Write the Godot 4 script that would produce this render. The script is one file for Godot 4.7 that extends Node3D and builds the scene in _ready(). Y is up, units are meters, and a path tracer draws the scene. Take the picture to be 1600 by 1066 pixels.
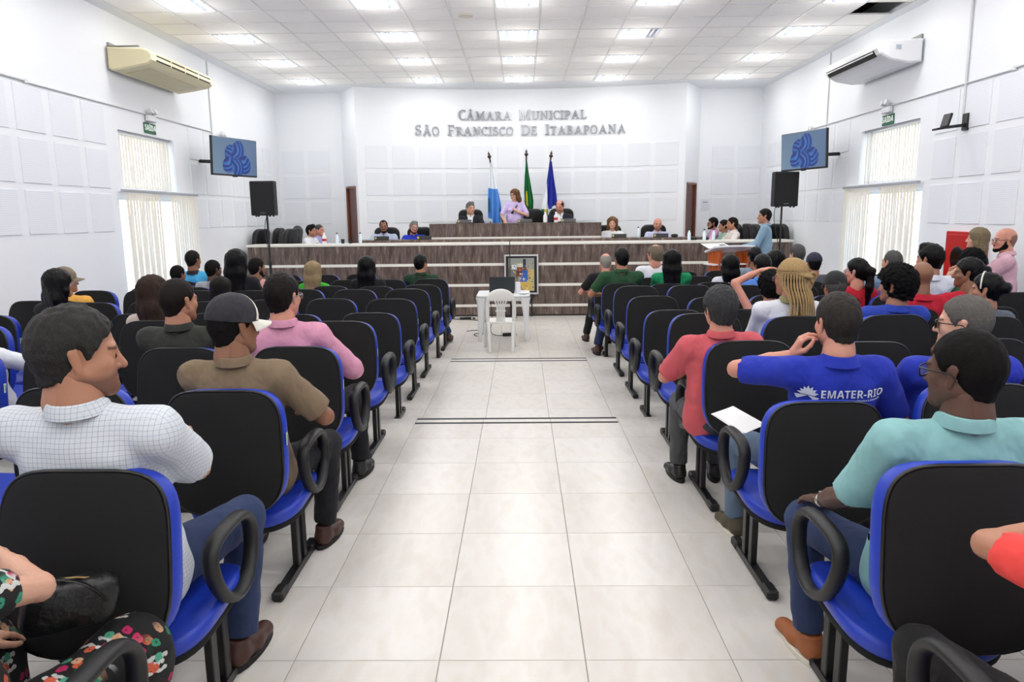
extends Node3D
# Council chamber seen from the back of the aisle. Units are metres, y is up, the platform lies towards -z.
const CAM_R := Vector3(0.999872, -0.010255, -0.012259)
const CAM_U := Vector3(0.007999, 0.98513, -0.171624)
const CAM_B := Vector3(0.013836, 0.171504, 0.985086)
const SKY_ENERGY := 4.4
const EXPOSURE := 1.40
const LAMP_ENERGY := 0.70

const CEIL := 4.58
const XL := -5.59
const XR := 5.49
const T2 := -0.08
const T3 := -0.16
const ZS1 := -6.29
const ZS2 := -9.49

var mats := {}
var texs := {}
var boxes := {}
var rng := RandomNumberGenerator.new()


func _ready() -> void:
	rng.seed = 7
	setup_camera_and_light()
	build_room()
	build_windows()
	build_ceiling()
	build_wall_fittings()
	build_dais()
	build_front_objects()
	build_chairs()
	build_people()


func setup_camera_and_light() -> void:
	var cam := Camera3D.new()
	cam.name = "camera"
	cam.transform = Transform3D(Basis(CAM_R, CAM_U, CAM_B), Vector3(0, 1.8, 0))
	cam.fov = 50.70
	cam.near = 0.05
	cam.far = 200.0
	add_child(cam)
	cam.current = true
	var we := WorldEnvironment.new()
	we.name = "world_environment"
	var e := Environment.new()
	e.background_mode = Environment.BG_SKY
	var sm := ProceduralSkyMaterial.new()
	sm.sky_top_color = Color(0.62, 0.76, 0.95)
	sm.sky_horizon_color = Color(0.93, 0.95, 0.98)
	sm.ground_horizon_color = Color(0.82, 0.82, 0.80)
	sm.ground_bottom_color = Color(0.62, 0.61, 0.58)
	var sky := Sky.new()
	sky.sky_material = sm
	e.sky = sky
	e.background_energy_multiplier = SKY_ENERGY
	e.tonemap_mode = Environment.TONE_MAPPER_LINEAR
	e.tonemap_exposure = EXPOSURE
	e.sdfgi_enabled = true
	e.ssao_enabled = true
	e.ssil_enabled = true
	we.environment = e
	add_child(we)


# ---------------------------------------------------------------- naming, materials and shapes
func tag(o: Node, label := "", category := "", group := "", kind := "") -> Node:
	if label: o.set_meta("label", label)
	if category: o.set_meta("category", category)
	if group: o.set_meta("group", group)
	if kind: o.set_meta("kind", kind)
	return o


func thing(called: String, label: String, category: String, at := Vector3.ZERO, yaw := 0.0, group := "") -> Node3D:
	var o := Node3D.new()
	o.name = called
	add_child(o, true)
	o.position = at
	o.rotation.y = yaw
	tag(o, label, category, group)
	return o


func mi(called: String, mesh: Mesh, m: Material, parent: Node = self, xf := Transform3D.IDENTITY) -> MeshInstance3D:
	var o := MeshInstance3D.new()
	o.name = called
	o.mesh = mesh
	if m: o.material_override = m
	o.transform = xf
	parent.add_child(o, true)
	return o


func at(p: Vector3, b := Basis.IDENTITY) -> Transform3D:
	return Transform3D(b, p)


func roty(a: float) -> Basis:
	return Basis(Vector3.UP, a)


# look: a dictionary of material properties laid over the base colour
func mat(key: String, c: Color, rough := 0.6, look := {}) -> StandardMaterial3D:
	if mats.has(key): return mats[key]
	var m := StandardMaterial3D.new()
	m.resource_name = key
	m.albedo_color = c
	m.roughness = rough
	for k in look: m.set(k, look[k])
	mats[key] = m
	return m


func noise_tex(key: String, seed_: int, freq: float, octaves := 4, normal := false, bump := 4.0, ramp: Gradient = null, size := 256) -> NoiseTexture2D:
	if texs.has(key): return texs[key]
	var n := FastNoiseLite.new()
	n.seed = seed_
	n.frequency = freq
	n.fractal_octaves = octaves
	var t := NoiseTexture2D.new()
	t.width = size
	t.height = size
	t.seamless = true
	t.noise = n
	t.as_normal_map = normal
	t.bump_strength = bump
	if ramp: t.color_ramp = ramp
	texs[key] = t
	return t


func ramp(stops: Array, cols: Array) -> Gradient:
	var g := Gradient.new()
	g.offsets = PackedFloat32Array(stops)
	g.colors = PackedColorArray(cols)
	return g


# woven cloth: fine grain and loose folds
func cloth(key: String, c: Color, rough := 0.92, fold := 0.95) -> StandardMaterial3D:
	if mats.has(key): return mats[key]
	var look := {"uv1_triplanar": true, "uv1_scale": Vector3(3.4, 2.2, 3.4), "normal_enabled": true, "normal_scale": fold,
		"normal_texture": noise_tex("folds", 31, 0.011, 3, true, 9.0), "rim_enabled": true, "rim": 0.15}
	return mat(key, c, rough, look)


func skin(key: String, c: Color) -> StandardMaterial3D:
	return mat(key, c, 0.5, {"vertex_color_use_as_albedo": true, "subsurf_scatter_enabled": true, "subsurf_scatter_strength": 0.06,
		"uv1_triplanar": true, "uv1_scale": Vector3(9, 9, 9), "normal_enabled": true, "normal_scale": 0.25, "normal_texture": noise_tex("pores", 5, 0.09, 3, true, 5.0)})


func hairmat(key: String, c: Color, strand := 1.0, gloss := 0.6) -> StandardMaterial3D:
	return mat(key, c, gloss, {"metallic_specular": 0.28, "uv1_triplanar": true, "uv1_scale": Vector3(34, 5.0, 34), "normal_enabled": true, "normal_scale": strand * 0.45, "normal_texture": noise_tex("strands", 77, 0.05, 3, true, 10.0),
		"detail_enabled": true, "detail_blend_mode": BaseMaterial3D.BLEND_MODE_MUL, "detail_albedo": noise_tex("strand_tone", 78, 0.04, 3, false, 1.0, ramp([0.25, 0.75], [Color(0.72, 0.72, 0.72), Color(1, 1, 1)]))})


func box_mesh(size: Vector3, bevel := 0.0) -> ArrayMesh:
	var key := "%s_%.4f" % [size, bevel]
	if boxes.has(key): return boxes[key]
	var st := SurfaceTool.new()
	st.begin(Mesh.PRIMITIVE_TRIANGLES)
	add_box(st, Vector3.ZERO, size, bevel)
	boxes[key] = st.commit()
	return boxes[key]


func quad(st: SurfaceTool, a: Vector3, b: Vector3, c: Vector3, d: Vector3, n: Vector3) -> void:
	# corners in order round the face; turned so that the front looks along n
	if (b - a).cross(c - a).dot(n) > 0.0:
		var t := b
		b = d
		d = t
	st.set_normal(n)
	for p in [a, b, c, a, c, d]: st.add_vertex(p)


func tri(st: SurfaceTool, a: Vector3, b: Vector3, c: Vector3, n: Vector3) -> void:
	if (b - a).cross(c - a).dot(n) > 0.0:
		var t := b
		b = c
		c = t
	st.set_normal(n)
	for p in [a, b, c]: st.add_vertex(p)


func add_box(st: SurfaceTool, c: Vector3, size: Vector3, bevel := 0.0, b := Basis.IDENTITY) -> void:
	var h := size * 0.5
	var v := minf(bevel, minf(h.x, minf(h.y, h.z)) * 0.49)
	for ax in 3:
		var u := (ax + 1) % 3
		var w := (ax + 2) % 3
		for s in [-1.0, 1.0]:
			var p := []
			for q in [[-1, -1], [1, -1], [1, 1], [-1, 1]]:
				var k := Vector3.ZERO
				k[ax] = s * h[ax]
				k[u] = q[0] * (h[u] - v)
				k[w] = q[1] * (h[w] - v)
				p.append(c + b * k)
			var n := Vector3.ZERO
			n[ax] = s
			quad(st, p[0], p[1], p[2], p[3], b * n)
	if v <= 0.0: return
	for ax in 3:
		var u := (ax + 1) % 3
		var w := (ax + 2) % 3
		for s in [-1.0, 1.0]:
			for t in [-1.0, 1.0]:
				var e := []
				for q in [[-1, 0], [1, 0], [1, 1], [-1, 1]]:
					var k := Vector3.ZERO
					k[ax] = q[0] * (h[ax] - v)
					k[u] = s * (h[u] - (v if q[1] else 0.0))
					k[w] = t * (h[w] - (0.0 if q[1] else v))
					e.append(c + b * k)
				var n := Vector3.ZERO
				n[u] = s
				n[w] = t
				quad(st, e[0], e[1], e[2], e[3], b * n.normalized())
	for i in 8:
		var s := Vector3(-1 if i & 1 else 1, -1 if i & 2 else 1, -1 if i & 4 else 1)
		tri(st, c + b * (s * (h - Vector3(0, v, v))), c + b * (s * (h - Vector3(v, 0, v))), c + b * (s * (h - Vector3(v, v, 0))), b * s.normalized())


func start() -> SurfaceTool:
	var st := SurfaceTool.new()
	st.begin(Mesh.PRIMITIVE_TRIANGLES)
	return st


# a grid of points (rows of equal length) as a smooth surface
func grid_mesh(rows: Array, closed_u := false, closed_v := false, st: SurfaceTool = null, flip := false) -> ArrayMesh:
	var nv := rows.size()
	var nu: int = rows[0].size()
	var own := st == null
	if own: st = start()
	var nrm := []
	for j in nv:
		var r := []
		for i in nu:
			var i0 := (i - 1 + nu) % nu if closed_u else maxi(i - 1, 0)
			var i1 := (i + 1) % nu if closed_u else mini(i + 1, nu - 1)
			var j0 := (j - 1 + nv) % nv if closed_v else maxi(j - 1, 0)
			var j1 := (j + 1) % nv if closed_v else mini(j + 1, nv - 1)
			var du: Vector3 = rows[j][i1] - rows[j][i0]
			if du.length_squared() < 1e-12: du = rows[j1][i1] - rows[j1][i0] if j == 0 else rows[j0][i1] - rows[j0][i0]
			var dv: Vector3 = rows[j1][i] - rows[j0][i]
			var n := du.cross(dv)
			if n.length_squared() < 1e-16: n = Vector3.UP
			r.append(n.normalized() * (-1.0 if flip else 1.0))
		nrm.append(r)
	for j in (nv if closed_v else nv - 1):
		var j1 := (j + 1) % nv
		for i in (nu if closed_u else nu - 1):
			var i1 := (i + 1) % nu
			var o := [[j, i], [j, i1], [j1, i1], [j, i], [j1, i1], [j1, i]]
			if not flip: o = [[j, i], [j1, i1], [j, i1], [j, i], [j1, i], [j1, i1]]
			for q in o:
				st.set_normal(nrm[q[0]][q[1]])
				st.set_uv(Vector2(float(q[1]) / (nu - 1), float(q[0]) / (nv - 1)))
				st.add_vertex(rows[q[0]][q[1]])
	return st.commit() if own else null


# profile of (radius, height) turned about y
func lathe(profile: Array, seg := 20, st: SurfaceTool = null) -> ArrayMesh:
	var rows := []
	for p in profile:
		var r := []
		for i in seg:
			var a := TAU * i / seg
			r.append(Vector3(cos(a) * p.x, p.y, sin(a) * p.x))
		rows.append(r)
	return grid_mesh(rows, true, false, st, true)


# round or oval tube along points; radii gives one Vector2 (sideways, upwards) for each point or one for all
func tube(pts: Array, radii, seg := 8, closed := false, up := Vector3.UP, st: SurfaceTool = null) -> ArrayMesh:
	var rows := []
	var n := pts.size()
	for i in n:
		var a: Vector3 = pts[(i - 1 + n) % n] if closed or i > 0 else pts[0]
		var b: Vector3 = pts[(i + 1) % n] if closed or i < n - 1 else pts[n - 1]
		var t := (b - a).normalized()
		var s := t.cross(up)
		if s.length() < 0.01: s = t.cross(Vector3.RIGHT)
		s = s.normalized()
		var u := s.cross(t)
		var rr = radii[i] if radii is Array else radii
		if rr is float: rr = Vector2(rr, rr)
		var r := []
		for k in seg:
			var an := TAU * k / seg
			r.append(pts[i] + s * cos(an) * rr.x + u * sin(an) * rr.y)
		rows.append(r)
	if not closed:
		var first := []
		var last := []
		for k in seg:
			first.append(pts[0])
			last.append(pts[n - 1])
		rows.push_front(first)
		rows.push_back(last)
	return grid_mesh(rows, true, closed, st, false)


func spline(pts: Array, steps: int, closed := false) -> Array:
	var out := []
	var n := pts.size()
	for i in (n if closed else n - 1):
		var p0: Vector3 = pts[(i - 1 + n) % n] if closed else pts[maxi(i - 1, 0)]
		var p1: Vector3 = pts[i]
		var p2: Vector3 = pts[(i + 1) % n]
		var p3: Vector3 = pts[(i + 2) % n] if closed else pts[mini(i + 2, n - 1)]
		for k in steps:
			out.append(p1.cubic_interpolate(p2, p0, p3, float(k) / steps))
	if not closed: out.append(pts[n - 1])
	return out


# flat outline (x, y) given depth along z, front and back closed, rim chamfered
func slab(outline: PackedVector2Array, depth: float, bevel := 0.0, st: SurfaceTool = null) -> ArrayMesh:
	var own := st == null
	if own: st = start()
	var pts := outline
	if Geometry2D.is_polygon_clockwise(pts): pts.reverse()
	var inner := pts
	if bevel > 0.0:
		var off := Geometry2D.offset_polygon(pts, -bevel)
		if off.size() == 1 and off[0].size() == pts.size():
			inner = off[0]
			# line the inset outline up with the outer one
			var best := 0
			for i in inner.size():
				if inner[i].distance_squared_to(pts[0]) < inner[best].distance_squared_to(pts[0]): best = i
			var turned := PackedVector2Array()
			for i in inner.size(): turned.append(inner[(best + i) % inner.size()])
			inner = turned
		else:
			bevel = 0.0
	var idx := Geometry2D.triangulate_polygon(inner)
	var h := depth * 0.5
	for side in [1.0, -1.0]:
		for i in range(0, idx.size(), 3):
			var q := []
			for k in 3: q.append(Vector3(inner[idx[i + k]].x, inner[idx[i + k]].y, side * h))
			tri(st, q[0], q[1], q[2], Vector3(0, 0, side))
	var n := pts.size()
	for i in n:
		var j := (i + 1) % n
		var e := pts[j] - pts[i]
		var nn := Vector3(e.y, -e.x, 0).normalized()
		quad(st, Vector3(pts[i].x, pts[i].y, -h + bevel), Vector3(pts[j].x, pts[j].y, -h + bevel), Vector3(pts[j].x, pts[j].y, h - bevel), Vector3(pts[i].x, pts[i].y, h - bevel), nn)
		if bevel > 0.0:
			for side in [1.0, -1.0]:
				quad(st, Vector3(pts[i].x, pts[i].y, side * (h - bevel)), Vector3(pts[j].x, pts[j].y, side * (h - bevel)), Vector3(inner[j].x, inner[j].y, side * h), Vector3(inner[i].x, inner[i].y, side * h), (nn + Vector3(0, 0, side)).normalized())
	return st.commit() if own else null


func rounded(w: float, h: float, r: float, seg := 5, tl := -1.0) -> PackedVector2Array:
	var out := PackedVector2Array()
	for q in [[1, 1, 0.0], [-1, 1, 0.5], [-1, -1, 1.0], [1, -1, 1.5]]:
		for k in seg + 1:
			var a: float = PI * (q[2] + 0.5 * k / seg)
			out.append(Vector2(q[0] * (w * 0.5 - r) + cos(a) * r, q[1] * (h * 0.5 - r) + sin(a) * r))
	return out


func words(text: String, size: float, depth: float, bold := false, serif := true) -> TextMesh:
	var key := "text_%s_%.4f_%.4f" % [text, size, depth]
	if texs.has(key): return texs[key]
	var t := TextMesh.new()
	var f := SystemFont.new()
	f.font_names = PackedStringArray(["Droid Serif" if serif else "Droid Sans"])
	if bold: f.font_weight = 700
	t.font = f
	t.text = text
	t.font_size = 48
	t.pixel_size = size / 48.0
	t.depth = depth
	t.curve_step = 1.0
	texs[key] = t
	return t


# ---------------------------------------------------------------- room
const WALL_BOTTOM := -0.6
const WALL_TOP := 4.95
const REAR := 3.6

func wall_white() -> StandardMaterial3D:
	return mat("wall_paint", Color(0.918, 0.93, 0.945), 0.75, {"uv1_triplanar": true, "uv1_scale": Vector3(1.5, 1.5, 1.5), "normal_enabled": true, "normal_scale": 0.06, "normal_texture": noise_tex("plaster", 3, 0.03, 4, true, 3.0)})


func struct(called: String, mesh: Mesh, m: Material, label := "", xf := Transform3D.IDENTITY) -> MeshInstance3D:
	var o := mi(called, mesh, m, self, xf)
	tag(o, label, "", "", "structure")
	return o


# wall across x between two depths, with openings [z_far, z_near, y_low, y_high]
func side_wall(x: float, outward: float, openings: Array) -> ArrayMesh:
	var st := start()
	var th := 0.3
	var zs := [-17.3, REAR]
	for o in openings:
		for z in [o[0], o[1]]:
			if not zs.has(z): zs.append(z)
	zs.sort()
	for i in zs.size() - 1:
		var mid: float = (zs[i] + zs[i + 1]) * 0.5
		var cuts := []
		for o in openings:
			if mid > o[0] and mid < o[1]: cuts.append(o)
		cuts.sort_custom(func(a, b): return a[2] < b[2])
		var y := WALL_BOTTOM
		for c in cuts + [[0, 0, WALL_TOP, WALL_TOP]]:
			if c[2] > y: add_box(st, Vector3(x + outward * th * 0.5, (y + c[2]) * 0.5, mid), Vector3(th, c[2] - y, zs[i + 1] - zs[i]))
			y = c[3]
	return st.commit()


func perforated() -> StandardMaterial3D:
	if mats.has("perforated_board"): return mats["perforated_board"]
	var im := Image.create(128, 128, false, Image.FORMAT_RGB8)
	im.fill(Color(0.928, 0.936, 0.947))
	for j in 16:
		for i in 16:
			# rows of small round holes drilled through the board
			for dy in 3:
				for dx in 3:
					im.set_pixel(i * 8 + 2 + dx, j * 8 + 2 + dy, Color(0.80, 0.815, 0.835) if (dx == 1 or dy == 1) else Color(0.87, 0.88, 0.895))
	var t := ImageTexture.create_from_image(im)
	return mat("perforated_board", Color(0.985, 0.99, 1.0), 0.8, {"albedo_texture": t, "uv1_triplanar": true, "uv1_scale": Vector3(2.6, 2.6, 2.6)})


func build_room() -> void:
	var white := wall_white()
	var grout := mat("grout", Color(0.60, 0.58, 0.55), 0.9)
	# floor in three low steps
	var st := start()
	add_box(st, Vector3(-0.05, -0.304, (REAR + ZS1) * 0.5), Vector3(11.6, 0.6, REAR - ZS1))
	add_box(st, Vector3(-0.05, T2 - 0.304, (ZS1 + ZS2) * 0.5), Vector3(11.6, 0.6, ZS1 - ZS2))
	add_box(st, Vector3(-0.05, T3 - 0.304, (ZS2 - 17.3) * 0.5), Vector3(11.6, 0.6, ZS2 + 17.3))
	var fl := struct("floor", st.commit(), grout, "cream porcelain tiled floor of the chamber falling in two low steps to the front")
	var tones := []
	for k in 5:
		var c := Color(0.825, 0.81, 0.785).lerp(Color(0.845, 0.832, 0.81), k / 4.0)
		tones.append(mat("porcelain_%d" % k, c, 0.26, {"uv1_triplanar": true, "uv1_world_triplanar": true, "uv1_scale": Vector3(0.9, 0.9, 0.35), "uv1_offset": Vector3(0.13 * k, 0, 0.21 * k),
			"albedo_texture": noise_tex("stone_cloud", 12, 0.012, 5, false, 1.0, ramp([0.2, 0.5, 0.8], [Color(0.975, 0.968, 0.955), Color(1, 1, 1), Color(0.985, 0.98, 0.97)]), 512), "metallic_specular": 0.5}))
	var rest := start()
	var rest_any := false
	var zrows := []
	for n in range(-6, 29):
		var z1 := -0.29 - 0.6 * n
		zrows.append([z1, z1 - 0.6])
	for row in zrows:
		for part in [[9.0, ZS1, 0.0], [ZS1, ZS2, T2], [ZS2, -99.0, T3]]:
			var a: float = minf(row[0], part[0])
			var b: float = maxf(row[1], part[1])
			if a - b < 0.02: continue
			for m in range(-10, 10):
				var x0 := maxf(0.25 + 0.6 * m, XL)
				var x1 := minf(0.25 + 0.6 * (m + 1), XR)
				if x1 - x0 < 0.02: continue
				var c := Vector3((x0 + x1) * 0.5, part[2] - 0.006, (a + b) * 0.5)
				var size := Vector3(x1 - x0 - 0.004, 0.012, a - b - 0.004)
				if c.z < -0.9 and c.z > -14.3 and absf(c.x + 0.05) < 3.1:
					mi("floor_tile", box_mesh(size.snappedf(0.001), 0.0015), tones[rng.randi() % 5], fl, at(c))
				else:
					add_box(rest, c, size, 0.0)
					rest_any = true
	var rs := mi("outer_floor_tiles", rest.commit(), tones[2], fl)
	tag(rs, "", "", "", "stuff")
	# anti-slip strips stuck on the two step edges
	var grip := mat("grip_tape", Color(0.19, 0.20, 0.22), 0.9)
	for e in [[-6.13, 0.0, -0.95, "rear"], [-6.265, 0.0, -0.95, "rear"], [-9.26, T2, -0.94, "front"], [-9.42, T2, -0.94, "front"]]:
		var s := mi("grip_strip", box_mesh(Vector3(1.79, 0.004, 0.032), 0.001), grip, self, at(Vector3(e[2] + 0.895, e[1] + 0.002, e[0])))
		var which: String = "on the rear aisle step" if e[3] == "rear" else "on the aisle step behind the plastic chair"
		tag(s, "dark anti slip strip, %s line %s" % ["nearer" if e[0] == -6.13 or e[0] == -9.26 else "farther", which], "floor strip", "anti slip strips in the aisle")
	# side walls with a door sized opening and a high window each
	var wl := struct("wall_left", side_wall(XL, -1, [[-12.42, -10.14, T3, 2.12], [-11.9, -10.28, 2.24, 3.04]]), white, "white left side wall with perforated acoustic squares")
	var wr := struct("wall_right", side_wall(XR, 1, [[-12.38, -10.12, T3, 2.12], [-12.05, -10.32, 2.24, 3.07]]), white, "white right side wall with perforated acoustic squares")
	st = start()
	add_box(st, Vector3(-0.05, 2.2, REAR + 0.15), Vector3(11.7, 5.6, 0.3))
	struct("wall_rear", st.commit(), white, "plain white wall behind the audience")
	st = start()
	add_box(st, Vector3(-0.05, 5.05, -6.9), Vector3(11.7, 0.2, 21.4))
	struct("roof_slab", st.commit(), mat("slab", Color(0.28, 0.28, 0.28), 0.9), "dark slab above the hung ceiling")
	# curved front wall, its two end returns and the recessed side bays
	var arc := []
	for i in 25:
		var t := -1.0 + 2.0 * i / 24.0
		arc.append(Vector3(3.59 * t, 0, -16.2 - 0.6 * (1.0 - t * t)))
	var rows := []
	for y in [WALL_BOTTOM, WALL_TOP]:
		var r := []
		for p in arc: r.append(Vector3(p.x, y, p.z))
		rows.append(r)
	var rows_b := []
	for y in [WALL_BOTTOM, WALL_TOP]:
		var r := []
		for p in arc: r.append(Vector3(p.x, y, p.z - 0.25))
		rows_b.append(r)
	st = start()
	grid_mesh(rows, false, false, st, false)
	grid_mesh(rows_b, false, false, st, true)
	var wf := struct("wall_front", st.commit(), white, "curved white front wall with three rows of perforated squares")
	for s in [-1.0, 1.0]:
		var side := "left" if s < 0 else "right"
		var xo: float = XL if s < 0 else XR
		st = start()
		var a := Vector3(3.59 * s, 0, -16.2)
		var b := Vector3(4.09 * s, 0, -17.0)
		var d := (b - a).normalized()
		var nrm: Vector3 = Vector3(d.z, 0, -d.x) * s  # faces away from the room centre line, toward the bay
		if nrm.x * s < 0.0: nrm = -nrm
		var bs := Basis(d, Vector3.UP, d.cross(Vector3.UP))
		# return with a door opening 0.12 .. 0.80 along it
		for q in [[0.0, 0.14, WALL_BOTTOM, WALL_TOP], [0.80, 0.94, WALL_BOTTOM, WALL_TOP], [0.14, 0.80, 2.5, WALL_TOP], [0.14, 0.80, WALL_BOTTOM, 0.14]]:
			add_box(st, a + d * ((q[0] + q[1]) * 0.5) + Vector3.UP * ((q[2] + q[3]) * 0.5) - nrm * 0.06, Vector3(q[1] - q[0], q[3] - q[2], 0.12), 0.0, bs)
		struct("wall_return_" + side, st.commit(), white, "short white return wall holding a dark wooden door at the %s of the dais" % side)
		var dw := struct("door_1" if s < 0 else "door_2", box_mesh(Vector3(0.60, 2.30, 0.04), 0.006), mat("door_wood", Color(0.36, 0.13, 0.055), 0.35, {"uv1_triplanar": true, "uv1_scale": Vector3(6, 0.5, 6), "albedo_texture": noise_tex("door_grain", 41, 0.03, 4, false, 1.0, ramp([0.2, 0.8], [Color(0.72, 0.62, 0.55), Color(1, 1, 1)]))}), "dark reddish wooden door at the %s end of the dais" % side, at(a + d * 0.47 + Vector3.UP * 1.29 - nrm * 0.05, bs))
		st = start()
		add_box(st, Vector3(-0.315, 0, 0), Vector3(0.03, 2.36, 0.13), 0.004)
		add_box(st, Vector3(0.315, 0, 0), Vector3(0.03, 2.36, 0.13), 0.004)
		add_box(st, Vector3(0, 1.175, 0), Vector3(0.66, 0.035, 0.13), 0.004)
		mi("door_frame", st.commit(), mat("door_wood_light", Color(0.50, 0.30, 0.20), 0.5), dw)
		st = start()
		tube([Vector3(0.24, -0.05, 0.02), Vector3(0.24, -0.05, 0.06), Vector3(0.15, -0.05, 0.065)], 0.01, 8, false, Vector3.UP, st)
		tube([Vector3(0.24, -0.05, -0.02), Vector3(0.24, -0.05, -0.06), Vector3(0.15, -0.05, -0.065)], 0.01, 8, false, Vector3.UP, st)
		mi("handle", st.commit(), mat("steel", Color(0.72, 0.72, 0.74), 0.25, {"metallic": 0.9}), dw)
		st = start()
		add_box(st, Vector3((4.0 * s + xo) * 0.5 + 0.0, (WALL_BOTTOM + WALL_TOP) * 0.5, -17.1), Vector3(absf(xo - 4.0 * s) + 0.3, WALL_TOP - WALL_BOTTOM, 0.2))
		var bay := struct("wall_bay_" + side, st.commit(), white, "white recessed bay wall at the %s of the dais" % side)
		for col in 2:
			for row in 3:
				acoustic(bay, Vector3((-5.245 if s < 0 else 4.63) + 0.6 * col, [3.07, 2.49, 1.91][row], -16.997), Basis.IDENTITY)
	# perforated squares
	var across := Basis(Vector3(0, 0, -1), Vector3.UP, Vector3(1, 0, 0))
	var across_r := Basis(Vector3(0, 0, 1), Vector3.UP, Vector3(-1, 0, 0))
	for row in 3:
		var y: float = [3.055, 2.475, 1.895][row]
		for k in 9:
			acoustic(wl, Vector3(XL + 0.003, y, -9.71 + 0.625 * k), across)
			acoustic(wr, Vector3(XR - 0.003, y, -9.68 + 0.625 * k), across_r)
		for k in 7:
			acoustic(wl, Vector3(XL + 0.003, y, -12.69 - 0.59 * k), across)
			acoustic(wr, Vector3(XR - 0.003, y, -12.72 - 0.59 * k), across_r)
		for k in 12:
			var x := -3.18 + 0.581 * k
			var t := x / 3.59
			var tangent := Vector3(3.59, 0, 1.2 * t).normalized()
			acoustic(wf, Vector3(x, [3.115, 2.53, 1.92][row], -16.2 - 0.6 * (1.0 - t * t) + 0.006), Basis(tangent, Vector3.UP, tangent.cross(Vector3.UP)))


func acoustic(wall: Node, p: Vector3, b: Basis) -> void:
	mi("acoustic_panel", box_mesh(Vector3(0.495, 0.5, 0.012), 0.002), perforated(), wall, at(p, b))


# ---------------------------------------------------------------- windows and blinds
func build_windows() -> void:
	var alu := mat("white_aluminium", Color(0.88, 0.89, 0.90), 0.4)
	var glass := mat("window_glass", Color(0.95, 0.98, 1.0, 0.08), 0.03, {"transparency": BaseMaterial3D.TRANSPARENCY_ALPHA})
	var slat_m := mat("blind_fabric", Color(0.92, 0.895, 0.835), 0.9, {"backlight_enabled": true, "backlight": Color(0.46, 0.445, 0.41), "cull_mode": BaseMaterial3D.CULL_DISABLED})
	var n := 0
	for w in [[XL, -1.0, -11.9, -10.28, 2.24, 3.04, 1, 0.0], [XL, -1.0, -12.42, -10.14, T3, 2.12, 2, 0.0], [XR, 1.0, -12.05, -10.32, 2.24, 3.07, 1, 0.0], [XR, 1.0, -12.38, -10.12, T3, 2.12, 2, 0.0]]:
		n += 1
		var side := "left" if w[1] < 0 else "right"
		var high: bool = w[4] > 1.0
		var len_: float = w[3] - w[2]
		var hgt: float = w[5] - w[4]
		var mid := Vector3(w[0] + w[1] * 0.2, (w[4] + w[5]) * 0.5, (w[2] + w[3]) * 0.5)
		var st := start()
		for s in [-1, 1]:
			add_box(st, Vector3(0, s * (hgt * 0.5 - 0.02), 0), Vector3(0.06, 0.04, len_), 0.004)
			add_box(st, Vector3(0, 0, s * (len_ * 0.5 - 0.02)), Vector3(0.06, hgt, 0.04), 0.004)
		for k in range(1, int(w[6])):
			add_box(st, Vector3(0, 0, -len_ * 0.5 + len_ * k / w[6]), Vector3(0.06, hgt, 0.045), 0.004)
		var wn := struct("window_%d" % n, st.commit(), alu, "%s on the %s wall behind vertical blinds" % ["high aluminium window" if high else "tall glazed balcony opening", side], at(mid))
		for k in int(w[6]):
			mi("pane", box_mesh(Vector3(0.006, hgt - 0.06, len_ / w[6] - 0.04).snappedf(0.001)), glass, wn, at(Vector3(0, 0, -len_ * 0.5 + len_ * (k + 0.5) / w[6])))
		# blinds: headrail and hanging slats
		var bx: float = w[0] + w[1] * 0.06 if high else w[0] - w[1] * 0.07
		var top: float = w[5] - 0.01 if high else 2.2
		var drop: float = hgt - 0.05 if high else 2.24
		var z0: float = w[2] + (0.03 if high else -0.03)
		var z1: float = w[3] - (0.03 if high else -0.03)
		var bl := thing("vertical_blind", "%s beige vertical blind %s on the %s wall" % [("short" if high else "long"), ("in the high window" if high else "hanging to the floor below the high window"), side], "blind", Vector3(bx, top, (z0 + z1) * 0.5))
		mi("headrail", box_mesh(Vector3(0.05, 0.04, z1 - z0).snappedf(0.001), 0.006), mat("rail_metal", Color(0.70, 0.71, 0.73), 0.35, {"metallic": 0.4}), bl)
		var pitch := 0.083
		var count := int((z1 - z0 - 0.06) / pitch)
		var shape := slat_mesh(drop)
		for k in count:
			var z := -(z1 - z0) * 0.5 + 0.06 + pitch * k
			var f := float(k) / count
			if not high and f > 0.40 and f < 0.53: continue   # drawn apart in the middle
			var a := 0.10 + 0.06 * sin(k * 1.7) if w[1] < 0 else -0.10 + 0.06 * sin(k * 2.3)
			if high and w[1] > 0: a -= 0.10
			mi("slat", shape, slat_m, bl, at(Vector3(0, -0.03, z), roty(a) * Basis(Vector3.FORWARD, 0.006 * sin(k * 3.1))))
	var ob := struct("balcony_floor", box_mesh(Vector3(3.0, 0.2, 8.0)), mat("balcony_concrete", Color(0.62, 0.61, 0.58), 0.9), "pale balcony floor outside the left windows", at(Vector3(XL - 1.8, T3 - 0.14, -11.2)))
	struct("balcony_floor", box_mesh(Vector3(3.0, 0.2, 8.0)), mats["balcony_concrete"], "pale balcony floor outside the right windows", at(Vector3(XR + 1.8, T3 - 0.14, -11.2)))


func slat_mesh(drop: float) -> ArrayMesh:
	var rows := []
	for j in 5:
		var r := []
		for i in 5:
			var t := -1.0 + 0.5 * i
			r.append(Vector3(0.006 * (1.0 - t * t), -drop * j / 4.0, 0.0445 * t))
		rows.append(r)
	var st := start()
	grid_mesh(rows, false, false, st, false)
	add_box(st, Vector3(0.003, -drop + 0.015, 0), Vector3(0.006, 0.03, 0.08), 0.002)
	return st.commit()


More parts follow.
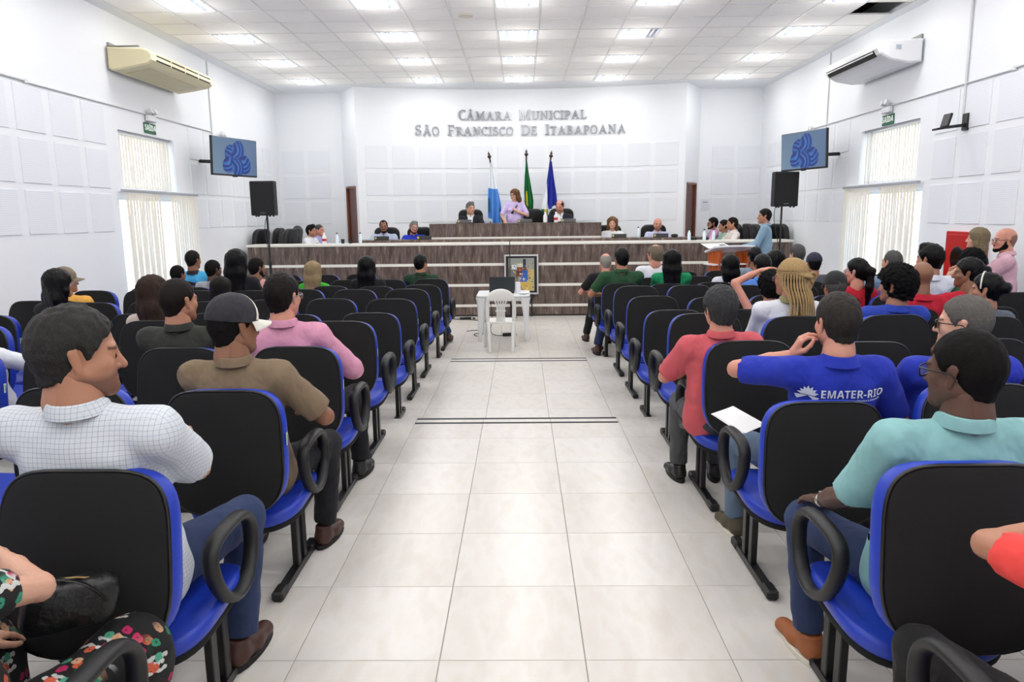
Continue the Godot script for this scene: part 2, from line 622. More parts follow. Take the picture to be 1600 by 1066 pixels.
# ---------------------------------------------------------------- hung ceiling and light fittings
func build_ceiling() -> void:
	var px := 0.627
	var pz := 0.6125
	var board := [mat("ceiling_board_a", Color(0.975, 0.972, 0.962), 0.85), mat("ceiling_board_b", Color(0.968, 0.965, 0.955), 0.85), mat("ceiling_board_c", Color(0.98, 0.975, 0.962), 0.85)]
	var rail := mat("ceiling_rail", Color(0.86, 0.86, 0.855), 0.5)
	var x_lo := -0.025 - px * 8.5
	var x_hi := -0.025 + px * 8.5
	var z_lo := -15.59 - pz * 0.5
	var st := start()
	# plain plaster rim round the grid
	add_box(st, Vector3((XL + x_lo) * 0.5, CEIL + 0.03, -6.9), Vector3(x_lo - XL + 0.002, 0.06, 21.0))
	add_box(st, Vector3((XR + x_hi) * 0.5, CEIL + 0.03, -6.9), Vector3(XR - x_hi + 0.002, 0.06, 21.0))
	add_box(st, Vector3(0, CEIL + 0.03, (z_lo - 17.2) * 0.5), Vector3(x_hi - x_lo, 0.06, z_lo + 17.2))
	var rows := 31
	var z_end := z_lo + pz * rows
	add_box(st, Vector3(0, CEIL + 0.03, (z_end + REAR) * 0.5), Vector3(x_hi - x_lo, 0.06, maxf(REAR - z_end, 0.01)))
	var ce := struct("ceiling", st.commit(), wall_white(), "white hung ceiling of square boards with louvred light fittings")
	st = start()
	for m in 18:
		add_box(st, Vector3(x_lo + px * m, CEIL + 0.004, (z_lo + z_end) * 0.5), Vector3(0.022, 0.008, z_end - z_lo))
	for n in rows + 1:
		add_box(st, Vector3((x_lo + x_hi) * 0.5, CEIL + 0.005, z_lo + pz * n), Vector3(x_hi - x_lo, 0.008, 0.022))
	mi("ceiling_rails", st.commit(), rail, ce)
	var tile := box_mesh(Vector3(px - 0.018, 0.02, pz - 0.018).snappedf(0.0005), 0.003)
	var rest := start()
	var made := false
	for n in rows:
		for m in range(-8, 9):
			var p := Vector3(-0.025 + px * m, CEIL + 0.016, -15.59 + pz * n)
			var lamp_row := n % 3 == 0
			if lamp_row and m in [-7, -3, 0, 3, 7]:
				light_fitting(p, n, m)
				continue
			if n == 8 and m == 8: continue   # one board is missing
			if n < 11:
				mi("ceiling_tile", tile, board[(n * 7 + m * 5 + 40) % 3], ce, at(p))
			else:
				add_box(rest, p, Vector3(px - 0.018, 0.02, pz - 0.018))
	tag(mi("rear_ceiling_tiles", rest.commit(), board[0], ce), "", "", "", "stuff")
	# round painted-over outlet in the ceiling
	var sp := mi("ceiling_speaker", lathe([Vector2(0.0, -0.012), Vector2(0.08, -0.012), Vector2(0.105, -0.008), Vector2(0.11, 0.0), Vector2(0.10, 0.01)], 24), mat("old_white", Color(0.86, 0.83, 0.77), 0.6), self, at(Vector3(-0.76, CEIL + 0.002, -10.78)))
	tag(sp, "round cream ceiling speaker cover left of the middle row of lights", "ceiling speaker")


func light_fitting(p: Vector3, n: int, m: int) -> void:
	var col: String = {-7: "far left", -3: "inner left", 0: "middle", 3: "inner right", 7: "far right"}[m]
	var row: String = ["front wall row", "second row from the front wall", "third row from the front wall", "fourth row from the front wall"][n / 3] if n < 12 else "rows over the audience"
	var dead: bool = n == 6 and m == 3
	var o := thing("louvre_light", "louvre light in the %s column, %s%s" % [col, row, ", one tube dark" if dead else ""], "ceiling light", p, 0.0, "louvre lights in the ceiling grid")
	if n >= 12: tag(o, "square four tube louvre light above the rear audience seats, outside the view")
	var st := start()
	add_box(st, Vector3(0, 0.09, 0), Vector3(0.60, 0.01, 0.585))
	for s in [-1, 1]:
		add_box(st, Vector3(0.298 * s, 0.035, 0), Vector3(0.012, 0.11, 0.595))
		add_box(st, Vector3(0, 0.035, 0.292 * s), Vector3(0.60, 0.11, 0.012))
	mi("housing", st.commit() if not boxes.has("housing") else boxes["housing"], mat("lamp_white", Color(0.8, 0.81, 0.83), 0.4), o)
	var tube_m := mat("lamp_tube", Color(1, 1, 1), 0.4, {"emission_enabled": true, "emission": Color(0.93, 0.96, 1.0), "emission_energy_multiplier": 4.0})
	var dull := mat("dead_tube", Color(0.75, 0.75, 0.74), 0.4)
	if not boxes.has("lamp_tube"):
		boxes["lamp_tube"] = tube([Vector3(0, 0, -0.28), Vector3(0, 0, 0.28)], 0.02, 10)
		var lv := start()
		# parabolic reflectors between the tubes and thin cross blades
		for k in 5:
			var x := -0.29 + 0.145 * k
			quad(lv, Vector3(x - 0.004, -0.014, -0.285), Vector3(x - 0.004, -0.014, 0.285), Vector3(x - 0.03, 0.03, 0.285), Vector3(x - 0.03, 0.03, -0.285), Vector3(-1, -0.5, 0).normalized())
			quad(lv, Vector3(x + 0.004, -0.014, -0.285), Vector3(x + 0.004, -0.014, 0.285), Vector3(x + 0.03, 0.03, 0.285), Vector3(x + 0.03, 0.03, -0.285), Vector3(1, -0.5, 0).normalized())
			add_box(lv, Vector3(x, -0.014, 0), Vector3(0.010, 0.004, 0.57))
		for k in 7:
			add_box(lv, Vector3(0, 0.012, -0.255 + 0.085 * k), Vector3(0.58, 0.028, 0.003))
		boxes["louvre"] = lv.commit()
	for k in 4:
		mi("lamp_tube", boxes["lamp_tube"], dull if dead and k == 3 else tube_m, o, at(Vector3(-0.2175 + 0.145 * k, 0.012, 0)))
	mi("louvre", boxes["louvre"], mat("louvre_metal", Color(0.74, 0.76, 0.82), 0.35, {"metallic": 0.2}), o)
	# the open face sends most light down; the bright tubes also spill sideways over the ceiling
	var l := AreaLight3D.new()
	l.name = "lamp_light"
	l.area_size = Vector2(0.56, 0.56)
	l.area_normalize_energy = true
	l.light_color = Color(1.0, 0.985, 0.965)
	l.light_energy = LAMP_ENERGY * (0.75 if dead else 1.0)
	l.set("area_range", 30.0)
	l.shadow_enabled = true
	o.add_child(l, true)
	l.position = Vector3(0, -0.045, 0)
	l.rotation.x = -PI / 2
	var spill := OmniLight3D.new()
	spill.name = "lamp_spill"
	spill.light_size = 0.14
	spill.omni_range = 30.0
	spill.omni_attenuation = 2.0
	spill.light_color = l.light_color
	spill.light_energy = LAMP_ENERGY * 0.21
	spill.shadow_enabled = true
	o.add_child(spill, true)
	spill.position = Vector3(0, -0.25, 0)


func build_wall_fittings() -> void:
	var conduit := mat("conduit_plastic", Color(0.84, 0.85, 0.86), 0.5)
	# surface conduits
	for c in [[XL + 0.015, 1.0, "left", -13.4], [XR - 0.015, -1.0, "right", -14.0]]:
		var st := start()
		tube([Vector3(c[0], 3.36, 2.5), Vector3(c[0], 3.36, -8.43)], 0.014, 6, false, Vector3.UP, st)
		tube([Vector3(c[0], 3.345, -8.43), Vector3(c[0], 3.35, c[3])], 0.011, 6, false, Vector3.UP, st)
		add_box(st, Vector3(c[0], 3.352, -8.43), Vector3(0.03, 0.05, 0.05), 0.004)
		tag(mi("cable_conduit", st.commit(), conduit), "thin white cable conduit running along the %s wall above the panels" % c[2], "conduit")
		st = start()
		tube([Vector3(c[0], 4.57, -13.42), Vector3(c[0], 2.9, -13.42)], 0.012, 6, false, Vector3.FORWARD, st)
		tag(mi("cable_conduit", st.commit(), conduit), "white upright conduit dropping from the ceiling to the %s television" % c[2], "conduit")
	var st2 := start()
	tube([Vector3(XR - 0.02, 4.57, -9.33), Vector3(XR - 0.02, 2.93, -9.31)], 0.016, 6, false, Vector3.FORWARD, st2)
	tag(mi("cable_conduit", st2.commit(), conduit), "white upright conduit on the right wall ending at the empty black bracket", "conduit")
	air_conditioner_left()
	air_conditioner_right()
	for s in [-1.0, 1.0]:
		var side := "left" if s < 0 else "right"
		var x: float = XL + 0.01 if s < 0 else XR - 0.01
		var b := roty(PI / 2 if s < 0 else -PI / 2)
		# exit sign
		var sg := thing("exit_sign", "green SAÍDA exit sign above the window on the %s wall" % side, "exit sign", Vector3(x, 3.15, -11.17 if s < 0 else -11.2), PI / 2 if s < 0 else -PI / 2)
		mi("plate", box_mesh(Vector3(0.34, 0.15, 0.012), 0.002), mat("sign_green", Color(0.02, 0.36, 0.22), 0.5), sg, at(Vector3.ZERO, Basis(Vector3.RIGHT, -0.0)))
		mi("lettering", words("SAÍDA", 0.115, 0.004, true, false), mat("sign_white", Color(0.92, 0.95, 0.92), 0.5), sg, at(Vector3(0, 0.005, 0.008)))
		# emergency lamp with twin heads over it
		emergency_light(Vector3(x, 3.29, -11.17 if s < 0 else -11.2), s, "white emergency light above the exit sign on the %s wall" % side)
		emergency_light(Vector3(x, 3.24, -13.75 if s < 0 else -14.0), s, "white emergency light beside the television on the %s wall" % side)
		television(Vector3(-4.93 if s < 0 else 4.83, 2.84, -12.7), s)
	# empty monitor bracket on the right wall
	var br := thing("monitor_bracket", "empty black monitor arm bracket on the right wall", "bracket", Vector3(XR, 2.88, -9.25))
	var blk := mat("bracket_black", Color(0.06, 0.06, 0.065), 0.45)
	mi("wall_plate", box_mesh(Vector3(0.03, 0.20, 0.11), 0.004), blk, br, at(Vector3(-0.015, 0, 0)))
	mi("arm", box_mesh(Vector3(0.22, 0.035, 0.05), 0.006), blk, br, at(Vector3(-0.13, -0.05, 0), Basis(Vector3.FORWARD, -0.12)))
	mi("head_plate", box_mesh(Vector3(0.03, 0.16, 0.16), 0.005), blk, br, at(Vector3(-0.25, 0.02, 0.0), Basis(Vector3.FORWARD, 0.25)))
	mi("tray", box_mesh(Vector3(0.20, 0.025, 0.12), 0.005), blk, br, at(Vector3(-0.30, -0.075, 0.02), Basis(Vector3.FORWARD, -0.15)))
	# red fire hose cabinet
	var fc := thing("fire_hose_cabinet", "red steel fire hose cabinet with a round window on the right wall", "fire cabinet", Vector3(XR, 1.02, -9.05))
	var red := mat("fire_red", Color(0.72, 0.05, 0.03), 0.35)
	mi("cabinet_body", box_mesh(Vector3(0.05, 1.06, 0.80), 0.006), red, fc, at(Vector3(-0.02, 0, 0.06)))
	mi("cabinet_door", box_mesh(Vector3(0.014, 0.98, 0.70), 0.004), red, fc, at(Vector3(-0.050, 0, 0.06)))
	mi("door_window", lathe([Vector2(0.0, 0.006), Vector2(0.13, 0.006), Vector2(0.145, 0.004), Vector2(0.15, 0)], 28), mat("dark_glass", Color(0.03, 0.015, 0.015), 0.1), fc, at(Vector3(-0.056, 0.20, -0.05), Basis(Vector3.FORWARD, -PI / 2)))
	mi("latch", box_mesh(Vector3(0.02, 0.08, 0.03), 0.004), blk, fc, at(Vector3(-0.062, -0.10, -0.25)))


func emergency_light(p: Vector3, s: float, label: String) -> void:
	var o := thing("emergency_light", label, "emergency light", p)
	var w := mat("fitting_white", Color(0.86, 0.87, 0.88), 0.4)
	mi("case", box_mesh(Vector3(0.06, 0.09, 0.24), 0.01), w, o, at(Vector3(-s * 0.03, 0, 0)))
	for k in [-1, 1]:
		mi("lamp_head", lathe([Vector2(0, -0.04), Vector2(0.03, -0.04), Vector2(0.045, 0.03), Vector2(0.04, 0.035), Vector2(0, 0.03)], 14), w, o, at(Vector3(-s * 0.06, 0.10, 0.06 * k), Basis(Vector3.FORWARD, -s * 1.2)))


func television(p: Vector3, s: float) -> void:
	var side := "left" if s < 0 else "right"
	var yaw := (PI / 2 - 0.33) if s < 0 else -(PI / 2 - 0.33)
	var o := thing("television", "flat television showing blue swirling petals, angled out from the %s wall" % side, "television", p, yaw)
	o.rotation = Vector3(0.05, yaw, 0)
	var blk := mat("tv_black", Color(0.03, 0.03, 0.035), 0.35)
	mi("casing", box_mesh(Vector3(1.12, 0.64, 0.05), 0.01), blk, o)
	var st := start()
	quad_uv(st, 1.09, 0.60)
	var pic := mat("screen_picture", Color(0.02, 0.02, 0.02), 0.15, {"emission_enabled": true, "emission": Color(1, 1, 1), "emission_energy_multiplier": 0.62, "emission_texture": petals(), "emission_operator": BaseMaterial3D.EMISSION_OP_MULTIPLY})
	mi("screen", st.commit(), pic, o, at(Vector3(0, 0.008, 0.0262)))
	mi("wall_arm", tube([Vector3(-0.05 * s, -0.05, -0.03), Vector3(-0.05 * s, -0.08, -0.22), Vector3(0.10 * s, -0.08, -0.68)], 0.03, 8), blk, o)
	mi("sensor_bump", box_mesh(Vector3(0.10, 0.015, 0.03), 0.003), blk, o, at(Vector3(0, -0.326, 0.005)))
	var l := AreaLight3D.new()
	l.name = "screen_light"
	l.area_size = Vector2(1.05, 0.58)
	l.area_normalize_energy = true
	l.light_color = Color(0.45, 0.62, 0.85)
	l.light_energy = 0.03
	l.shadow_enabled = true
	o.add_child(l, true)
	l.position = Vector3(0, 0, 0.05)
	l.rotation.y = PI


func quad_uv(st: SurfaceTool, w: float, h: float) -> void:
	for q in [[0, 0], [1, 0], [1, 1], [0, 0], [1, 1], [0, 1]]:
		st.set_normal(Vector3(0, 0, 1))
		st.set_uv(Vector2(q[0], q[1]))
		st.add_vertex(Vector3((q[0] - 0.5) * w, (0.5 - q[1]) * h, 0))


# a plain picture of overlapping blue petals on grey blue
func petals() -> ImageTexture:
	var w := 384
	var h := 216
	var im := Image.create(w, h, false, Image.FORMAT_RGB8)
	for y in h:
		for x in w:
			var c := Color(0.40, 0.50, 0.60).lerp(Color(0.47, 0.57, 0.66), float(y) / h)
			c = c.lerp(Color(0.36, 0.46, 0.60), float(x) / w)
			for q in [[0.44, 0.50, 0.20, 0.34, -0.5], [0.56, 0.34, 0.17, 0.30, 0.25], [0.36, 0.72, 0.16, 0.26, 0.9], [0.70, 0.70, 0.20, 0.24, 1.3], [0.54, 0.78, 0.16, 0.26, -0.2]]:
				var dx: float = (float(x) / w - q[0]) * 1.6
				var dy: float = float(y) / h - q[1]
				var u: float = dx * cos(q[4]) + dy * sin(q[4])
				var v: float = -dx * sin(q[4]) + dy * cos(q[4])
				var r := sqrt(pow(u / (q[2] * 1.35), 2) + pow(v / q[3], 2))
				if r < 1.0:
					var wave := 0.5 + 0.5 * sin(u * 44.0 + v * v * 60.0 + r * 4.0 + q[4] * 3.0)
					c = Color(0.06, 0.16, 0.46).lerp(Color(0.26, 0.52, 0.82), wave * (0.35 + 0.65 * (1.0 - r * 0.6)))
			im.set_pixel(x, y, c)
	return ImageTexture.create_from_image(im)


func air_conditioner_left() -> void:
	var o := thing("air_conditioner", "yellowed cream ceiling type air conditioner on the left wall", "air conditioner", Vector3(XL, 3.95, -11.12))
	var cream := mat("aged_plastic", Color(0.86, 0.82, 0.67), 0.45)
	# section across the wall swept along it
	var sec := PackedVector2Array([Vector2(0.03, -0.13), Vector2(0.08, -0.16), Vector2(0.30, -0.13), Vector2(0.58, -0.08), Vector2(0.64, -0.03), Vector2(0.645, 0.05), Vector2(0.60, 0.10), Vector2(0.52, 0.125), Vector2(0.03, 0.15)])
	mi("casing", slab(sec, 1.95, 0.02), cream, o)
	var dark := mat("vent_dark", Color(0.10, 0.09, 0.07), 0.7)
	for row in 2:
		for k in 4:
			mi("outlet_slot", box_mesh(Vector3(0.03, 0.022, 0.40), 0.003), dark, o, at(Vector3(0.632, 0.045 - 0.062 * row, -0.66 + 0.44 * k), Basis(Vector3.FORWARD, 0.15)))
	for k in 5:
		mi("louvre_rib", box_mesh(Vector3(0.02, 0.03, 0.012), 0.002), cream, o, at(Vector3(0.645, 0.045, -0.88 + 0.44 * k)))
	mi("underside_grille", box_mesh(Vector3(0.34, 0.012, 1.5), 0.003), mat("aged_plastic_dark", Color(0.80, 0.76, 0.61), 0.5), o, at(Vector3(0.32, -0.132, 0), Basis(Vector3.FORWARD, -0.18)))
	var st := start()
	add_box(st, Vector3(0.015, 0.10, 0), Vector3(0.03, 0.24, 1.8), 0.003)
	add_box(st, Vector3(0.22, 0.165, 0.90), Vector3(0.44, 0.012, 0.05), 0.002)
	add_box(st, Vector3(0.22, 0.165, -0.90), Vector3(0.44, 0.012, 0.05), 0.002)
	mi("mounting_bracket", st.commit(), mat("zinc", Color(0.55, 0.55, 0.54), 0.5, {"metallic": 0.6}), o)


func air_conditioner_right() -> void:
	var o := thing("air_conditioner", "newer white ceiling type air conditioner on the right wall", "air conditioner", Vector3(XR, 3.98, -11.22))
	var white := mat("fresh_plastic", Color(0.90, 0.905, 0.91), 0.35)
	var sec := PackedVector2Array([Vector2(-0.03, -0.17), Vector2(-0.20, -0.185), Vector2(-0.45, -0.14), Vector2(-0.60, -0.06), Vector2(-0.645, 0.01), Vector2(-0.64, 0.06), Vector2(-0.59, 0.105), Vector2(-0.50, 0.115), Vector2(-0.03, 0.13)])
	mi("casing", slab(sec, 1.75, 0.02), white, o)
	mi("outlet_mouth", box_mesh(Vector3(0.10, 0.05, 1.5), 0.004), mat("vent_dark", Color(0.10, 0.09, 0.07), 0.7), o, at(Vector3(-0.615, -0.038, 0), Basis(Vector3.FORWARD, 0.95)))
	mi("flap", box_mesh(Vector3(0.015, 0.09, 1.5), 0.004), white, o, at(Vector3(-0.655, 0.005, 0), Basis(Vector3.FORWARD, -0.25)))
	for k in 3:
		mi("mouth_rib", box_mesh(Vector3(0.09, 0.04, 0.012), 0.002), mat("vent_grey", Color(0.25, 0.25, 0.26), 0.6), o, at(Vector3(-0.622, -0.040, -0.5 + 0.5 * k), Basis(Vector3.FORWARD, 0.95)))
	mi("side_badge", box_mesh(Vector3(0.07, 0.06, 0.006), 0.002), mat("badge_grey", Color(0.66, 0.68, 0.72), 0.4), o, at(Vector3(-0.36, 0.02, 0.876)))
	mi("mounting_bracket", box_mesh(Vector3(0.03, 0.24, 1.6), 0.003), mats["zinc"], o, at(Vector3(-0.015, 0.08, 0)))


# ---------------------------------------------------------------- dais, lettering, flags
func wood() -> StandardMaterial3D:
	if mats.has("desk_wood"): return mats["desk_wood"]
	var r := ramp([0.0, 0.25, 0.42, 0.55, 0.68, 0.85, 1.0], [Color(0.22, 0.18, 0.165), Color(0.335, 0.275, 0.25), Color(0.40, 0.34, 0.31), Color(0.46, 0.40, 0.37), Color(0.43, 0.365, 0.335), Color(0.57, 0.51, 0.475), Color(0.66, 0.61, 0.57)])
	return mat("desk_wood", Color(1.0, 1.0, 1.0), 0.38, {"albedo_texture": noise_tex("desk_grain", 19, 0.022, 5, false, 1.0, r, 512), "uv1_triplanar": true, "uv1_world_triplanar": true, "uv1_scale": Vector3(0.62, 0.13, 0.62),
		"detail_enabled": true, "detail_blend_mode": BaseMaterial3D.BLEND_MODE_MUL, "detail_uv_layer": BaseMaterial3D.DETAIL_UV_2, "uv2_triplanar": true, "uv2_world_triplanar": true, "uv2_scale": Vector3(5, 0.4, 5),
		"detail_albedo": noise_tex("desk_fine", 23, 0.03, 4, false, 1.0, ramp([0.3, 0.7], [Color(0.80, 0.78, 0.77), Color(1, 1, 1)]), 256)})


func build_dais() -> void:
	var w := wood()
	var edge := mat("edge_white", Color(0.90, 0.89, 0.86), 0.4)
	var kick := mat("kick_dark", Color(0.20, 0.18, 0.17), 0.6)
	var st := start()
	add_box(st, Vector3(-0.05, 0.07, -15.75), Vector3(10.7, 0.46, 2.6), 0.0)
	struct("floor_dais", st.commit(), mat("dais_floor", Color(0.72, 0.70, 0.66), 0.5), "raised platform floor behind the long desk")
	struct("floor_dais_upper", box_mesh(Vector3(4.2, 0.36, 1.6)), mats["dais_floor"], "higher platform floor under the three central seats", at(Vector3(-0.12, 0.48, -15.98)))
	# long front desk
	var d := thing("front_desk", "long grey brown wood desk with white strips across the front of the dais", "desk", Vector3(-0.055, T3, -14.15))
	var bands := [[0.03, 0.185], [0.24, 0.59], [0.645, 0.995], [1.05, 1.40]]
	for b in bands:
		for k in 5:
			mi("front_panel", box_mesh(Vector3(2.118, b[1] - b[0], 0.03).snappedf(0.001), 0.002), w, d, at(Vector3(-4.24 + 2.12 * k, (b[0] + b[1]) * 0.5, 0)))
	for y in [0.2125, 0.6175, 1.0225]:
		mi("white_strip", box_mesh(Vector3(10.6, 0.052, 0.036), 0.003), edge, d, at(Vector3(0, y, 0.002)))
	mi("kick_board", box_mesh(Vector3(10.56, 0.05, 0.03), 0.002), kick, d, at(Vector3(0, 0.02, -0.02)))
	mi("counter_top", box_mesh(Vector3(10.66, 0.045, 0.56), 0.005), edge, d, at(Vector3(0, 1.4225, -0.24)))
	for s in [-1, 1]:
		mi("end_panel", box_mesh(Vector3(0.03, 1.40, 0.52), 0.003), w, d, at(Vector3(5.29 * s, 0.70, -0.26)))
	mi("back_ledge", box_mesh(Vector3(7.0, 0.085, 0.03), 0.003), w, d, at(Vector3(0.27, 1.455, -0.50)))
	mi("ledge_top", box_mesh(Vector3(7.0, 0.025, 0.50), 0.003), w, d, at(Vector3(0.27, 1.485, -0.74)))
	# higher desk of the presiding table
	var p := thing("presiding_desk", "shorter raised wood desk with a white base strip behind the long desk", "desk", Vector3(-0.12, 0, -15.0))
	for k in 2:
		mi("front_panel", box_mesh(Vector3(1.753, 0.275, 0.03), 0.002), w, p, at(Vector3(-0.877 + 1.755 * k, 1.512, 0)))
	mi("white_strip", box_mesh(Vector3(3.52, 0.045, 0.036), 0.003), edge, p, at(Vector3(0, 1.352, 0.002)))
	mi("lower_panel", box_mesh(Vector3(3.5, 0.98, 0.03), 0.002), w, p, at(Vector3(0, 0.82, -0.01)))
	mi("desk_top", box_mesh(Vector3(3.54, 0.03, 0.42), 0.004), w, p, at(Vector3(0, 1.635, -0.19)))
	for s in [-1, 1]:
		mi("end_panel", box_mesh(Vector3(0.03, 1.3, 0.4), 0.003), w, p, at(Vector3(1.755 * s, 0.98, -0.19)))
	# side wings
	for s in [-1, 1]:
		var side := "left" if s < 0 else "right"
		var g := thing("side_desk", "side wing of the dais desk on the %s, running back to the bay" % side, "desk", Vector3(3.92 * s, 0.30, -15.55))
		mi("desk_top", box_mesh(Vector3(0.5, 0.035, 1.7), 0.004), edge, g, at(Vector3(0, 0.80, 0)))
		mi("front_panel", box_mesh(Vector3(0.03, 0.78, 1.7), 0.003), w, g, at(Vector3(-0.22 * s, 0.39, 0)))
		mi("end_panel", box_mesh(Vector3(0.44, 0.78, 0.03), 0.003), w, g, at(Vector3(0, 0.39, -0.83)))
	wall_lettering()
	flags()
	# name plates
	for q in [[-2.82, 1.340 + 0.162, -14.66, 0], [-1.96, 1.502, -14.66, 1], [1.97, 1.502, -14.66, 2], [2.81, 1.502, -14.66, 3], [-1.17, 1.652, -15.07, 4], [0.08, 1.652, -15.07, 5], [0.98, 1.652, -15.07, 6]]:
		var who: String = ["bearded man in the pale shirt", "man in the blue polo", "fair haired woman in white", "bald man at the right", "grey haired man in the suit", "standing woman with the microphone", "balding man in the dark suit"][q[3]]
		var y: float = q[1] - (0.162 if q[3] < 4 else 0.0)
		var o := thing("name_plate", "dark desk name plate in front of the %s" % who, "name plate", Vector3(q[0], y, q[2]), 0.0, "name plates on the dais desks")
		o.rotation.x = -0.12
		mi("plate", box_mesh(Vector3(0.30, 0.075, 0.012), 0.002), mat("plate_black" if q[3] < 4 else "plate_grey", Color(0.10, 0.095, 0.09) if q[3] < 4 else Color(0.30, 0.30, 0.30), 0.35), o, at(Vector3(0, 0.04, 0)))
		mi("base_bar", box_mesh(Vector3(0.30, 0.012, 0.05), 0.002), mats["plate_black"] if mats.has("plate_black") else null, o, at(Vector3(0, 0.006, -0.015)))
		mi("crest", box_mesh(Vector3(0.035, 0.045, 0.004), 0.001), mat("crest_gold", Color(0.72, 0.62, 0.36), 0.4), o, at(Vector3(-0.12, 0.04, 0.008)))
	# bottles, cups and gel on the counter
	var n := 0
	for q in [[-3.92, 0, "with a red label near the left wing"], [-3.66, 1, "left of the dark cups"], [-3.20, 1, "right of the dark cups"], [3.32, 1, "right of the bald man"], [3.62, 1, "second from the bald man's name plate"], [3.80, 1, "nearest the lectern papers"], [2.36, 2, "between the woman in white and the bald man"], [0.50, 3, "on the raised desk by the microphone"], [0.72, 0, "with a red label on the raised desk"]]:
		var high: bool = q[0] > -1.0 and q[0] < 1.0
		var pos := Vector3(q[0], 1.652 if high else 1.287, -15.06 if high else -14.42)
		if q[1] == 2: pos = Vector3(q[0], 1.34, -14.7)
		bottle(pos, q[1], "%s %s" % [["white hand gel bottle", "clear water bottle", "slim clear water bottle", "white pump bottle"][q[1]], q[2]])
	for q in [[-3.56, -14.46, "left"], [-3.40, -14.42, "right"]]:
		var o := thing("cup", "dark glass cup on the long desk, %s of the pair by the left door" % q[2], "cup", Vector3(q[0], 1.287, q[1]), 0.0, "dark cups on the long desk")
		mi("glass", lathe([Vector2(0, 0), Vector2(0.032, 0), Vector2(0.036, 0.085), Vector2(0.033, 0.085), Vector2(0.03, 0.01), Vector2(0, 0.01)], 16), mat("smoke_glass", Color(0.13, 0.13, 0.14), 0.15), o)
	for q in [[3.10, "beside the bald man's elbow"], [3.43, "between the two water bottles"], [3.66, "by the pair of bottles at the right"]]:
		var o := thing("microphone", "small dark gooseneck microphone base %s" % q[1], "microphone", Vector3(q[0], 1.287 if q[0] > 3.2 else 1.34, -14.5 if q[0] > 3.2 else -14.75))
		mi("base", box_mesh(Vector3(0.12, 0.06, 0.12), 0.015), mat("mic_dark", Color(0.09, 0.09, 0.10), 0.5), o, at(Vector3(0, 0.03, 0)))
		mi("button_panel", box_mesh(Vector3(0.05, 0.006, 0.05), 0.002), mat("mic_grey", Color(0.3, 0.3, 0.32), 0.5), o, at(Vector3(0, 0.063, 0.01)))
	# desk microphones before the presiding seats
	for q in [[-0.98, "grey haired man in the suit"], [0.82, "balding man in the dark suit"]]:
		var o := thing("desk_microphone", "thin gooseneck microphone before the %s" % q[0 + 1], "microphone", Vector3(q[0], 1.65, -15.15))
		mi("base", lathe([Vector2(0, 0), Vector2(0.05, 0), Vector2(0.045, 0.02), Vector2(0, 0.025)], 16), mats["mic_dark"], o)
		mi("gooseneck", tube(spline([Vector3(0, 0.02, 0), Vector3(0, 0.16, 0), Vector3(0, 0.22, -0.05), Vector3(0, 0.24, -0.11)], 4), 0.004, 6), mats["mic_dark"], o)
		mi("capsule", lathe([Vector2(0, -0.02), Vector2(0.011, -0.016), Vector2(0.012, 0.016), Vector2(0, 0.022)], 10), mat("mic_red", Color(0.7, 0.08, 0.08), 0.4), o, at(Vector3(0, 0.243, -0.125), Basis(Vector3.RIGHT, -PI / 2)))
	executive_chairs()
	lectern()
	var no := thing("paper_notice", "small paper notice taped on the right bay wall beside the door", "notice", Vector3(4.26, 1.99, -16.995))
	mi("sheet", box_mesh(Vector3(0.19, 0.27, 0.003)), mat("notice_paper", Color(0.86, 0.87, 0.90), 0.8), no)
	mi("printed_heading", box_mesh(Vector3(0.11, 0.02, 0.002)), mat("notice_ink", Color(0.55, 0.60, 0.70), 0.8), no, at(Vector3(0, 0.07, 0.002)))


func bottle(p: Vector3, kind: int, label: String) -> void:
	var o := thing("bottle", label, "bottle", p)
	if kind == 0 or kind == 3:
		mi("body", lathe([Vector2(0, 0), Vector2(0.04, 0), Vector2(0.042, 0.01), Vector2(0.042, 0.14), Vector2(0.018, 0.17), Vector2(0.018, 0.19), Vector2(0, 0.19)], 18), mat("bottle_white", Color(0.9, 0.9, 0.9), 0.4), o)
		mi("cap", lathe([Vector2(0, 0.188), Vector2(0.02, 0.188), Vector2(0.02, 0.215), Vector2(0, 0.22)], 14), mats["bottle_white"], o)
		if kind == 0:
			mi("label_band", lathe([Vector2(0.0425, 0.05), Vector2(0.0432, 0.051), Vector2(0.0432, 0.10), Vector2(0.0425, 0.101)], 18), mat("label_red", Color(0.75, 0.12, 0.10), 0.5), o)
	else:
		var r := 0.034 if kind == 1 else 0.028
		mi("body", lathe([Vector2(0, 0), Vector2(r, 0), Vector2(r, 0.06), Vector2(r * 0.93, 0.07), Vector2(r, 0.08), Vector2(r, 0.13), Vector2(0.014, 0.175), Vector2(0.014, 0.195), Vector2(0, 0.195)], 18), mat("clear_plastic", Color(0.86, 0.92, 0.96), 0.1, {"metallic_specular": 0.6}), o)
		mi("cap", lathe([Vector2(0, 0.193), Vector2(0.017, 0.193), Vector2(0.017, 0.215), Vector2(0, 0.217)], 14), mat("cap_dark", Color(0.12, 0.14, 0.2), 0.5), o)


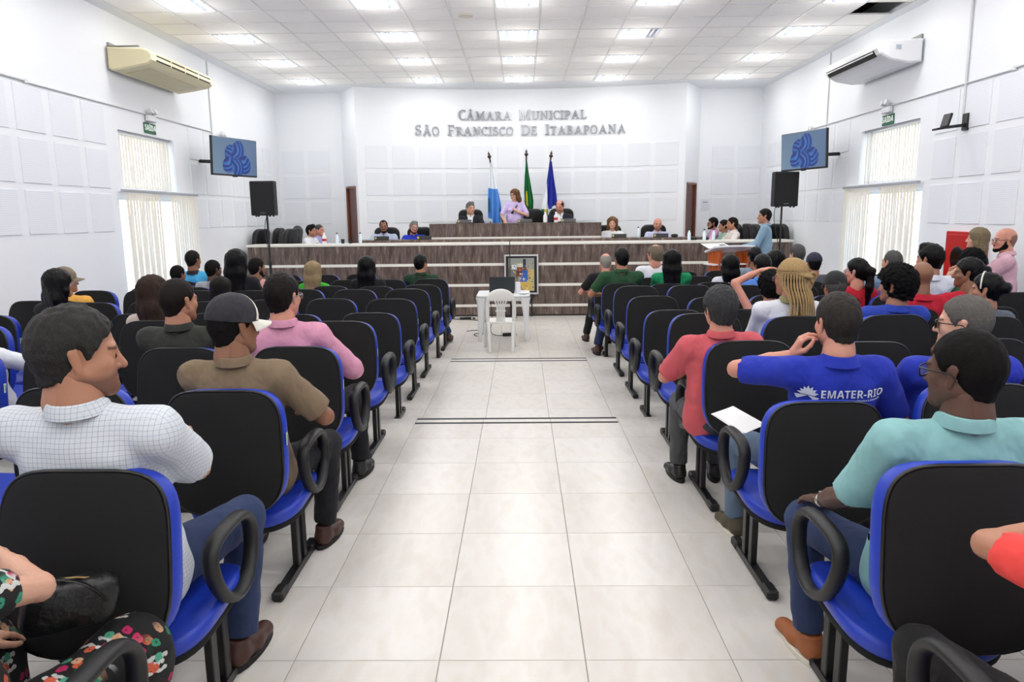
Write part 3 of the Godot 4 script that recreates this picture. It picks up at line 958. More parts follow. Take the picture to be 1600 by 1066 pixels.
func wall_lettering() -> void:
	var steel := mat("brushed_letters", Color(0.52, 0.53, 0.55), 0.32, {"metallic": 0.6})
	for line in [["CÂMARA MUNICIPAL", 3.92, 2.88, 0.30, 0.05], ["SÃO FRANCISCO DE ITABAPOANA", 3.59, 4.68, 0.30, 0.0]]:
		var text: String = line[0]
		var o := thing("wall_lettering", "steel letters %s, the %s line on the front wall" % [text, "upper" if line[1] > 3.7 else "lower"], "lettering", Vector3(0, line[1], 0))
		# advance widths from the letters themselves, then fitted to the measured length
		var widths := []
		var total := 0.0
		for i in text.length():
			var ch := text[i]
			var first: bool = i == 0 or text[i - 1] == " "
			var size: float = line[3] * (1.0 if first else 0.84)
			var wd := size * 0.62
			if ch != " ":
				wd = words(ch, size, 0.03).get_aabb().size.x + 0.025
			widths.append([wd, size])
			total += wd
		var k: float = line[2] / total
		var x: float = line[4] - line[2] * 0.5
		for i in text.length():
			var wd: float = widths[i][0] * k
			if text[i] != " ":
				var cx := x + wd * 0.5
				var t := cx / 3.59
				var tangent := Vector3(3.59, 0, 1.2 * t).normalized()
				var m := words(text[i], widths[i][1], 0.03)
				var box := m.get_aabb()
				# every letter stands on the line
				var low := box.position.y
				if text[i] == "Â" or text[i] == "Ã": low = words("A", widths[i][1], 0.03).get_aabb().position.y
				mi("letter", m, steel, o, at(Vector3(cx, -low, -16.2 - 0.6 * (1.0 - t * t) + 0.035), Basis(tangent, Vector3.UP, tangent.cross(Vector3.UP))))
			x += wd


func flags() -> void:
	var pole_m := mat("pole_wood", Color(0.20, 0.10, 0.07), 0.4)
	for q in [["light blue and white", Vector3(-0.22, 0.66, -16.2), Vector3(-0.68, 3.05, -16.38), 0], ["green and yellow", Vector3(0.10, 0.66, -16.3), Vector3(0.13, 3.09, -16.38), 1], ["deep blue, white and green", Vector3(0.36, 0.66, -16.2), Vector3(0.67, 3.05, -16.38), 2]]:
		var a: Vector3 = q[1]
		var b: Vector3 = q[2]
		var o := thing("flag_pole", "dark wooden pole with a turned finial carrying the %s flag" % q[0], "flag pole", a)
		mi("pole", tube([Vector3.ZERO, b - a], 0.019, 10), pole_m, o)
		var dir := (b - a).normalized()
		var fb := Basis(dir.cross(Vector3.FORWARD).normalized(), dir, dir.cross(Vector3.FORWARD).normalized().cross(dir))
		mi("finial", lathe([Vector2(0, 0), Vector2(0.02, 0), Vector2(0.045, 0.035), Vector2(0.045, 0.05), Vector2(0.018, 0.085), Vector2(0.03, 0.10), Vector2(0.012, 0.13), Vector2(0, 0.17)], 14), pole_m, o, at(b - a, fb))
		flag(q[3], a, b)


# cloth hanging in folds from the upper part of its pole; the pattern is the flag's own, so it is carried by the cloth
func flag(kind: int, a: Vector3, b: Vector3) -> void:
	var rows := []
	var cols := []
	var nv := 36
	var nu := 44
	# height, left edge, right edge of the hanging cloth
	var shape: Array = [
		[[2.97, -0.665, -0.650], [2.60, -0.715, -0.555], [2.25, -0.735, -0.470], [2.05, -0.740, -0.430], [1.60, -0.740, -0.455], [1.42, -0.700, -0.500]],
		[[2.98, 0.115, 0.150], [2.70, 0.085, 0.185], [2.40, 0.070, 0.235], [2.12, 0.075, 0.275], [1.95, 0.100, 0.262], [1.55, 0.115, 0.215]],
		[[2.97, 0.640, 0.690], [2.65, 0.585, 0.725], [2.30, 0.505, 0.775], [2.05, 0.455, 0.800], [1.75, 0.480, 0.800], [1.40, 0.500, 0.760]]][kind]
	for j in nv + 1:
		var v := float(j) / nv
		var s := v * (shape.size() - 1)
		var k := mini(int(s), shape.size() - 2)
		var f := s - k
		var y: float = lerpf(shape[k][0], shape[k + 1][0], f)
		var x0: float = lerpf(shape[k][1], shape[k + 1][1], f)
		var x1: float = lerpf(shape[k][2], shape[k + 1][2], f)
		var zp: float = lerpf(b.z, a.z, clampf((b.y - y) / (b.y - a.y), 0.0, 1.0))
		var r := []
		var c := []
		for i in nu + 1:
			var u := float(i) / nu
			var wave := sin(u * 17.0 + v * 2.6 + kind) * (0.25 + v)
			r.append(Vector3(lerpf(x0, x1, u) + 0.012 * wave, y - 0.05 * sin(u * PI) * v - 0.08 * v * (u if kind == 0 else 1.0 - u), zp + 0.055 + 0.045 * wave))
			# the cloth is gathered, so only strips of the design show
			var col := Color(1, 1, 1)
			if kind == 0:
				col = Color(0.90, 0.92, 0.94) if v < 0.30 or (u < 0.30 and v > 0.72) else Color(0.33, 0.57, 0.86)
				if u < 0.22 and v > 0.44 and v < 0.64: col = Color(0.20, 0.42, 0.55)
				if Vector2(u - 0.22, (v - 0.80) * 1.6).length() < 0.09: col = Color(0.30, 0.36, 0.44)
			elif kind == 1:
				col = Color(0.05, 0.45, 0.23)
				if absf(u - 0.42 - 0.10 * sin(v * 9.0)) < 0.13 and v > 0.40 and v < 0.64: col = Color(0.80, 0.74, 0.12)
				if u < 0.40 and u > 0.26 and v > 0.62 and v < 0.78: col = Color(0.05, 0.16, 0.20)
			else:
				var diag := u + 0.9 * (0.5 - v)
				col = Color(0.12, 0.18, 0.60) if diag > 0.36 else Color(0.92, 0.93, 0.95)
				if v > 0.62 and u < 0.62: col = Color(0.92, 0.93, 0.95) if u > 0.42 else Color(0.06, 0.42, 0.26)
				if v > 0.62 and v < 0.82 and u > 0.14 and u < 0.34: col = Color(0.80, 0.72, 0.22)
				if v > 0.60 and u >= 0.62: col = Color(0.92, 0.93, 0.95)
			c.append(col)
		rows.append(r)
		cols.append(c)
	var st := start()
	for j in nv:
		for i in nu:
			var n: Vector3 = (rows[j][i + 1] - rows[j][i]).cross(rows[j + 1][i] - rows[j][i]).normalized()
			if n.z < 0: n = -n
			for q in [[j, i], [j, i + 1], [j + 1, i + 1], [j, i], [j + 1, i + 1], [j + 1, i]]:
				st.set_color(cols[j][i].srgb_to_linear())
				st.set_smooth_group(0)
				st.add_vertex(rows[q[0]][q[1]])
	st.index()
	st.generate_normals()
	var name_: String = ["light blue and white quartered flag drooping from the leaning left pole", "green flag with a yellow lozenge hanging folded on the middle pole", "deep blue, white and green flag hanging on the right pole"][kind]
	tag(mi("flag", st.commit(), mat("flag_cloth", Color(1, 1, 1), 0.85, {"vertex_color_use_as_albedo": true, "cull_mode": BaseMaterial3D.CULL_DISABLED, "backlight_enabled": true, "backlight": Color(0.2, 0.2, 0.2)})), name_, "flag")


func executive_chairs() -> void:
	# [x, z, floor, yaw of the seat's front, label, tufted]
	for q in [
		[-2.86, -15.24, 0.30, PI, "behind the bearded man in the pale shirt", false], [-2.16, -15.26, 0.30, PI, "behind the man in the blue polo", false],
		[-1.10, -15.72, 0.66, PI, "behind the grey haired man in the suit", false], [0.22, -16.0, 0.66, PI, "pushed back behind the standing woman", false], [0.88, -15.72, 0.66, PI, "behind the balding man in the dark suit", false],
		[1.86, -15.25, 0.30, PI, "behind the fair haired woman in white", false], [2.81, -15.25, 0.30, PI, "behind the bald man at the right", false],
		[-5.12, -14.93, 0.30, -PI / 2 - 0.2, "nearest the left end of the long desk", true], [-4.53, -14.99, 0.30, -PI / 2 - 0.1, "behind the dark haired man at the left wing", true],
		[-4.60, -15.70, 0.30, -PI / 2, "behind the older man with folded hands", true], [-5.18, -16.25, 0.30, -PI / 2, "behind the grey haired man at the left wing", true],
		[5.02, -14.86, 0.30, PI / 2 + 0.3, "empty and tufted at the right wing by the lecturer", true], [4.55, -14.98, 0.30, PI / 2, "behind the cropped man in white at the right wing", true],
		[4.58, -15.55, 0.30, PI / 2, "behind the middle man of the right wing", true], [4.50, -16.12, 0.30, PI / 2, "behind the bearded man in pink", true]]:
		var o := thing("executive_chair", "black padded executive chair %s" % q[4], "chair", Vector3(q[0], q[2], q[1]), q[3], "executive chairs on the dais")
		var leather := mat("black_leather", Color(0.075, 0.08, 0.085), 0.42, {"uv1_triplanar": true, "uv1_scale": Vector3(9, 9, 9), "normal_enabled": true, "normal_scale": 0.3, "normal_texture": noise_tex("pores", 5, 0.09, 3, true, 5.0)})
		var base := mat("chair_metal", Color(0.10, 0.10, 0.105), 0.4, {"metallic": 0.5})
		mi("backrest", pad(rounded(0.54, 0.74, 0.13, 5), 0.11, func(p): return Vector3(p.x, p.y, p.z + 0.35 * p.x * p.x - 0.10 * (p.y * p.y)) , q[5]), leather, o, at(Vector3(0, 0.92, 0.27), Basis(Vector3.RIGHT, -0.14)))
		mi("seat", pad(rounded(0.52, 0.50, 0.10, 5), 0.11, func(p): return p, false), leather, o, at(Vector3(0, 0.46, 0), Basis(Vector3.RIGHT, -PI / 2)))
		for s in [-1, 1]:
			mi("armrest", tube(spline([Vector3(0.27 * s, 0.46, 0.10), Vector3(0.31 * s, 0.62, 0.10), Vector3(0.31 * s, 0.66, -0.05), Vector3(0.30 * s, 0.60, -0.19), Vector3(0.27 * s, 0.46, -0.14)], 4), Vector2(0.025, 0.02), 8), base, o)
		mi("column", lathe([Vector2(0, 0.06), Vector2(0.03, 0.06), Vector2(0.03, 0.25), Vector2(0.022, 0.25), Vector2(0.022, 0.42), Vector2(0, 0.42)], 12), base, o)
		for k in 5:
			mi("base_spoke", tube([Vector3(0, 0.10, 0), Vector3(sin(TAU * k / 5) * 0.28, 0.065, cos(TAU * k / 5) * 0.28)], [Vector2(0.025, 0.02), Vector2(0.016, 0.014)], 8), base, o)
			mi("caster", lathe([Vector2(0, -0.018), Vector2(0.026, -0.018), Vector2(0.028, 0), Vector2(0.026, 0.018), Vector2(0, 0.018)], 12), base, o, at(Vector3(sin(TAU * k / 5) * 0.28, 0.028, cos(TAU * k / 5) * 0.28), Basis(Vector3.FORWARD, PI / 2)))


# cushion: outline in x, y; rounded over through its thickness along z; the front (towards -z) may be tufted
func pad(outline: PackedVector2Array, thick: float, bend: Callable, tufted := false, square := 0.55) -> ArrayMesh:
	var c := Vector2.ZERO
	var rows := []
	var prof := []
	for k in 9:
		var a := -PI / 2 + PI * k / 8.0
		prof.append(Vector2(pow(absf(cos(a)), square), sin(a)))
	var r_in := thick * 0.5
	var fracs := [0.0, 0.25, 0.5, 0.75, 0.92]
	for side in [-1.0, 1.0]:
		var order := fracs.duplicate()
		if side > 0: order.reverse()
		if side < 0:
			for f in order: rows.append(_pad_ring(outline, f, r_in, side, thick, bend, tufted))
			for k in range(1, 8):
				var ring := []
				for p in outline:
					var q: Vector2 = p - p.normalized() * r_in * (1.0 - prof[k].x)
					ring.append(bend.call(Vector3(q.x, q.y, prof[k].y * thick * 0.5)))
				rows.append(ring)
		else:
			for f in order: rows.append(_pad_ring(outline, f, r_in, side, thick, bend, false))
	return grid_mesh(rows, true, false, null, false)


func _pad_ring(outline: PackedVector2Array, f: float, r_in: float, side: float, thick: float, bend: Callable, tufted: bool) -> Array:
	var ring := []
	for p in outline:
		var q: Vector2 = (p - p.normalized() * r_in) * f
		var z := side * thick * 0.5 * (1.0 + 0.18 * (1.0 - f * f))
		if tufted and f < 0.9:
			z -= side * 0.022 * pow(absf(sin(q.x * 18.0) * sin(q.y * 18.0)), 0.5) - side * 0.01
		ring.append(bend.call(Vector3(q.x, q.y, z)))
	return ring


func lectern() -> void:
	var pl := struct("floor_lectern", box_mesh(Vector3(1.7, 0.26, 1.2), 0.005), mats["dais_floor"], "low platform step under the lectern and lecturer", at(Vector3(3.75, T3 + 0.13, -12.35)))
	var o := thing("lectern", "orange wood lectern with a white sloping top beside the lecturer", "lectern", Vector3(3.50, T3 + 0.26, -12.25), 0.25)
	var orange := mat("orange_wood", Color(0.83, 0.42, 0.16), 0.35, {"uv1_triplanar": true, "uv1_scale": Vector3(5, 0.6, 5), "albedo_texture": noise_tex("door_grain", 41, 0.03)})
	var white := mat("lectern_white", Color(0.88, 0.88, 0.89), 0.3)
	var top := PackedVector2Array()
	for k in 13:
		var t := -1.0 + k / 6.0
		top.append(Vector2(0.37 * t, -0.20 - 0.05 * (1.0 - t * t)))
	for k in 13:
		var t := 1.0 - k / 6.0
		top.append(Vector2(0.35 * t, 0.20 + 0.02 * (1.0 - t * t)))
	mi("sloping_top", slab(top, 0.03, 0.004), white, o, at(Vector3(0, 1.11, 0), Basis(Vector3.RIGHT, -PI / 2 - 0.24)))
	# two bowed side boards
	for s in [-1, 1]:
		var side := PackedVector2Array()
		for k in 9:
			var t := k / 8.0
			side.append(Vector2(-0.22 + 0.16 * sin(t * PI * 0.55), 1.10 - 1.06 * t))
		for k in 9:
			var t := 1.0 - k / 8.0
			side.append(Vector2(0.22 - 0.12 * sin(t * PI * 0.55), 1.05 - 1.01 * t))
		mi("side_board", slab(side, 0.03, 0.003), orange, o, at(Vector3(0.26 * s, 0, 0), roty(PI / 2)))
	mi("front_board", box_mesh(Vector3(0.50, 0.94, 0.025), 0.003), orange, o, at(Vector3(0, 0.54, -0.02)))
	mi("shelf", box_mesh(Vector3(0.62, 0.025, 0.34), 0.004), white, o, at(Vector3(-0.06, 0.86, -0.02)))
	mi("base", box_mesh(Vector3(0.62, 0.04, 0.46), 0.006), white, o, at(Vector3(0, 0.02, 0)))
	var p := thing("papers", "open white papers lying on the lectern's sloping top", "papers", Vector3(3.30, T3 + 0.26 + 1.15, -12.30), 0.25)
	for k in 2:
		mi("sheet", box_mesh(Vector3(0.22, 0.006, 0.30), 0.001), mat("paper", Color(0.92, 0.92, 0.91), 0.8), p, at(Vector3(-0.11 + 0.225 * k, 0.012, 0), Basis(Vector3.RIGHT, 0.24)))
	mi("printed_picture", box_mesh(Vector3(0.12, 0.002, 0.14)), mat("print_grey", Color(0.45, 0.47, 0.46), 0.8), p, at(Vector3(0.12, 0.017, 0.02), Basis(Vector3.RIGHT, 0.24)))


func build_front_objects() -> void:
	plastic_table()
	plastic_chair()
	# laptop
	var lp := thing("laptop", "open dark grey laptop seen from behind its lid on the white plastic table", "laptop", Vector3(-0.31, T3 + 0.735, -11.42), 0.06)
	mi("base", box_mesh(Vector3(0.38, 0.018, 0.26), 0.006), mat("laptop_grey", Color(0.12, 0.15, 0.17), 0.4), lp, at(Vector3(0, 0.011, -0.16)))
	mi("lid", box_mesh(Vector3(0.405, 0.012, 0.26), 0.004), mats["laptop_grey"], lp, at(Vector3(0, 0.142, -0.02), Basis(Vector3.RIGHT, PI / 2 + 0.12)))
	var bx := thing("paper_cup_box", "small white box standing right of the laptop on the plastic table", "box", Vector3(-0.06, T3 + 0.735, -11.55), 0.2)
	mi("carton", box_mesh(Vector3(0.07, 0.17, 0.09), 0.005), mat("carton_white", Color(0.88, 0.88, 0.92), 0.6), bx, at(Vector3(0, 0.085, 0)))
	mi("flap", box_mesh(Vector3(0.066, 0.004, 0.086), 0.001), mats["carton_white"], bx, at(Vector3(0, 0.172, 0)))
	var dsh := thing("saucer", "low white saucer at the right front of the plastic table", "saucer", Vector3(0.03, T3 + 0.735, -11.38))
	mi("dish", lathe([Vector2(0, 0.004), Vector2(0.05, 0.0), Vector2(0.085, 0.016), Vector2(0.08, 0.018), Vector2(0.045, 0.006), Vector2(0, 0.008)], 24), mats["carton_white"], dsh)
	# framed painting against the desk
	var fr := thing("framed_painting", "framed collage painting in a silver frame leaning on the desk front", "painting", Vector3(0.0, 0.665, -14.08))
	fr.rotation.x = -0.03
	var silver := mat("frame_silver", Color(0.78, 0.78, 0.79), 0.35, {"metallic": 0.4})
	for s in [-1, 1]:
		mi("frame_bar", box_mesh(Vector3(0.66, 0.03, 0.035), 0.005), silver, fr, at(Vector3(0, 0.372 * s, 0)))
		mi("frame_bar", box_mesh(Vector3(0.03, 0.774, 0.035), 0.005), silver, fr, at(Vector3(0.317 * s, 0, 0)))
	mi("mat_board", box_mesh(Vector3(0.61, 0.72, 0.01)), mat("mat_navy", Color(0.055, 0.06, 0.10), 0.6), fr, at(Vector3(0, 0, -0.004)))
	var st := start()
	quad_uv(st, 0.50, 0.64)
	mi("picture", st.commit(), mat("collage", Color(1, 1, 1), 0.6, {"albedo_texture": collage()}), fr, at(Vector3(0, 0.0, 0.003)))
	var lg := start()
	add_box(lg, Vector3(-0.2, -0.6, 0.05), Vector3(0.025, 0.44, 0.025), 0.003)
	add_box(lg, Vector3(0.2, -0.6, 0.05), Vector3(0.025, 0.44, 0.025), 0.003)
	add_box(lg, Vector3(0, -0.4, 0.03), Vector3(0.5, 0.02, 0.05), 0.003)
	mi("easel_leg", lg.commit(), mat("easel_dark", Color(0.10, 0.09, 0.085), 0.6), fr)
	# thin microphone stand behind the laptop
	var ms := thing("microphone_stand", "thin black microphone stand in front of the framed painting", "microphone stand", Vector3(-0.22, T3, -13.9))
	mi("pole", tube([Vector3(0, 0.02, 0), Vector3(0, 1.50, 0)], 0.008, 8), mat("stand_black", Color(0.04, 0.04, 0.045), 0.45), ms)
	mi("foot", lathe([Vector2(0, 0), Vector2(0.13, 0), Vector2(0.12, 0.02), Vector2(0, 0.025)], 20), mats["stand_black"], ms)
	# loudspeakers on tripods
	for s in [-1, 1]:
		var side := "left" if s < 0 else "right"
		var pos := Vector3(-4.36, T3, -12.5) if s < 0 else Vector3(4.68, T3, -13.2)
		var base_y: float = 1.845 if s < 0 else 1.912
		var tr := thing("speaker_stand", "black tripod speaker stand near the %s end of the long desk" % side, "speaker stand", pos)
		var m: StandardMaterial3D = mats["stand_black"]
		var up: float = base_y - T3
		mi("pole", tube([Vector3(0, 0.45, 0), Vector3(0, 1.2, 0)], 0.022, 10), m, tr)
		mi("inner_pole", tube([Vector3(0, 1.2, 0), Vector3(0, up + 0.02, 0)], 0.017, 10), m, tr)
		mi("collar", lathe([Vector2(0, 1.15), Vector2(0.034, 1.15), Vector2(0.034, 1.23), Vector2(0, 1.23)], 12), m, tr)
		mi("leg_hub", lathe([Vector2(0, 0.72), Vector2(0.038, 0.72), Vector2(0.038, 0.80), Vector2(0, 0.80)], 12), m, tr)
		for k in 3:
			var d := Vector3(sin(TAU * k / 3 + 0.4), 0, cos(TAU * k / 3 + 0.4))
			mi("leg", tube([Vector3(0, 0.76, 0) + d * 0.03, Vector3(0, 0.015, 0) + d * 0.52], 0.013, 8), m, tr)
			mi("brace", tube([Vector3(0, 0.47, 0) + d * 0.02, Vector3(0, 0.36, 0) + d * 0.29], 0.009, 6), m, tr)
		var o := thing("loudspeaker", "black loudspeaker box on a tripod near the %s end of the long desk" % side, "loudspeaker", Vector3(pos.x, base_y, pos.z + 0.0), 0.06 * s)
		if s > 0: o.scale = Vector3.ONE * 1.05
		var body := PackedVector2Array([Vector2(-0.205, 0.16), Vector2(0.205, 0.16), Vector2(0.205, 0.02), Vector2(0.12, -0.18), Vector2(-0.12, -0.18), Vector2(-0.205, 0.02)])
		mi("cabinet", slab(body, 0.575, 0.012), mat("speaker_black", Color(0.045, 0.045, 0.05), 0.6), o, at(Vector3(0, 0.2875, 0), Basis(Vector3.RIGHT, PI / 2)))
		mi("grille", box_mesh(Vector3(0.375, 0.535, 0.016), 0.006), mat("grille_black", Color(0.075, 0.078, 0.085), 0.55, {"metallic": 0.3}), o, at(Vector3(0, 0.292, 0.163)))
		mi("badge", box_mesh(Vector3(0.085, 0.012, 0.004), 0.001), mat("badge_silver", Color(0.45, 0.46, 0.48), 0.4), o, at(Vector3(0, 0.045, 0.172)))
		for k in [-0.14, -0.10, 0.10, 0.16]:
			mi("rubber_foot", lathe([Vector2(0, -0.02), Vector2(0.016, -0.02), Vector2(0.018, 0), Vector2(0, 0)], 10), mats["speaker_black"], o, at(Vector3(k, 0.0, 0.11)))
		var cb := start()
		tube(spline([Vector3(pos.x - 0.03, base_y + 0.1, pos.z - 0.19), Vector3(pos.x - 0.09, base_y - 0.25, pos.z - 0.1), Vector3(pos.x + 0.03, 0.9, pos.z + 0.03), Vector3(pos.x - 0.03, 0.4, pos.z + 0.04), Vector3(pos.x - 0.1, T3 + 0.01, pos.z - 0.1)], 6), 0.006, 6, false, Vector3.UP, cb)
		tag(mi("speaker_cable", cb.commit(), mats["stand_black"]), "black cable hanging from the loudspeaker on the %s" % side, "cable")
	# cables and adaptors on the floor
	var blk: StandardMaterial3D = mats["stand_black"]
	for q in [
		[[Vector3(-1.55, 0, -13.95), Vector3(-1.3, 0, -13.72), Vector3(-1.12, 0, -13.70), Vector3(-0.85, 0, -13.55), Vector3(-0.66, 0, -13.3)], "black power cord running along the foot of the long desk", 0.008],
		[[Vector3(-0.95, 0, -12.25), Vector3(-0.78, 0, -12.32), Vector3(-0.66, 0, -12.2), Vector3(-0.80, 0, -11.9), Vector3(-0.74, 0, -11.72)], "thin cord looped on the tiles left of the plastic table", 0.006],
		[[Vector3(-0.52, 0.55, -11.95), Vector3(-0.50, 0.28, -11.93), Vector3(-0.52, 0.06, -11.9), Vector3(-0.44, 0, -11.8), Vector3(-0.30, 0, -11.75)], "black laptop cord hanging under the plastic table", 0.006]]:
		var pts := []
		for p in q[0]: pts.append(p + Vector3(0, T3 + 0.008, 0))
		tag(mi("cord", tube(spline(pts, 6), q[2], 6), blk), q[1], "cord")
	for q in [[Vector3(-1.08, 0, -13.70), Vector3(0.22, 0.05, 0.06), 0.2, "black power strip on the floor at the foot of the desk"], [Vector3(-0.72, 0, -13.30), Vector3(0.20, 0.045, 0.06), 0.9, "second black socket block left of the table legs"], [Vector3(-0.24, 0, -11.75), Vector3(0.16, 0.05, 0.08), 0.1, "black laptop power adaptor lying under the plastic table"]]:
		var o := thing("adaptor", q[3], "power adaptor", q[0] + Vector3(0, T3, 0), q[2])
		mi("case", box_mesh(q[1], 0.01), blk, o, at(Vector3(0, q[1].y * 0.5, 0)))
		mi("plug", box_mesh(Vector3(0.05, 0.03, 0.03), 0.006), blk, o, at(Vector3(q[1].x * 0.5 + 0.05, 0.02, 0)))


func collage() -> ImageTexture:
	var w := 160
	var h := 208
	var im := Image.create(w, h, false, Image.FORMAT_RGB8)
	im.fill(Color(0.60, 0.60, 0.54))
	var r := RandomNumberGenerator.new()
	r.seed = 4
	for q in [[0, 0, 160, 70, Color(0.55, 0.57, 0.54)], [0, 60, 60, 148, Color(0.42, 0.42, 0.40)], [95, 70, 65, 138, Color(0.72, 0.66, 0.44)], [60, 150, 70, 58, Color(0.78, 0.65, 0.30)], [90, 6, 18, 56, Color(0.10, 0.12, 0.22)],
		[52, 58, 60, 24, Color(0.52, 0.24, 0.12)], [48, 78, 38, 40, Color(0.40, 0.19, 0.11)], [84, 74, 36, 66, Color(0.14, 0.34, 0.66)], [70, 120, 44, 30, Color(0.16, 0.36, 0.70)], [20, 42, 30, 30, Color(0.82, 0.84, 0.83)], [54, 34, 36, 22, Color(0.76, 0.77, 0.72)]]:
		im.fill_rect(Rect2i(q[0], q[1], q[2], q[3]), q[4])
	var palette := [Color(0.85, 0.85, 0.82), Color(0.80, 0.52, 0.30), Color(0.12, 0.14, 0.2), Color(0.86, 0.74, 0.32), Color(0.72, 0.46, 0.38), Color(0.20, 0.42, 0.72), Color(0.36, 0.40, 0.30)]
	for k in 90:
		var x := r.randi_range(6, 150)
		var y := r.randi_range(24, 196)
		im.fill_rect(Rect2i(x, y, r.randi_range(2, 10), r.randi_range(2, 9)), palette[r.randi() % palette.size()])
	im.fill_rect(Rect2i(92, 122, 3, 22), Color(0.9, 0.88, 0.8))
	im.fill_rect(Rect2i(84, 130, 20, 3), Color(0.9, 0.88, 0.8))
	return ImageTexture.create_from_image(im)


func plastic_table() -> void:
	var o := thing("plastic_table", "square white plastic table carrying the laptop before the dais", "table", Vector3(-0.29, T3, -11.58))
	var m := mat("white_plastic", Color(0.87, 0.875, 0.88), 0.38)
	mi("tabletop", slab(rounded(0.84, 0.80, 0.06, 4), 0.03, 0.006), m, o, at(Vector3(0, 0.72, 0), Basis(Vector3.RIGHT, -PI / 2)))
	var ap := start()
	for s in [-1, 1]:
		add_box(ap, Vector3(0, 0.675, 0.36 * s), Vector3(0.62, 0.065, 0.012), 0.003)
		add_box(ap, Vector3(0.38 * s, 0.675, 0), Vector3(0.012, 0.065, 0.58), 0.003)
	mi("apron", ap.commit(), m, o)
	for sx in [-1, 1]:
		for sz in [-1, 1]:
			var rows := []
			for k in 9:
				var t := k / 8.0
				var half := lerpf(0.055, 0.028, t) + 0.03 * pow(1.0 - t, 6)
				var cx: float = (0.345 + 0.03 * t) * sx
				var cz: float = (0.325 + 0.03 * t) * sz
				var ring := []
				for q in rounded(half * 2, half * 2, half * 0.45, 2): ring.append(Vector3(cx + q.x, lerpf(0.705, 0.0, t), cz + q.y))
				rows.append(ring)
			var flat := []
			for q in rows[8]: flat.append(Vector3(0.375 * sx, 0.0, 0.355 * sz))
			rows.append(flat)
			mi("leg", grid_mesh(rows, true, false, null, true), m, o)


func plastic_chair() -> void:
	var o := thing("plastic_chair", "white moulded plastic chair with a slatted back facing the plastic table", "chair", Vector3(-0.315, T3, -10.55), 0.05)
	var m := mat("chair_plastic", Color(0.875, 0.87, 0.85), 0.4)
	mi("seat", pad(rounded(0.45, 0.43, 0.09, 5), 0.035, func(p): return p + Vector3(0, 0, -0.10 * p.x * p.x), false), m, o, at(Vector3(0, 0.43, -0.02), Basis(Vector3.RIGHT, -PI / 2)))
	# bowed outer frame of the back
	var fr := []
	for k in 17:
		var t := -1.0 + k / 8.0
		var a := t * PI * 0.5
		fr.append(Vector3(sin(a) * 0.225 * (0.86 + 0.14 * cos(a)), 0.44 + 0.46 * pow(maxf(cos(a), 0.0), 0.45), 0.17 + 0.10 * pow(maxf(cos(a), 0.0), 0.6)))
	mi("back_frame", tube(fr, Vector2(0.030, 0.012), 8, false, Vector3(0, 0, 1)), m, o)
	mi("top_rail", slab(arch(), 0.018, 0.004), m, o, at(Vector3(0, 0.80, 0.262), Basis(Vector3.RIGHT, 0.12)))
	for k in 5:
		var t := -1.0 + 0.5 * k
		mi("slat", tube(spline([Vector3(0.055 * t, 0.445, 0.19), Vector3(0.050 * t, 0.60, 0.215), Vector3(0.062 * t, 0.70, 0.24), Vector3(0.105 * t, 0.80, 0.262)], 4), Vector2(0.011, 0.007), 6, false, Vector3(0, 0, 1)), m, o)
	mi("lumbar_bar", box_mesh(Vector3(0.15, 0.022, 0.012), 0.004), m, o, at(Vector3(0, 0.605, 0.217)))
	for sx in [-1, 1]:
		for sz in [-1, 1]:
			var a := Vector3(0.185 * sx, 0.44, 0.16 * sz)
			var b := Vector3((0.165 if sz > 0 else 0.235) * sx, 0.0, (0.27 if sz > 0 else 0.20) * sz)
			mi("leg", tube([a, a.lerp(b, 0.5), b], [Vector2(0.034, 0.030), Vector2(0.027, 0.025), Vector2(0.022, 0.022)], 8), m, o)


func arch() -> PackedVector2Array:
	var out := PackedVector2Array()
	for k in 13:
		var t := -1.0 + k / 6.0
		out.append(Vector2(0.195 * t, -0.02 - 0.0 * t))
	for k in 13:
		var t := 1.0 - k / 6.0
		out.append(Vector2(0.185 * t, 0.10 * pow(maxf(1.0 - t * t * 0.92, 0.0), 0.6) - 0.005))
	return out


# ---------------------------------------------------------------- rows of audience chairs
const ROW_Z := [-1.60, -2.42, -3.44, -4.47, -5.49, -6.52, -7.54, -8.57, -9.78, -10.72, -11.68]

func row_floor(r: int) -> float:
	return 0.0 if r < 5 else (T2 if r < 8 else T3)


func chair_x(s: int, r: int, k: int) -> float:
	var pitch := 0.665 if r < 6 else 0.60
	return s * (1.305 + pitch * k)


func back_outline(w: float, h: float) -> PackedVector2Array:
	var out := PackedVector2Array()
	for k in 40:
		var a := TAU * k / 40.0
		var c := cos(a)
		var s := sin(a)
		var e := 0.46 if s > 0 else 0.62
		var x := signf(c) * pow(absf(c), e) * w * 0.5
		var y := signf(s) * pow(absf(s), e) * h * 0.5
		x *= 1.0 - 0.05 * (y / h - 0.1)
		out.append(Vector2(x, y))
	return out


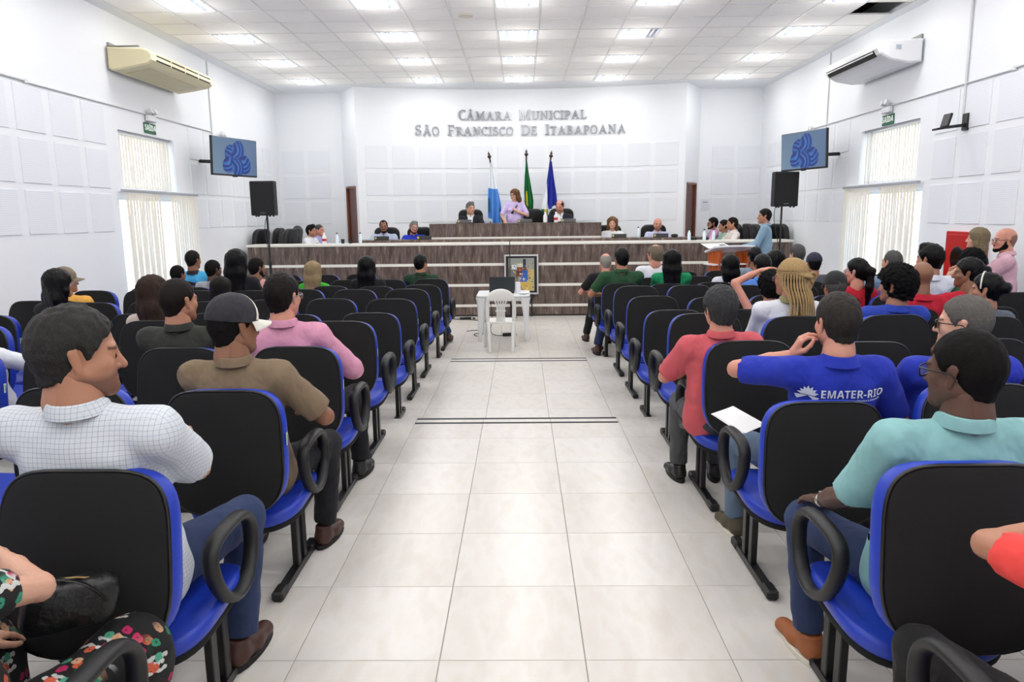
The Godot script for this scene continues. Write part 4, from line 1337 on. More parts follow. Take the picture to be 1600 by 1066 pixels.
func build_chairs() -> void:
	var black := mat("chair_shell", Color(0.022, 0.022, 0.024), 0.9, {"uv1_triplanar": true, "uv1_scale": Vector3(14, 14, 14), "normal_enabled": true, "normal_scale": 0.2, "normal_texture": noise_tex("pores", 5, 0.09, 3, true, 5.0)})
	var piping := mat("chair_piping", Color(0.05, 0.05, 0.055), 0.32)
	var blue := mat("blue_vinyl", Color(0.10, 0.22, 0.68), 0.42, {"uv1_triplanar": true, "uv1_scale": Vector3(5, 5, 5), "normal_enabled": true, "normal_scale": 0.12, "normal_texture": noise_tex("folds", 31, 0.011, 3, true, 9.0)})
	var steel := mat("chair_steel", Color(0.055, 0.055, 0.06), 0.4)
	var rubber := mat("armrest_rubber", Color(0.05, 0.052, 0.058), 0.5)
	var stick := mat("sticker", Color(0.82, 0.84, 0.78), 0.6)
	var stick_g := mat("sticker_green", Color(0.45, 0.75, 0.40), 0.6)
	var bend := func(p: Vector3) -> Vector3: return Vector3(p.x, p.y, p.z - 0.55 * p.x * p.x - 0.16 * (p.y + 0.05) * (p.y + 0.05))
	var shell := pad(back_outline(0.505, 0.545), 0.030, bend, false, 0.3)
	var cushion := pad(back_outline(0.525, 0.555), 0.070, bend, false, 0.7)
	var rim := []
	for p in back_outline(0.510, 0.550): rim.append(bend.call(Vector3(p.x, p.y, 0.012)))
	var pipe := tube(rim, 0.007, 6, true, Vector3(0, 0, 1))
	var sb := func(p: Vector3) -> Vector3: return Vector3(p.x, p.y, p.z + 0.35 * p.x * p.x - 0.35 * pow(maxf(p.y - 0.10, 0.0), 1.6) - 0.10 * pow(maxf(0.0, -p.y - 0.1), 1.0))
	var seat := pad(back_outline(0.53, 0.55), 0.075, sb, false, 0.7)
	var pan := pad(back_outline(0.515, 0.53), 0.030, sb, false, 0.35)
	var loop := []
	for p in [Vector3(0, 0.478, 0.05), Vector3(0, 0.525, 0.125), Vector3(0, 0.61, 0.185), Vector3(0, 0.695, 0.205), Vector3(0, 0.738, 0.16), Vector3(0, 0.748, 0.04), Vector3(0, 0.735, -0.07), Vector3(0, 0.675, -0.135), Vector3(0, 0.575, -0.135), Vector3(0, 0.50, -0.085), Vector3(0, 0.472, -0.02)]: loop.append(p)
	var arm := tube(spline(loop, 4, true), Vector2(0.020, 0.029), 12, true, Vector3.RIGHT)
	var post := box_mesh(Vector3(0.032, 0.36, 0.048), 0.004)
	var foot := box_mesh(Vector3(0.05, 0.035, 0.46), 0.005)
	var cap := box_mesh(Vector3(0.056, 0.05, 0.10), 0.010)
	var beam := box_mesh(Vector3(0.602, 0.05, 0.06), 0.003)
	var beam_near := box_mesh(Vector3(0.668, 0.05, 0.06), 0.003)
	var beam_end := box_mesh(Vector3(0.455, 0.05, 0.06), 0.003)
	var bracket := box_mesh(Vector3(0.05, 0.018, 0.34), 0.003)
	var spine := tube(spline([Vector3(0, 0.42, 0.10), Vector3(0, 0.43, 0.36), Vector3(0, 0.50, 0.44), Vector3(0, 0.66, 0.46)], 4), Vector2(0.035, 0.008), 8)
	var r2 := RandomNumberGenerator.new()
	r2.seed = 11
	var nth := ["aisle seat", "second from the aisle", "third from the aisle", "fourth from the aisle", "fifth from the aisle", "sixth from the aisle", "seventh from the aisle"]
	var rowname := ["rearmost", "second rearmost", "third rearmost", "fourth rearmost", "fifth rearmost", "sixth rearmost", "seventh rearmost", "fourth", "third", "second", "foremost"]
	for s in [-1, 1]:
		for r in ROW_Z.size():
			var count := 7 if r > 0 else 4
			if r == 10: count = 5
			for k in count:
				var x := chair_x(s, r, k)
				if absf(x) > 5.25: continue
				if r == 10 and k < 2: continue
				var side := "left" if s < 0 else "right"
				var o := thing("audience_chair", "blue and black padded chair, %s block, %s, %s row" % [side, nth[k], rowname[r]], "chair", Vector3(x, row_floor(r), ROW_Z[r]), 0.0, "linked blue and black audience chairs")
				var tilt := -0.10 + r2.randf_range(-0.03, 0.03)
				if r == 1 and s < 0: tilt = -0.16
				var lift: float = {"1_2_0": -0.075, "1_4_0": 0.03}.get("%d_%d_%d" % [s, r, k], r2.randf_range(-0.012, 0.012))
				var bx := at(Vector3(0, 0.80 + lift, 0.46), Basis(Vector3.RIGHT, tilt) )
				mi("backrest_cushion", cushion, blue, o, bx * at(Vector3(0, 0, -0.035)))
				mi("backrest_shell", shell, black, o, bx * at(Vector3(0, 0, 0.012)))
				mi("piping", pipe, piping, o, bx * at(Vector3(0, 0, 0.006)))
				mi("seat", seat, blue, o, at(Vector3(0, 0.455, 0.10), Basis(Vector3.RIGHT, -PI / 2 + 0.05)))
				mi("seat_pan", pan, black, o, at(Vector3(0, 0.412, 0.10), Basis(Vector3.RIGHT, -PI / 2 + 0.05)))
				mi("back_support", spine, steel, o)
				if k == 0: mi("beam", beam_end, steel, o, at(Vector3(s * (0.107 if r < 6 else 0.09), 0.35, -0.03)))
				elif k < count - 1: mi("beam", beam_near if r < 6 else beam, steel, o, at(Vector3(0, 0.35, -0.03)))
				else: mi("beam", beam_end, steel, o, at(Vector3(-s * (0.107 if r < 6 else 0.09), 0.35, -0.03)))
				mi("seat_bracket", bracket, steel, o, at(Vector3(0, 0.385, 0.06)))
				if (r * 5 + k * 3) % 4 != 1:
					var lb := mi("sticker", box_mesh(Vector3(0.003, 0.055, 0.026), 0.0), stick, o, bx * at(Vector3(0.262, 0.05, -0.068), Basis(Vector3.UP, 0.2)))
					mi("sticker_print", box_mesh(Vector3(0.002, 0.035, 0.014), 0.0), stick_g, lb, at(Vector3(0.0012, 0, 0)))
				if k == 0 or k == count - 1:
					var e: int = -s if k == 0 else s
					mi("armrest", arm, rubber, o, at(Vector3(0.275 * e, 0, 0.02)))
					mi("armrest_mount", box_mesh(Vector3(0.10, 0.02, 0.06), 0.004), steel, o, at(Vector3(0.235 * e, 0.455, 0.02)))
				if k == 0 or k == 3 or k == count - 1:
					var lx: float = -s * 0.135 if k == 0 else 0.0
					for q in [-0.12, -0.015]:
						mi("post", post, steel, o, at(Vector3(lx, 0.205, q)))
					mi("foot_bar", foot, steel, o, at(Vector3(lx, 0.0215, 0.0)))
					for q in [-0.255, 0.255]: mi("foot_cap", cap, rubber, o, at(Vector3(lx, 0.027, q)))




# ---------------------------------------------------------------- rounded bodies from joined bones
# A shape is a flat list of bones, 13 numbers each: start, start radius, end, end radius, axis scales, blend width, kind
# (0 joins, 1 carves away, 2 cuts off what lies past a plane through the start facing the end within the start radius).
static func bone(a: Vector3, ra: float, b: Vector3, rb: float, k := 0.03, s := Vector3.ONE, op := 0.0) -> PackedFloat32Array:
	return PackedFloat32Array([a.x, a.y, a.z, ra, b.x, b.y, b.z, rb, s.x, s.y, s.z, k, op])


static func ball(c: Vector3, r: Vector3, k := 0.03, op := 0.0) -> PackedFloat32Array:
	return bone(c, r.y, c, r.y, k, Vector3(r.y / r.x, 1.0, r.y / r.z), op)


static func cut(p: Vector3, n: Vector3, reach := 3.0) -> PackedFloat32Array:
	return PackedFloat32Array([p.x, p.y, p.z, reach, n.x, n.y, n.z, reach, 1, 1, 1, 0, 2])


static func field_at(B: PackedFloat32Array, p: Vector3) -> float:
	var g := 9.0
	for q in range(0, B.size(), 13):
		var a := Vector3(B[q], B[q + 1], B[q + 2])
		var b := Vector3(B[q + 4], B[q + 5], B[q + 6])
		if B[q + 12] > 1.5:
			if p.distance_to(a) < B[q + 3]: g = maxf(g, (p - a).dot(b))
			continue
		var s := Vector3(B[q + 8], B[q + 9], B[q + 10])
		var pa := (p - a) * s
		var ba := (b - a) * s
		var bb := ba.length_squared()
		var h := clampf(pa.dot(ba) / bb, 0.0, 1.0) if bb > 1e-9 else 0.0
		var d := (pa - ba * h).length() - lerpf(B[q + 3], B[q + 7], h)
		var k := maxf(B[q + 11], 1e-5)
		if B[q + 12] > 0.5:
			var e := maxf(k - absf(g + d), 0.0) / k
			g = maxf(g, -d) + e * e * k * 0.25
		else:
			var e := maxf(k - absf(g - d), 0.0) / k
			g = minf(g, d) - e * e * k * 0.25
	return g


# surface nets over the grid round the bones; returns vertices, normals and indices
static func net(B: PackedFloat32Array, cell: float, noise: FastNoiseLite = null, amp := 0.0, nscale := Vector3.ONE) -> Array:
	var lo := Vector3(9, 9, 9)
	var hi := Vector3(-9, -9, -9)
	for q in range(0, B.size(), 13):
		if B[q + 12] > 0.5: continue
		for e in 2:
			var r := Vector3(B[q + 3 + 4 * e] / B[q + 8], B[q + 3 + 4 * e] / B[q + 9], B[q + 3 + 4 * e] / B[q + 10])
			var c := Vector3(B[q + 4 * e], B[q + 1 + 4 * e], B[q + 2 + 4 * e])
			lo = lo.min(c - r)
			hi = hi.max(c + r)
	var mg := cell * 2.5 + amp * 1.5 + 0.012
	lo -= Vector3(mg, mg, mg)
	hi += Vector3(mg, mg, mg)
	var nx := int((hi.x - lo.x) / cell) + 2
	var ny := int((hi.y - lo.y) / cell) + 2
	var nz := int((hi.z - lo.z) / cell) + 2
	var sy := nx
	var sz := nx * ny
	var G := PackedFloat32Array()
	G.resize(nx * ny * nz)
	G.fill(9.0)
	# the stretch of every grid row that any bone comes near
	var rl := PackedInt32Array()
	rl.resize(ny * nz)
	rl.fill(1 << 20)
	var rh := PackedInt32Array()
	rh.resize(ny * nz)
	rh.fill(-1)
	for q in range(0, B.size(), 13):
		var ax := B[q]
		var ay := B[q + 1]
		var az := B[q + 2]
		var ra := B[q + 3]
		var rb := B[q + 7]
		var op := B[q + 12]
		var k := maxf(B[q + 11], 1e-5)
		if op > 1.5:
			var n0 := B[q + 4]
			var n1 := B[q + 5]
			var n2 := B[q + 6]
			var i0 := maxi(0, int((ax - ra - lo.x) / cell))
			var i1 := mini(nx - 1, int((ax + ra - lo.x) / cell) + 1)
			var j0 := maxi(0, int((ay - ra - lo.y) / cell))
			var j1 := mini(ny - 1, int((ay + ra - lo.y) / cell) + 1)
			var k0 := maxi(0, int((az - ra - lo.z) / cell))
			var k1 := mini(nz - 1, int((az + ra - lo.z) / cell) + 1)
			for kk in range(k0, k1 + 1):
				var dz := lo.z + kk * cell - az
				for jj in range(j0, j1 + 1):
					var dy := lo.y + jj * cell - ay
					var t := dz * n2 + dy * n1
					var id := i0 + jj * sy + kk * sz
					for ii in range(i0, i1 + 1):
						var d := t + (lo.x + ii * cell - ax) * n0
						if d > G[id]:
							var dx := lo.x + ii * cell - ax
							if dx * dx + dy * dy + dz * dz < ra * ra: G[id] = d
						id += 1
			continue
		var bx := B[q + 4]
		var by := B[q + 5]
		var bz := B[q + 6]
		var s0 := B[q + 8]
		var s1 := B[q + 9]
		var s2 := B[q + 10]
		var m := k + cell * 3.0
		var rm := maxf(ra, rb)
		var ex := (rm + m) / s0
		var ey := (rm + m) / s1
		var ez := (rm + m) / s2
		var i0 := maxi(0, int((minf(ax, bx) - ex - lo.x) / cell))
		var i1 := mini(nx - 1, int((maxf(ax, bx) + ex - lo.x) / cell) + 1)
		var j0 := maxi(0, int((minf(ay, by) - ey - lo.y) / cell))
		var j1 := mini(ny - 1, int((maxf(ay, by) + ey - lo.y) / cell) + 1)
		var k0 := maxi(0, int((minf(az, bz) - ez - lo.z) / cell))
		var k1 := mini(nz - 1, int((maxf(az, bz) + ez - lo.z) / cell) + 1)
		var vx := (bx - ax) * s0
		var vy := (by - ay) * s1
		var vz := (bz - az) * s2
		var vv := vx * vx + vy * vy + vz * vz
		var iv := 1.0 / vv if vv > 1e-9 else 0.0
		var dr := rb - ra
		var far2 := (rm + m) * (rm + m)
		var vyz := vy * vy + vz * vz
		var ivyz := 1.0 / vyz if vyz > 1e-9 else 0.0
		for kk in range(k0, k1 + 1):
			var pz := (lo.z + kk * cell - az) * s2
			for jj in range(j0, j1 + 1):
				var py := (lo.y + jj * cell - ay) * s1
				var t := py * vy + pz * vz
				var hr := clampf(t * ivyz, 0.0, 1.0)
				var ry := py - vy * hr
				var rz := pz - vz * hr
				if ry * ry + rz * rz > far2: continue
				var first := -1
				var last := -1
				var id := i0 + jj * sy + kk * sz
				var px := (lo.x + i0 * cell - ax) * s0
				var step := cell * s0
				for ii in range(i0, i1 + 1):
					var h := (t + px * vx) * iv
					if h < 0.0: h = 0.0
					elif h > 1.0: h = 1.0
					var x := px - vx * h
					var y := py - vy * h
					var z := pz - vz * h
					var d := sqrt(x * x + y * y + z * z) - ra - dr * h
					if d < m:
						if first < 0: first = ii
						last = ii
						var g := G[id]
						if op > 0.5:
							var e := k - absf(g + d)
							var o := g if g > -d else -d
							if e > 0.0: o += e * e * 0.25 / k
							G[id] = o
						else:
							var e := k - absf(g - d)
							var o := g if g < d else d
							if e > 0.0: o -= e * e * 0.25 / k
							G[id] = o
					id += 1
					px += step
				if first >= 0 and op < 0.5:
					var row := jj + kk * ny
					if first < rl[row]: rl[row] = first
					if last > rh[row]: rh[row] = last
	if noise and amp > 0.0:
		for kk in nz:
			for jj in ny:
				var row := jj + kk * ny
				if rh[row] < 0: continue
				var id := rl[row] + jj * sy + kk * sz
				for ii in range(rl[row], rh[row] + 1):
					if absf(G[id]) < amp * 2.0 + cell * 2.5:
						G[id] += amp * noise.get_noise_3d((lo.x + ii * cell) * nscale.x, (lo.y + jj * cell) * nscale.y, (lo.z + kk * cell) * nscale.z)
					id += 1
	var V := PackedVector3Array()
	var I := PackedInt32Array()
	var at_ := PackedInt32Array()
	at_.resize(G.size())
	at_.fill(-1)
	var skip := cell * 6.0
	var used := PackedInt32Array()
	for kk in nz - 1:
		for jj in ny - 1:
			var row := jj + kk * ny
			var i0 := mini(mini(rl[row], rl[row + 1]), mini(rl[row + ny], rl[row + ny + 1])) - 1
			var i1 := maxi(maxi(rh[row], rh[row + 1]), maxi(rh[row + ny], rh[row + ny + 1]))
			if i1 < 0: continue
			i0 = maxi(i0, 0)
			i1 = mini(i1, nx - 2)
			var id := i0 + jj * sy + kk * sz
			for ii in range(i0, i1 + 1):
				var g0 := G[id]
				if g0 < skip and g0 > -skip:
					var g1 := G[id + 1]
					var g2 := G[id + sy]
					var g3 := G[id + sy + 1]
					var g4 := G[id + sz]
					var g5 := G[id + sz + 1]
					var g6 := G[id + sz + sy]
					var g7 := G[id + sz + sy + 1]
					var c := int(g0 < 0.0) + int(g1 < 0.0) + int(g2 < 0.0) + int(g3 < 0.0) + int(g4 < 0.0) + int(g5 < 0.0) + int(g6 < 0.0) + int(g7 < 0.0)
					if c > 0 and c < 8:
						var x := 0.0
						var y := 0.0
						var z := 0.0
						var n := 0
						var f := 0.0
						if (g0 < 0.0) != (g1 < 0.0): x += g0 / (g0 - g1); n += 1
						if (g2 < 0.0) != (g3 < 0.0): x += g2 / (g2 - g3); y += 1.0; n += 1
						if (g4 < 0.0) != (g5 < 0.0): x += g4 / (g4 - g5); z += 1.0; n += 1
						if (g6 < 0.0) != (g7 < 0.0): x += g6 / (g6 - g7); y += 1.0; z += 1.0; n += 1
						if (g0 < 0.0) != (g2 < 0.0): y += g0 / (g0 - g2); n += 1
						if (g1 < 0.0) != (g3 < 0.0): y += g1 / (g1 - g3); x += 1.0; n += 1
						if (g4 < 0.0) != (g6 < 0.0): y += g4 / (g4 - g6); z += 1.0; n += 1
						if (g5 < 0.0) != (g7 < 0.0): y += g5 / (g5 - g7); x += 1.0; z += 1.0; n += 1
						if (g0 < 0.0) != (g4 < 0.0): z += g0 / (g0 - g4); n += 1
						if (g1 < 0.0) != (g5 < 0.0): z += g1 / (g1 - g5); x += 1.0; n += 1
						if (g2 < 0.0) != (g6 < 0.0): z += g2 / (g2 - g6); y += 1.0; n += 1
						if (g3 < 0.0) != (g7 < 0.0): z += g3 / (g3 - g7); x += 1.0; y += 1.0; n += 1
						f = 1.0 / n
						at_[id] = V.size()
						used.append(id)
						V.append(Vector3(lo.x + (ii + x * f) * cell, lo.y + (jj + y * f) * cell, lo.z + (kk + z * f) * cell))
				id += 1
	for id in used:
		var neg := G[id] < 0.0
		for e in 3:
			var d: int = 1 if e == 0 else (sy if e == 1 else sz)
			if (G[id + d] < 0.0) == neg: continue
			var u: int = sy if e == 0 else (sz if e == 1 else 1)
			var w: int = sz if e == 0 else (1 if e == 1 else sy)
			if id - u - w < 0: continue
			var p0 := at_[id]
			var p1 := at_[id - u]
			var p2 := at_[id - u - w]
			var p3 := at_[id - w]
			if p0 < 0 or p1 < 0 or p2 < 0 or p3 < 0: continue
			if neg: I.append_array([p0, p2, p1, p0, p3, p2])
			else: I.append_array([p0, p1, p2, p0, p2, p3])
	var N := PackedVector3Array()
	N.resize(V.size())
	for t in range(0, I.size(), 3):
		var n := (V[I[t + 2]] - V[I[t]]).cross(V[I[t + 1]] - V[I[t]])
		N[I[t]] += n
		N[I[t + 1]] += n
		N[I[t + 2]] += n
	for i in N.size(): N[i] = N[i].normalized()
	return [V, N, I]


# ---- shared shapes, worked out before the figures are put together
var jobs := {}
var job_list := []


func shape_job(key: String, B: PackedFloat32Array, cell: float, amp := 0.0, nscale := Vector3.ONE, seed_ := 1) -> String:
	if not jobs.has(key):
		var nz: FastNoiseLite = null
		if amp > 0.0:
			nz = FastNoiseLite.new()
			nz.seed = seed_
			nz.frequency = 1.0
			nz.fractal_octaves = 2
		jobs[key] = {"b": B, "cell": cell, "amp": amp, "ns": nscale, "noise": nz, "out": null}
		job_list.append(key)
	return key


func _work(i: int) -> void:
	var j: Dictionary = jobs[job_list[i]]
	j["out"] = net(j["b"], j["cell"], j["noise"], j["amp"], j["ns"])


func run_jobs() -> void:
	for i in job_list.size(): _work(i)


func shape_mesh(key: String) -> ArrayMesh:
	var j: Dictionary = jobs[key]
	if j.has("mesh"): return j["mesh"]
	var m := ArrayMesh.new()
	if j["out"][0].size() > 2:
		var arr := []
		arr.resize(Mesh.ARRAY_MAX)
		arr[Mesh.ARRAY_VERTEX] = j["out"][0]
		arr[Mesh.ARRAY_NORMAL] = j["out"][1]
		arr[Mesh.ARRAY_INDEX] = j["out"][2]
		m.add_surface_from_arrays(Mesh.PRIMITIVE_TRIANGLES, arr)
	j["mesh"] = m
	return m


# ---------------------------------------------------------------- heads, hair and hands in their own frames (face towards -z)
static func head_bones(female: bool) -> PackedFloat32Array:
	var B := PackedFloat32Array()
	var jw := 0.86 if female else 1.0
	B += ball(Vector3(0, 0.035, 0.012), Vector3(0.076, 0.090, 0.097))
	B += ball(Vector3(0, -0.030, -0.034), Vector3(0.064 * (0.5 + 0.5 * jw), 0.084, 0.060), 0.03)
	for s in [-1.0, 1.0]:
		B += bone(Vector3(0.047 * s * jw, -0.050, -0.004), 0.028, Vector3(0.010 * s, -0.094, -0.070), 0.019, 0.03)
		B += ball(Vector3(0.044 * s, -0.026, -0.058), Vector3(0.022, 0.021, 0.022), 0.02)
	B += ball(Vector3(0, -0.097, -0.076 + (0.004 if female else 0.0)), Vector3(0.020 * jw, 0.017, 0.017), 0.02)
	B += bone(Vector3(-0.036, 0.014, -0.078), 0.013, Vector3(0.036, 0.014, -0.078), 0.013, 0.018)
	for s in [-1.0, 1.0]:
		B += ball(Vector3(0.032 * s, -0.006, -0.103), Vector3(0.019, 0.014, 0.017), 0.012, 1.0)
		B += ball(Vector3(0.031 * s, -0.006, -0.0765), Vector3(0.0155, 0.0125, 0.0125), 0.005)
	B += bone(Vector3(0, 0.004, -0.088), 0.0085, Vector3(0, -0.036, -0.108), 0.0125 if not female else 0.011, 0.012)
	for s in [-1.0, 1.0]:
		B += ball(Vector3(0.0115 * s, -0.040, -0.0915), Vector3(0.009, 0.008, 0.010), 0.007)
	B += bone(Vector3(-0.019, -0.0625, -0.0875), 0.0060, Vector3(0.019, -0.0625, -0.0875), 0.0060, 0.008)
	B += bone(Vector3(-0.015, -0.0715, -0.0870), 0.0068, Vector3(0.015, -0.0715, -0.0870), 0.0068, 0.007)
	B += bone(Vector3(-0.017, -0.0668, -0.0965), 0.0022, Vector3(0.017, -0.0668, -0.0965), 0.0022, 0.003, Vector3.ONE, 1.0)
	B += bone(Vector3(0, -0.055, 0.022), 0.054 * (0.92 if female else 1.04), Vector3(0, -0.13, 0.034), 0.054 * (0.90 if female else 1.06), 0.03)
	for s in [-1.0, 1.0]:
		B += bone(Vector3(0.080 * s, 0.014, 0.016), 0.0150, Vector3(0.076 * s, -0.032, 0.004), 0.0115, 0.006, Vector3(2.4, 1, 1))
		B += ball(Vector3(0.090 * s, -0.006, 0.006), Vector3(0.008, 0.018, 0.010), 0.004, 1.0)
	return B


# lips, brows and the lid line are tinted on the skin itself
static func head_tint(V: PackedVector3Array, female: bool, stubble: float) -> PackedColorArray:
	var out := PackedColorArray()
	out.resize(V.size())
	for i in V.size():
		var p := V[i]
		var c := Color(1, 1, 1)
		if p.z < -0.05:
			var ax := absf(p.x)
			if absf(p.y + 0.067) < 0.0105 * (1.0 - pow(ax / 0.027, 2)) and ax < 0.027:
				c = Color(0.90, 0.66, 0.63) if not female else Color(0.85, 0.34, 0.36)
			var by := 0.016 + 0.004 * sin(minf(ax / 0.05, 1.0) * PI)
			if ax > 0.013 and ax < 0.053 and absf(p.y - by) < (0.0052 if not female else 0.0036):
				c = Color(0.24, 0.19, 0.17)
		if stubble > 0.0 and c.r > 0.95 and p.y < -0.02 and p.y > -0.135:
			# thickest on chin and lip, thinning towards the cheek and under the jaw
			var line := -0.035 - 0.022 * smoothstep(0.0, 0.06, absf(p.x)) + 0.25 * maxf(p.z + 0.03, 0.0)
			var g := smoothstep(line + 0.012, line - 0.016, p.y) * smoothstep(0.03, -0.01, p.z) * smoothstep(-0.132, -0.105, p.y)
			c = Color(1, 1, 1).lerp(Color(0.42, 0.40, 0.40), stubble * g)
		out[i] = c
	return out


static func hair_bones(style: String, t: float, drop: float) -> PackedFloat32Array:
	var B := PackedFloat32Array()
	B += ball(Vector3(0, 0.035, 0.012), Vector3(0.076 + t, 0.090 + t, 0.097 + t))
	B += bone(Vector3(0, 0.0, 0.046), 0.056 + t, Vector3(0, -0.055, 0.040), 0.048 + t, 0.03)
	if style == "quiff": B += bone(Vector3(-0.03, 0.115, -0.05), 0.028, Vector3(0.04, 0.118, -0.045), 0.028, 0.03)
	if style == "long" or style == "swept":
		for x in [-0.055, 0.0, 0.055]:
			B += bone(Vector3(x, 0.04, 0.040), 0.060, Vector3(x * 1.25, -0.12, 0.068), 0.046, 0.04)
			B += bone(Vector3(x * 1.25, -0.12, 0.068), 0.046, Vector3(x * 1.35, -drop, 0.088), 0.026, 0.04)
		for s in [-1.0, 1.0]:
			B += bone(Vector3(0.058 * s, 0.06, -0.02), 0.040, Vector3(0.080 * s, -0.06, 0.000), 0.030, 0.03)
			B += bone(Vector3(0.080 * s, -0.06, 0.000), 0.030, Vector3(0.082 * s, -drop * 0.85, 0.045), 0.022, 0.03)
	# face opening
	if style == "horseshoe":
		B += ball(Vector3(0, -0.045, -0.115), Vector3(0.13, 0.125, 0.115), 0.006, 1.0)
		B += ball(Vector3(0, 0.125, -0.030), Vector3(0.068, 0.075, 0.120), 0.008, 1.0)
	elif style == "receding":
		B += ball(Vector3(0, -0.030, -0.118), Vector3(0.13, 0.130, 0.108), 0.006, 1.0)
		for s in [-1.0, 1.0]: B += ball(Vector3(0.045 * s, 0.09, -0.085), Vector3(0.035, 0.05, 0.05), 0.01, 1.0)
	elif style == "long" or style == "swept":
		B += ball(Vector3(0, -0.055, -0.125), Vector3(0.072, 0.120, 0.095), 0.01, 1.0)
	else:
		B += ball(Vector3(0, -0.045, -0.115), Vector3(0.13, 0.114, 0.108), 0.014, 1.0)
	if style != "long" and style != "swept":
		for s in [-1.0, 1.0]:
			B += ball(Vector3(0.094 * s, -0.014, 0.002), Vector3(0.034, 0.040, 0.025), 0.012, 1.0)
		if style != "curly":
			B += cut(Vector3(0, -0.046, 0), Vector3(0, -1, -0.42).normalized(), 0.4)
		else:
			B += cut(Vector3(0, -0.075, 0), Vector3(0, -1, -0.25).normalized(), 0.4)
	if style == "pony":
		B += bone(Vector3(0, 0.045, 0.105), 0.026, Vector3(0, 0.01, 0.145), 0.032, 0.02)
		B += bone(Vector3(0, 0.01, 0.145), 0.032, Vector3(0.0, -0.14, 0.135), 0.036, 0.03)
		B += bone(Vector3(0.0, -0.14, 0.135), 0.036, Vector3(0.0, -drop, 0.115), 0.014, 0.03)
	if style == "bun":
		B += ball(Vector3(0, 0.02, 0.125), Vector3(0.052, 0.048, 0.042), 0.012)
	return B


static func beard_bones() -> PackedFloat32Array:
	var B := PackedFloat32Array()
	for s in [-1.0, 1.0]:
		B += bone(Vector3(0.060 * s, -0.025, -0.004), 0.020, Vector3(0.050 * s, -0.062, -0.010), 0.026, 0.02)
		B += bone(Vector3(0.050 * s, -0.062, -0.010), 0.030, Vector3(0.010 * s, -0.098, -0.072), 0.025, 0.02)
	B += bone(Vector3(-0.02, -0.056, -0.087), 0.0085, Vector3(0.02, -0.056, -0.087), 0.0085, 0.01)
	B += ball(Vector3(0, -0.066, -0.105), Vector3(0.024, 0.008, 0.02), 0.004, 1.0)
	return B


static func hand_bones(curl: float, spread := 0.0, thumb := 0.0) -> PackedFloat32Array:
	var B := PackedFloat32Array()
	B += bone(Vector3(0, 0, 0.03), 0.024, Vector3(0, 0, -0.01), 0.024, 0.015, Vector3(1.0, 1.35, 1.0))
	B += bone(Vector3(-0.014, 0, -0.012), 0.019, Vector3(-0.027, 0.001, -0.080), 0.0140, 0.016, Vector3(1, 1.2, 1))
	B += bone(Vector3(0.010, 0, -0.012), 0.019, Vector3(0.024, -0.001, -0.074), 0.0135, 0.016, Vector3(1, 1.2, 1))
	B += bone(Vector3(-0.005, 0, -0.03), 0.018, Vector3(0.0, 0.002, -0.082), 0.0135, 0.016, Vector3(1, 1.2, 1))
	for i in 4:
		var x: float = [-0.029, -0.0095, 0.0095, 0.0275][i]
		var ln: float = [0.070, 0.079, 0.073, 0.057][i]
		var p := Vector3(x, 0.001, [-0.083, -0.088, -0.085, -0.077][i])
		var yaw := (x * 3.0) * (0.4 + spread)
		var ang := 0.10 + curl * 0.55 + 0.05 * i * curl
		for j in 3:
			var l: float = ln * [0.46, 0.30, 0.24][j]
			var q := p + Vector3(sin(yaw) * cos(ang), -sin(ang), -cos(ang) * cos(yaw)) * l
			B += bone(p, 0.0088 - 0.0010 * j, q, 0.0080 - 0.0010 * j, 0.003)
			p = q
			ang += curl * (0.85 if j == 0 else 0.65)
	var a := Vector3(-0.026, -0.006, -0.022)
	var b := a + Vector3(-0.026 + 0.012 * thumb, -0.012 - 0.018 * thumb, -0.036)
	var c := b + Vector3(-0.008 + 0.020 * thumb, -0.006 - 0.010 * thumb, -0.030)
	var d := c + Vector3(0.004 + 0.010 * thumb, -0.002 - 0.002 * thumb, -0.024)
	B += bone(a, 0.0150, b, 0.0115, 0.012)
	B += bone(b, 0.0110, c, 0.0095, 0.004)
	B += bone(c, 0.0095, d, 0.0075, 0.003)
	return B


static func shoe_bones() -> PackedFloat32Array:
	var B := PackedFloat32Array()
	B += bone(Vector3(0, 0.052, 0.045), 0.036, Vector3(0, 0.052, -0.06), 0.040, 0.03, Vector3(1, 1.0, 1))
	B += bone(Vector3(0, 0.042, -0.06), 0.043, Vector3(-0.006, 0.034, -0.165), 0.036, 0.03, Vector3(1, 1.15, 1))
	B += bone(Vector3(0, 0.06, 0.03), 0.040, Vector3(0, 0.105, 0.025), 0.042, 0.03)
	B += cut(Vector3(0, 0.018, 0), Vector3(0, -1, 0), 0.6)
	B += cut(Vector3(0, 0.118, 0), Vector3(0, 1, 0), 0.6)
	return B


# ---------------------------------------------------------------- figures
var crowd := []

func two_bone(a: Vector3, c: Vector3, l1: float, l2: float, pole: Vector3) -> Array:
	var d := c - a
	var len_ := minf(d.length(), (l1 + l2) * 0.995)
	d = d.normalized()
	var x := (l1 * l1 - l2 * l2 + len_ * len_) / (2.0 * len_)
	var h := sqrt(maxf(l1 * l1 - x * x, 0.0))
	var up := (pole - d * pole.dot(d)).normalized()
	return [a + d * x + up * h, a + d * len_]


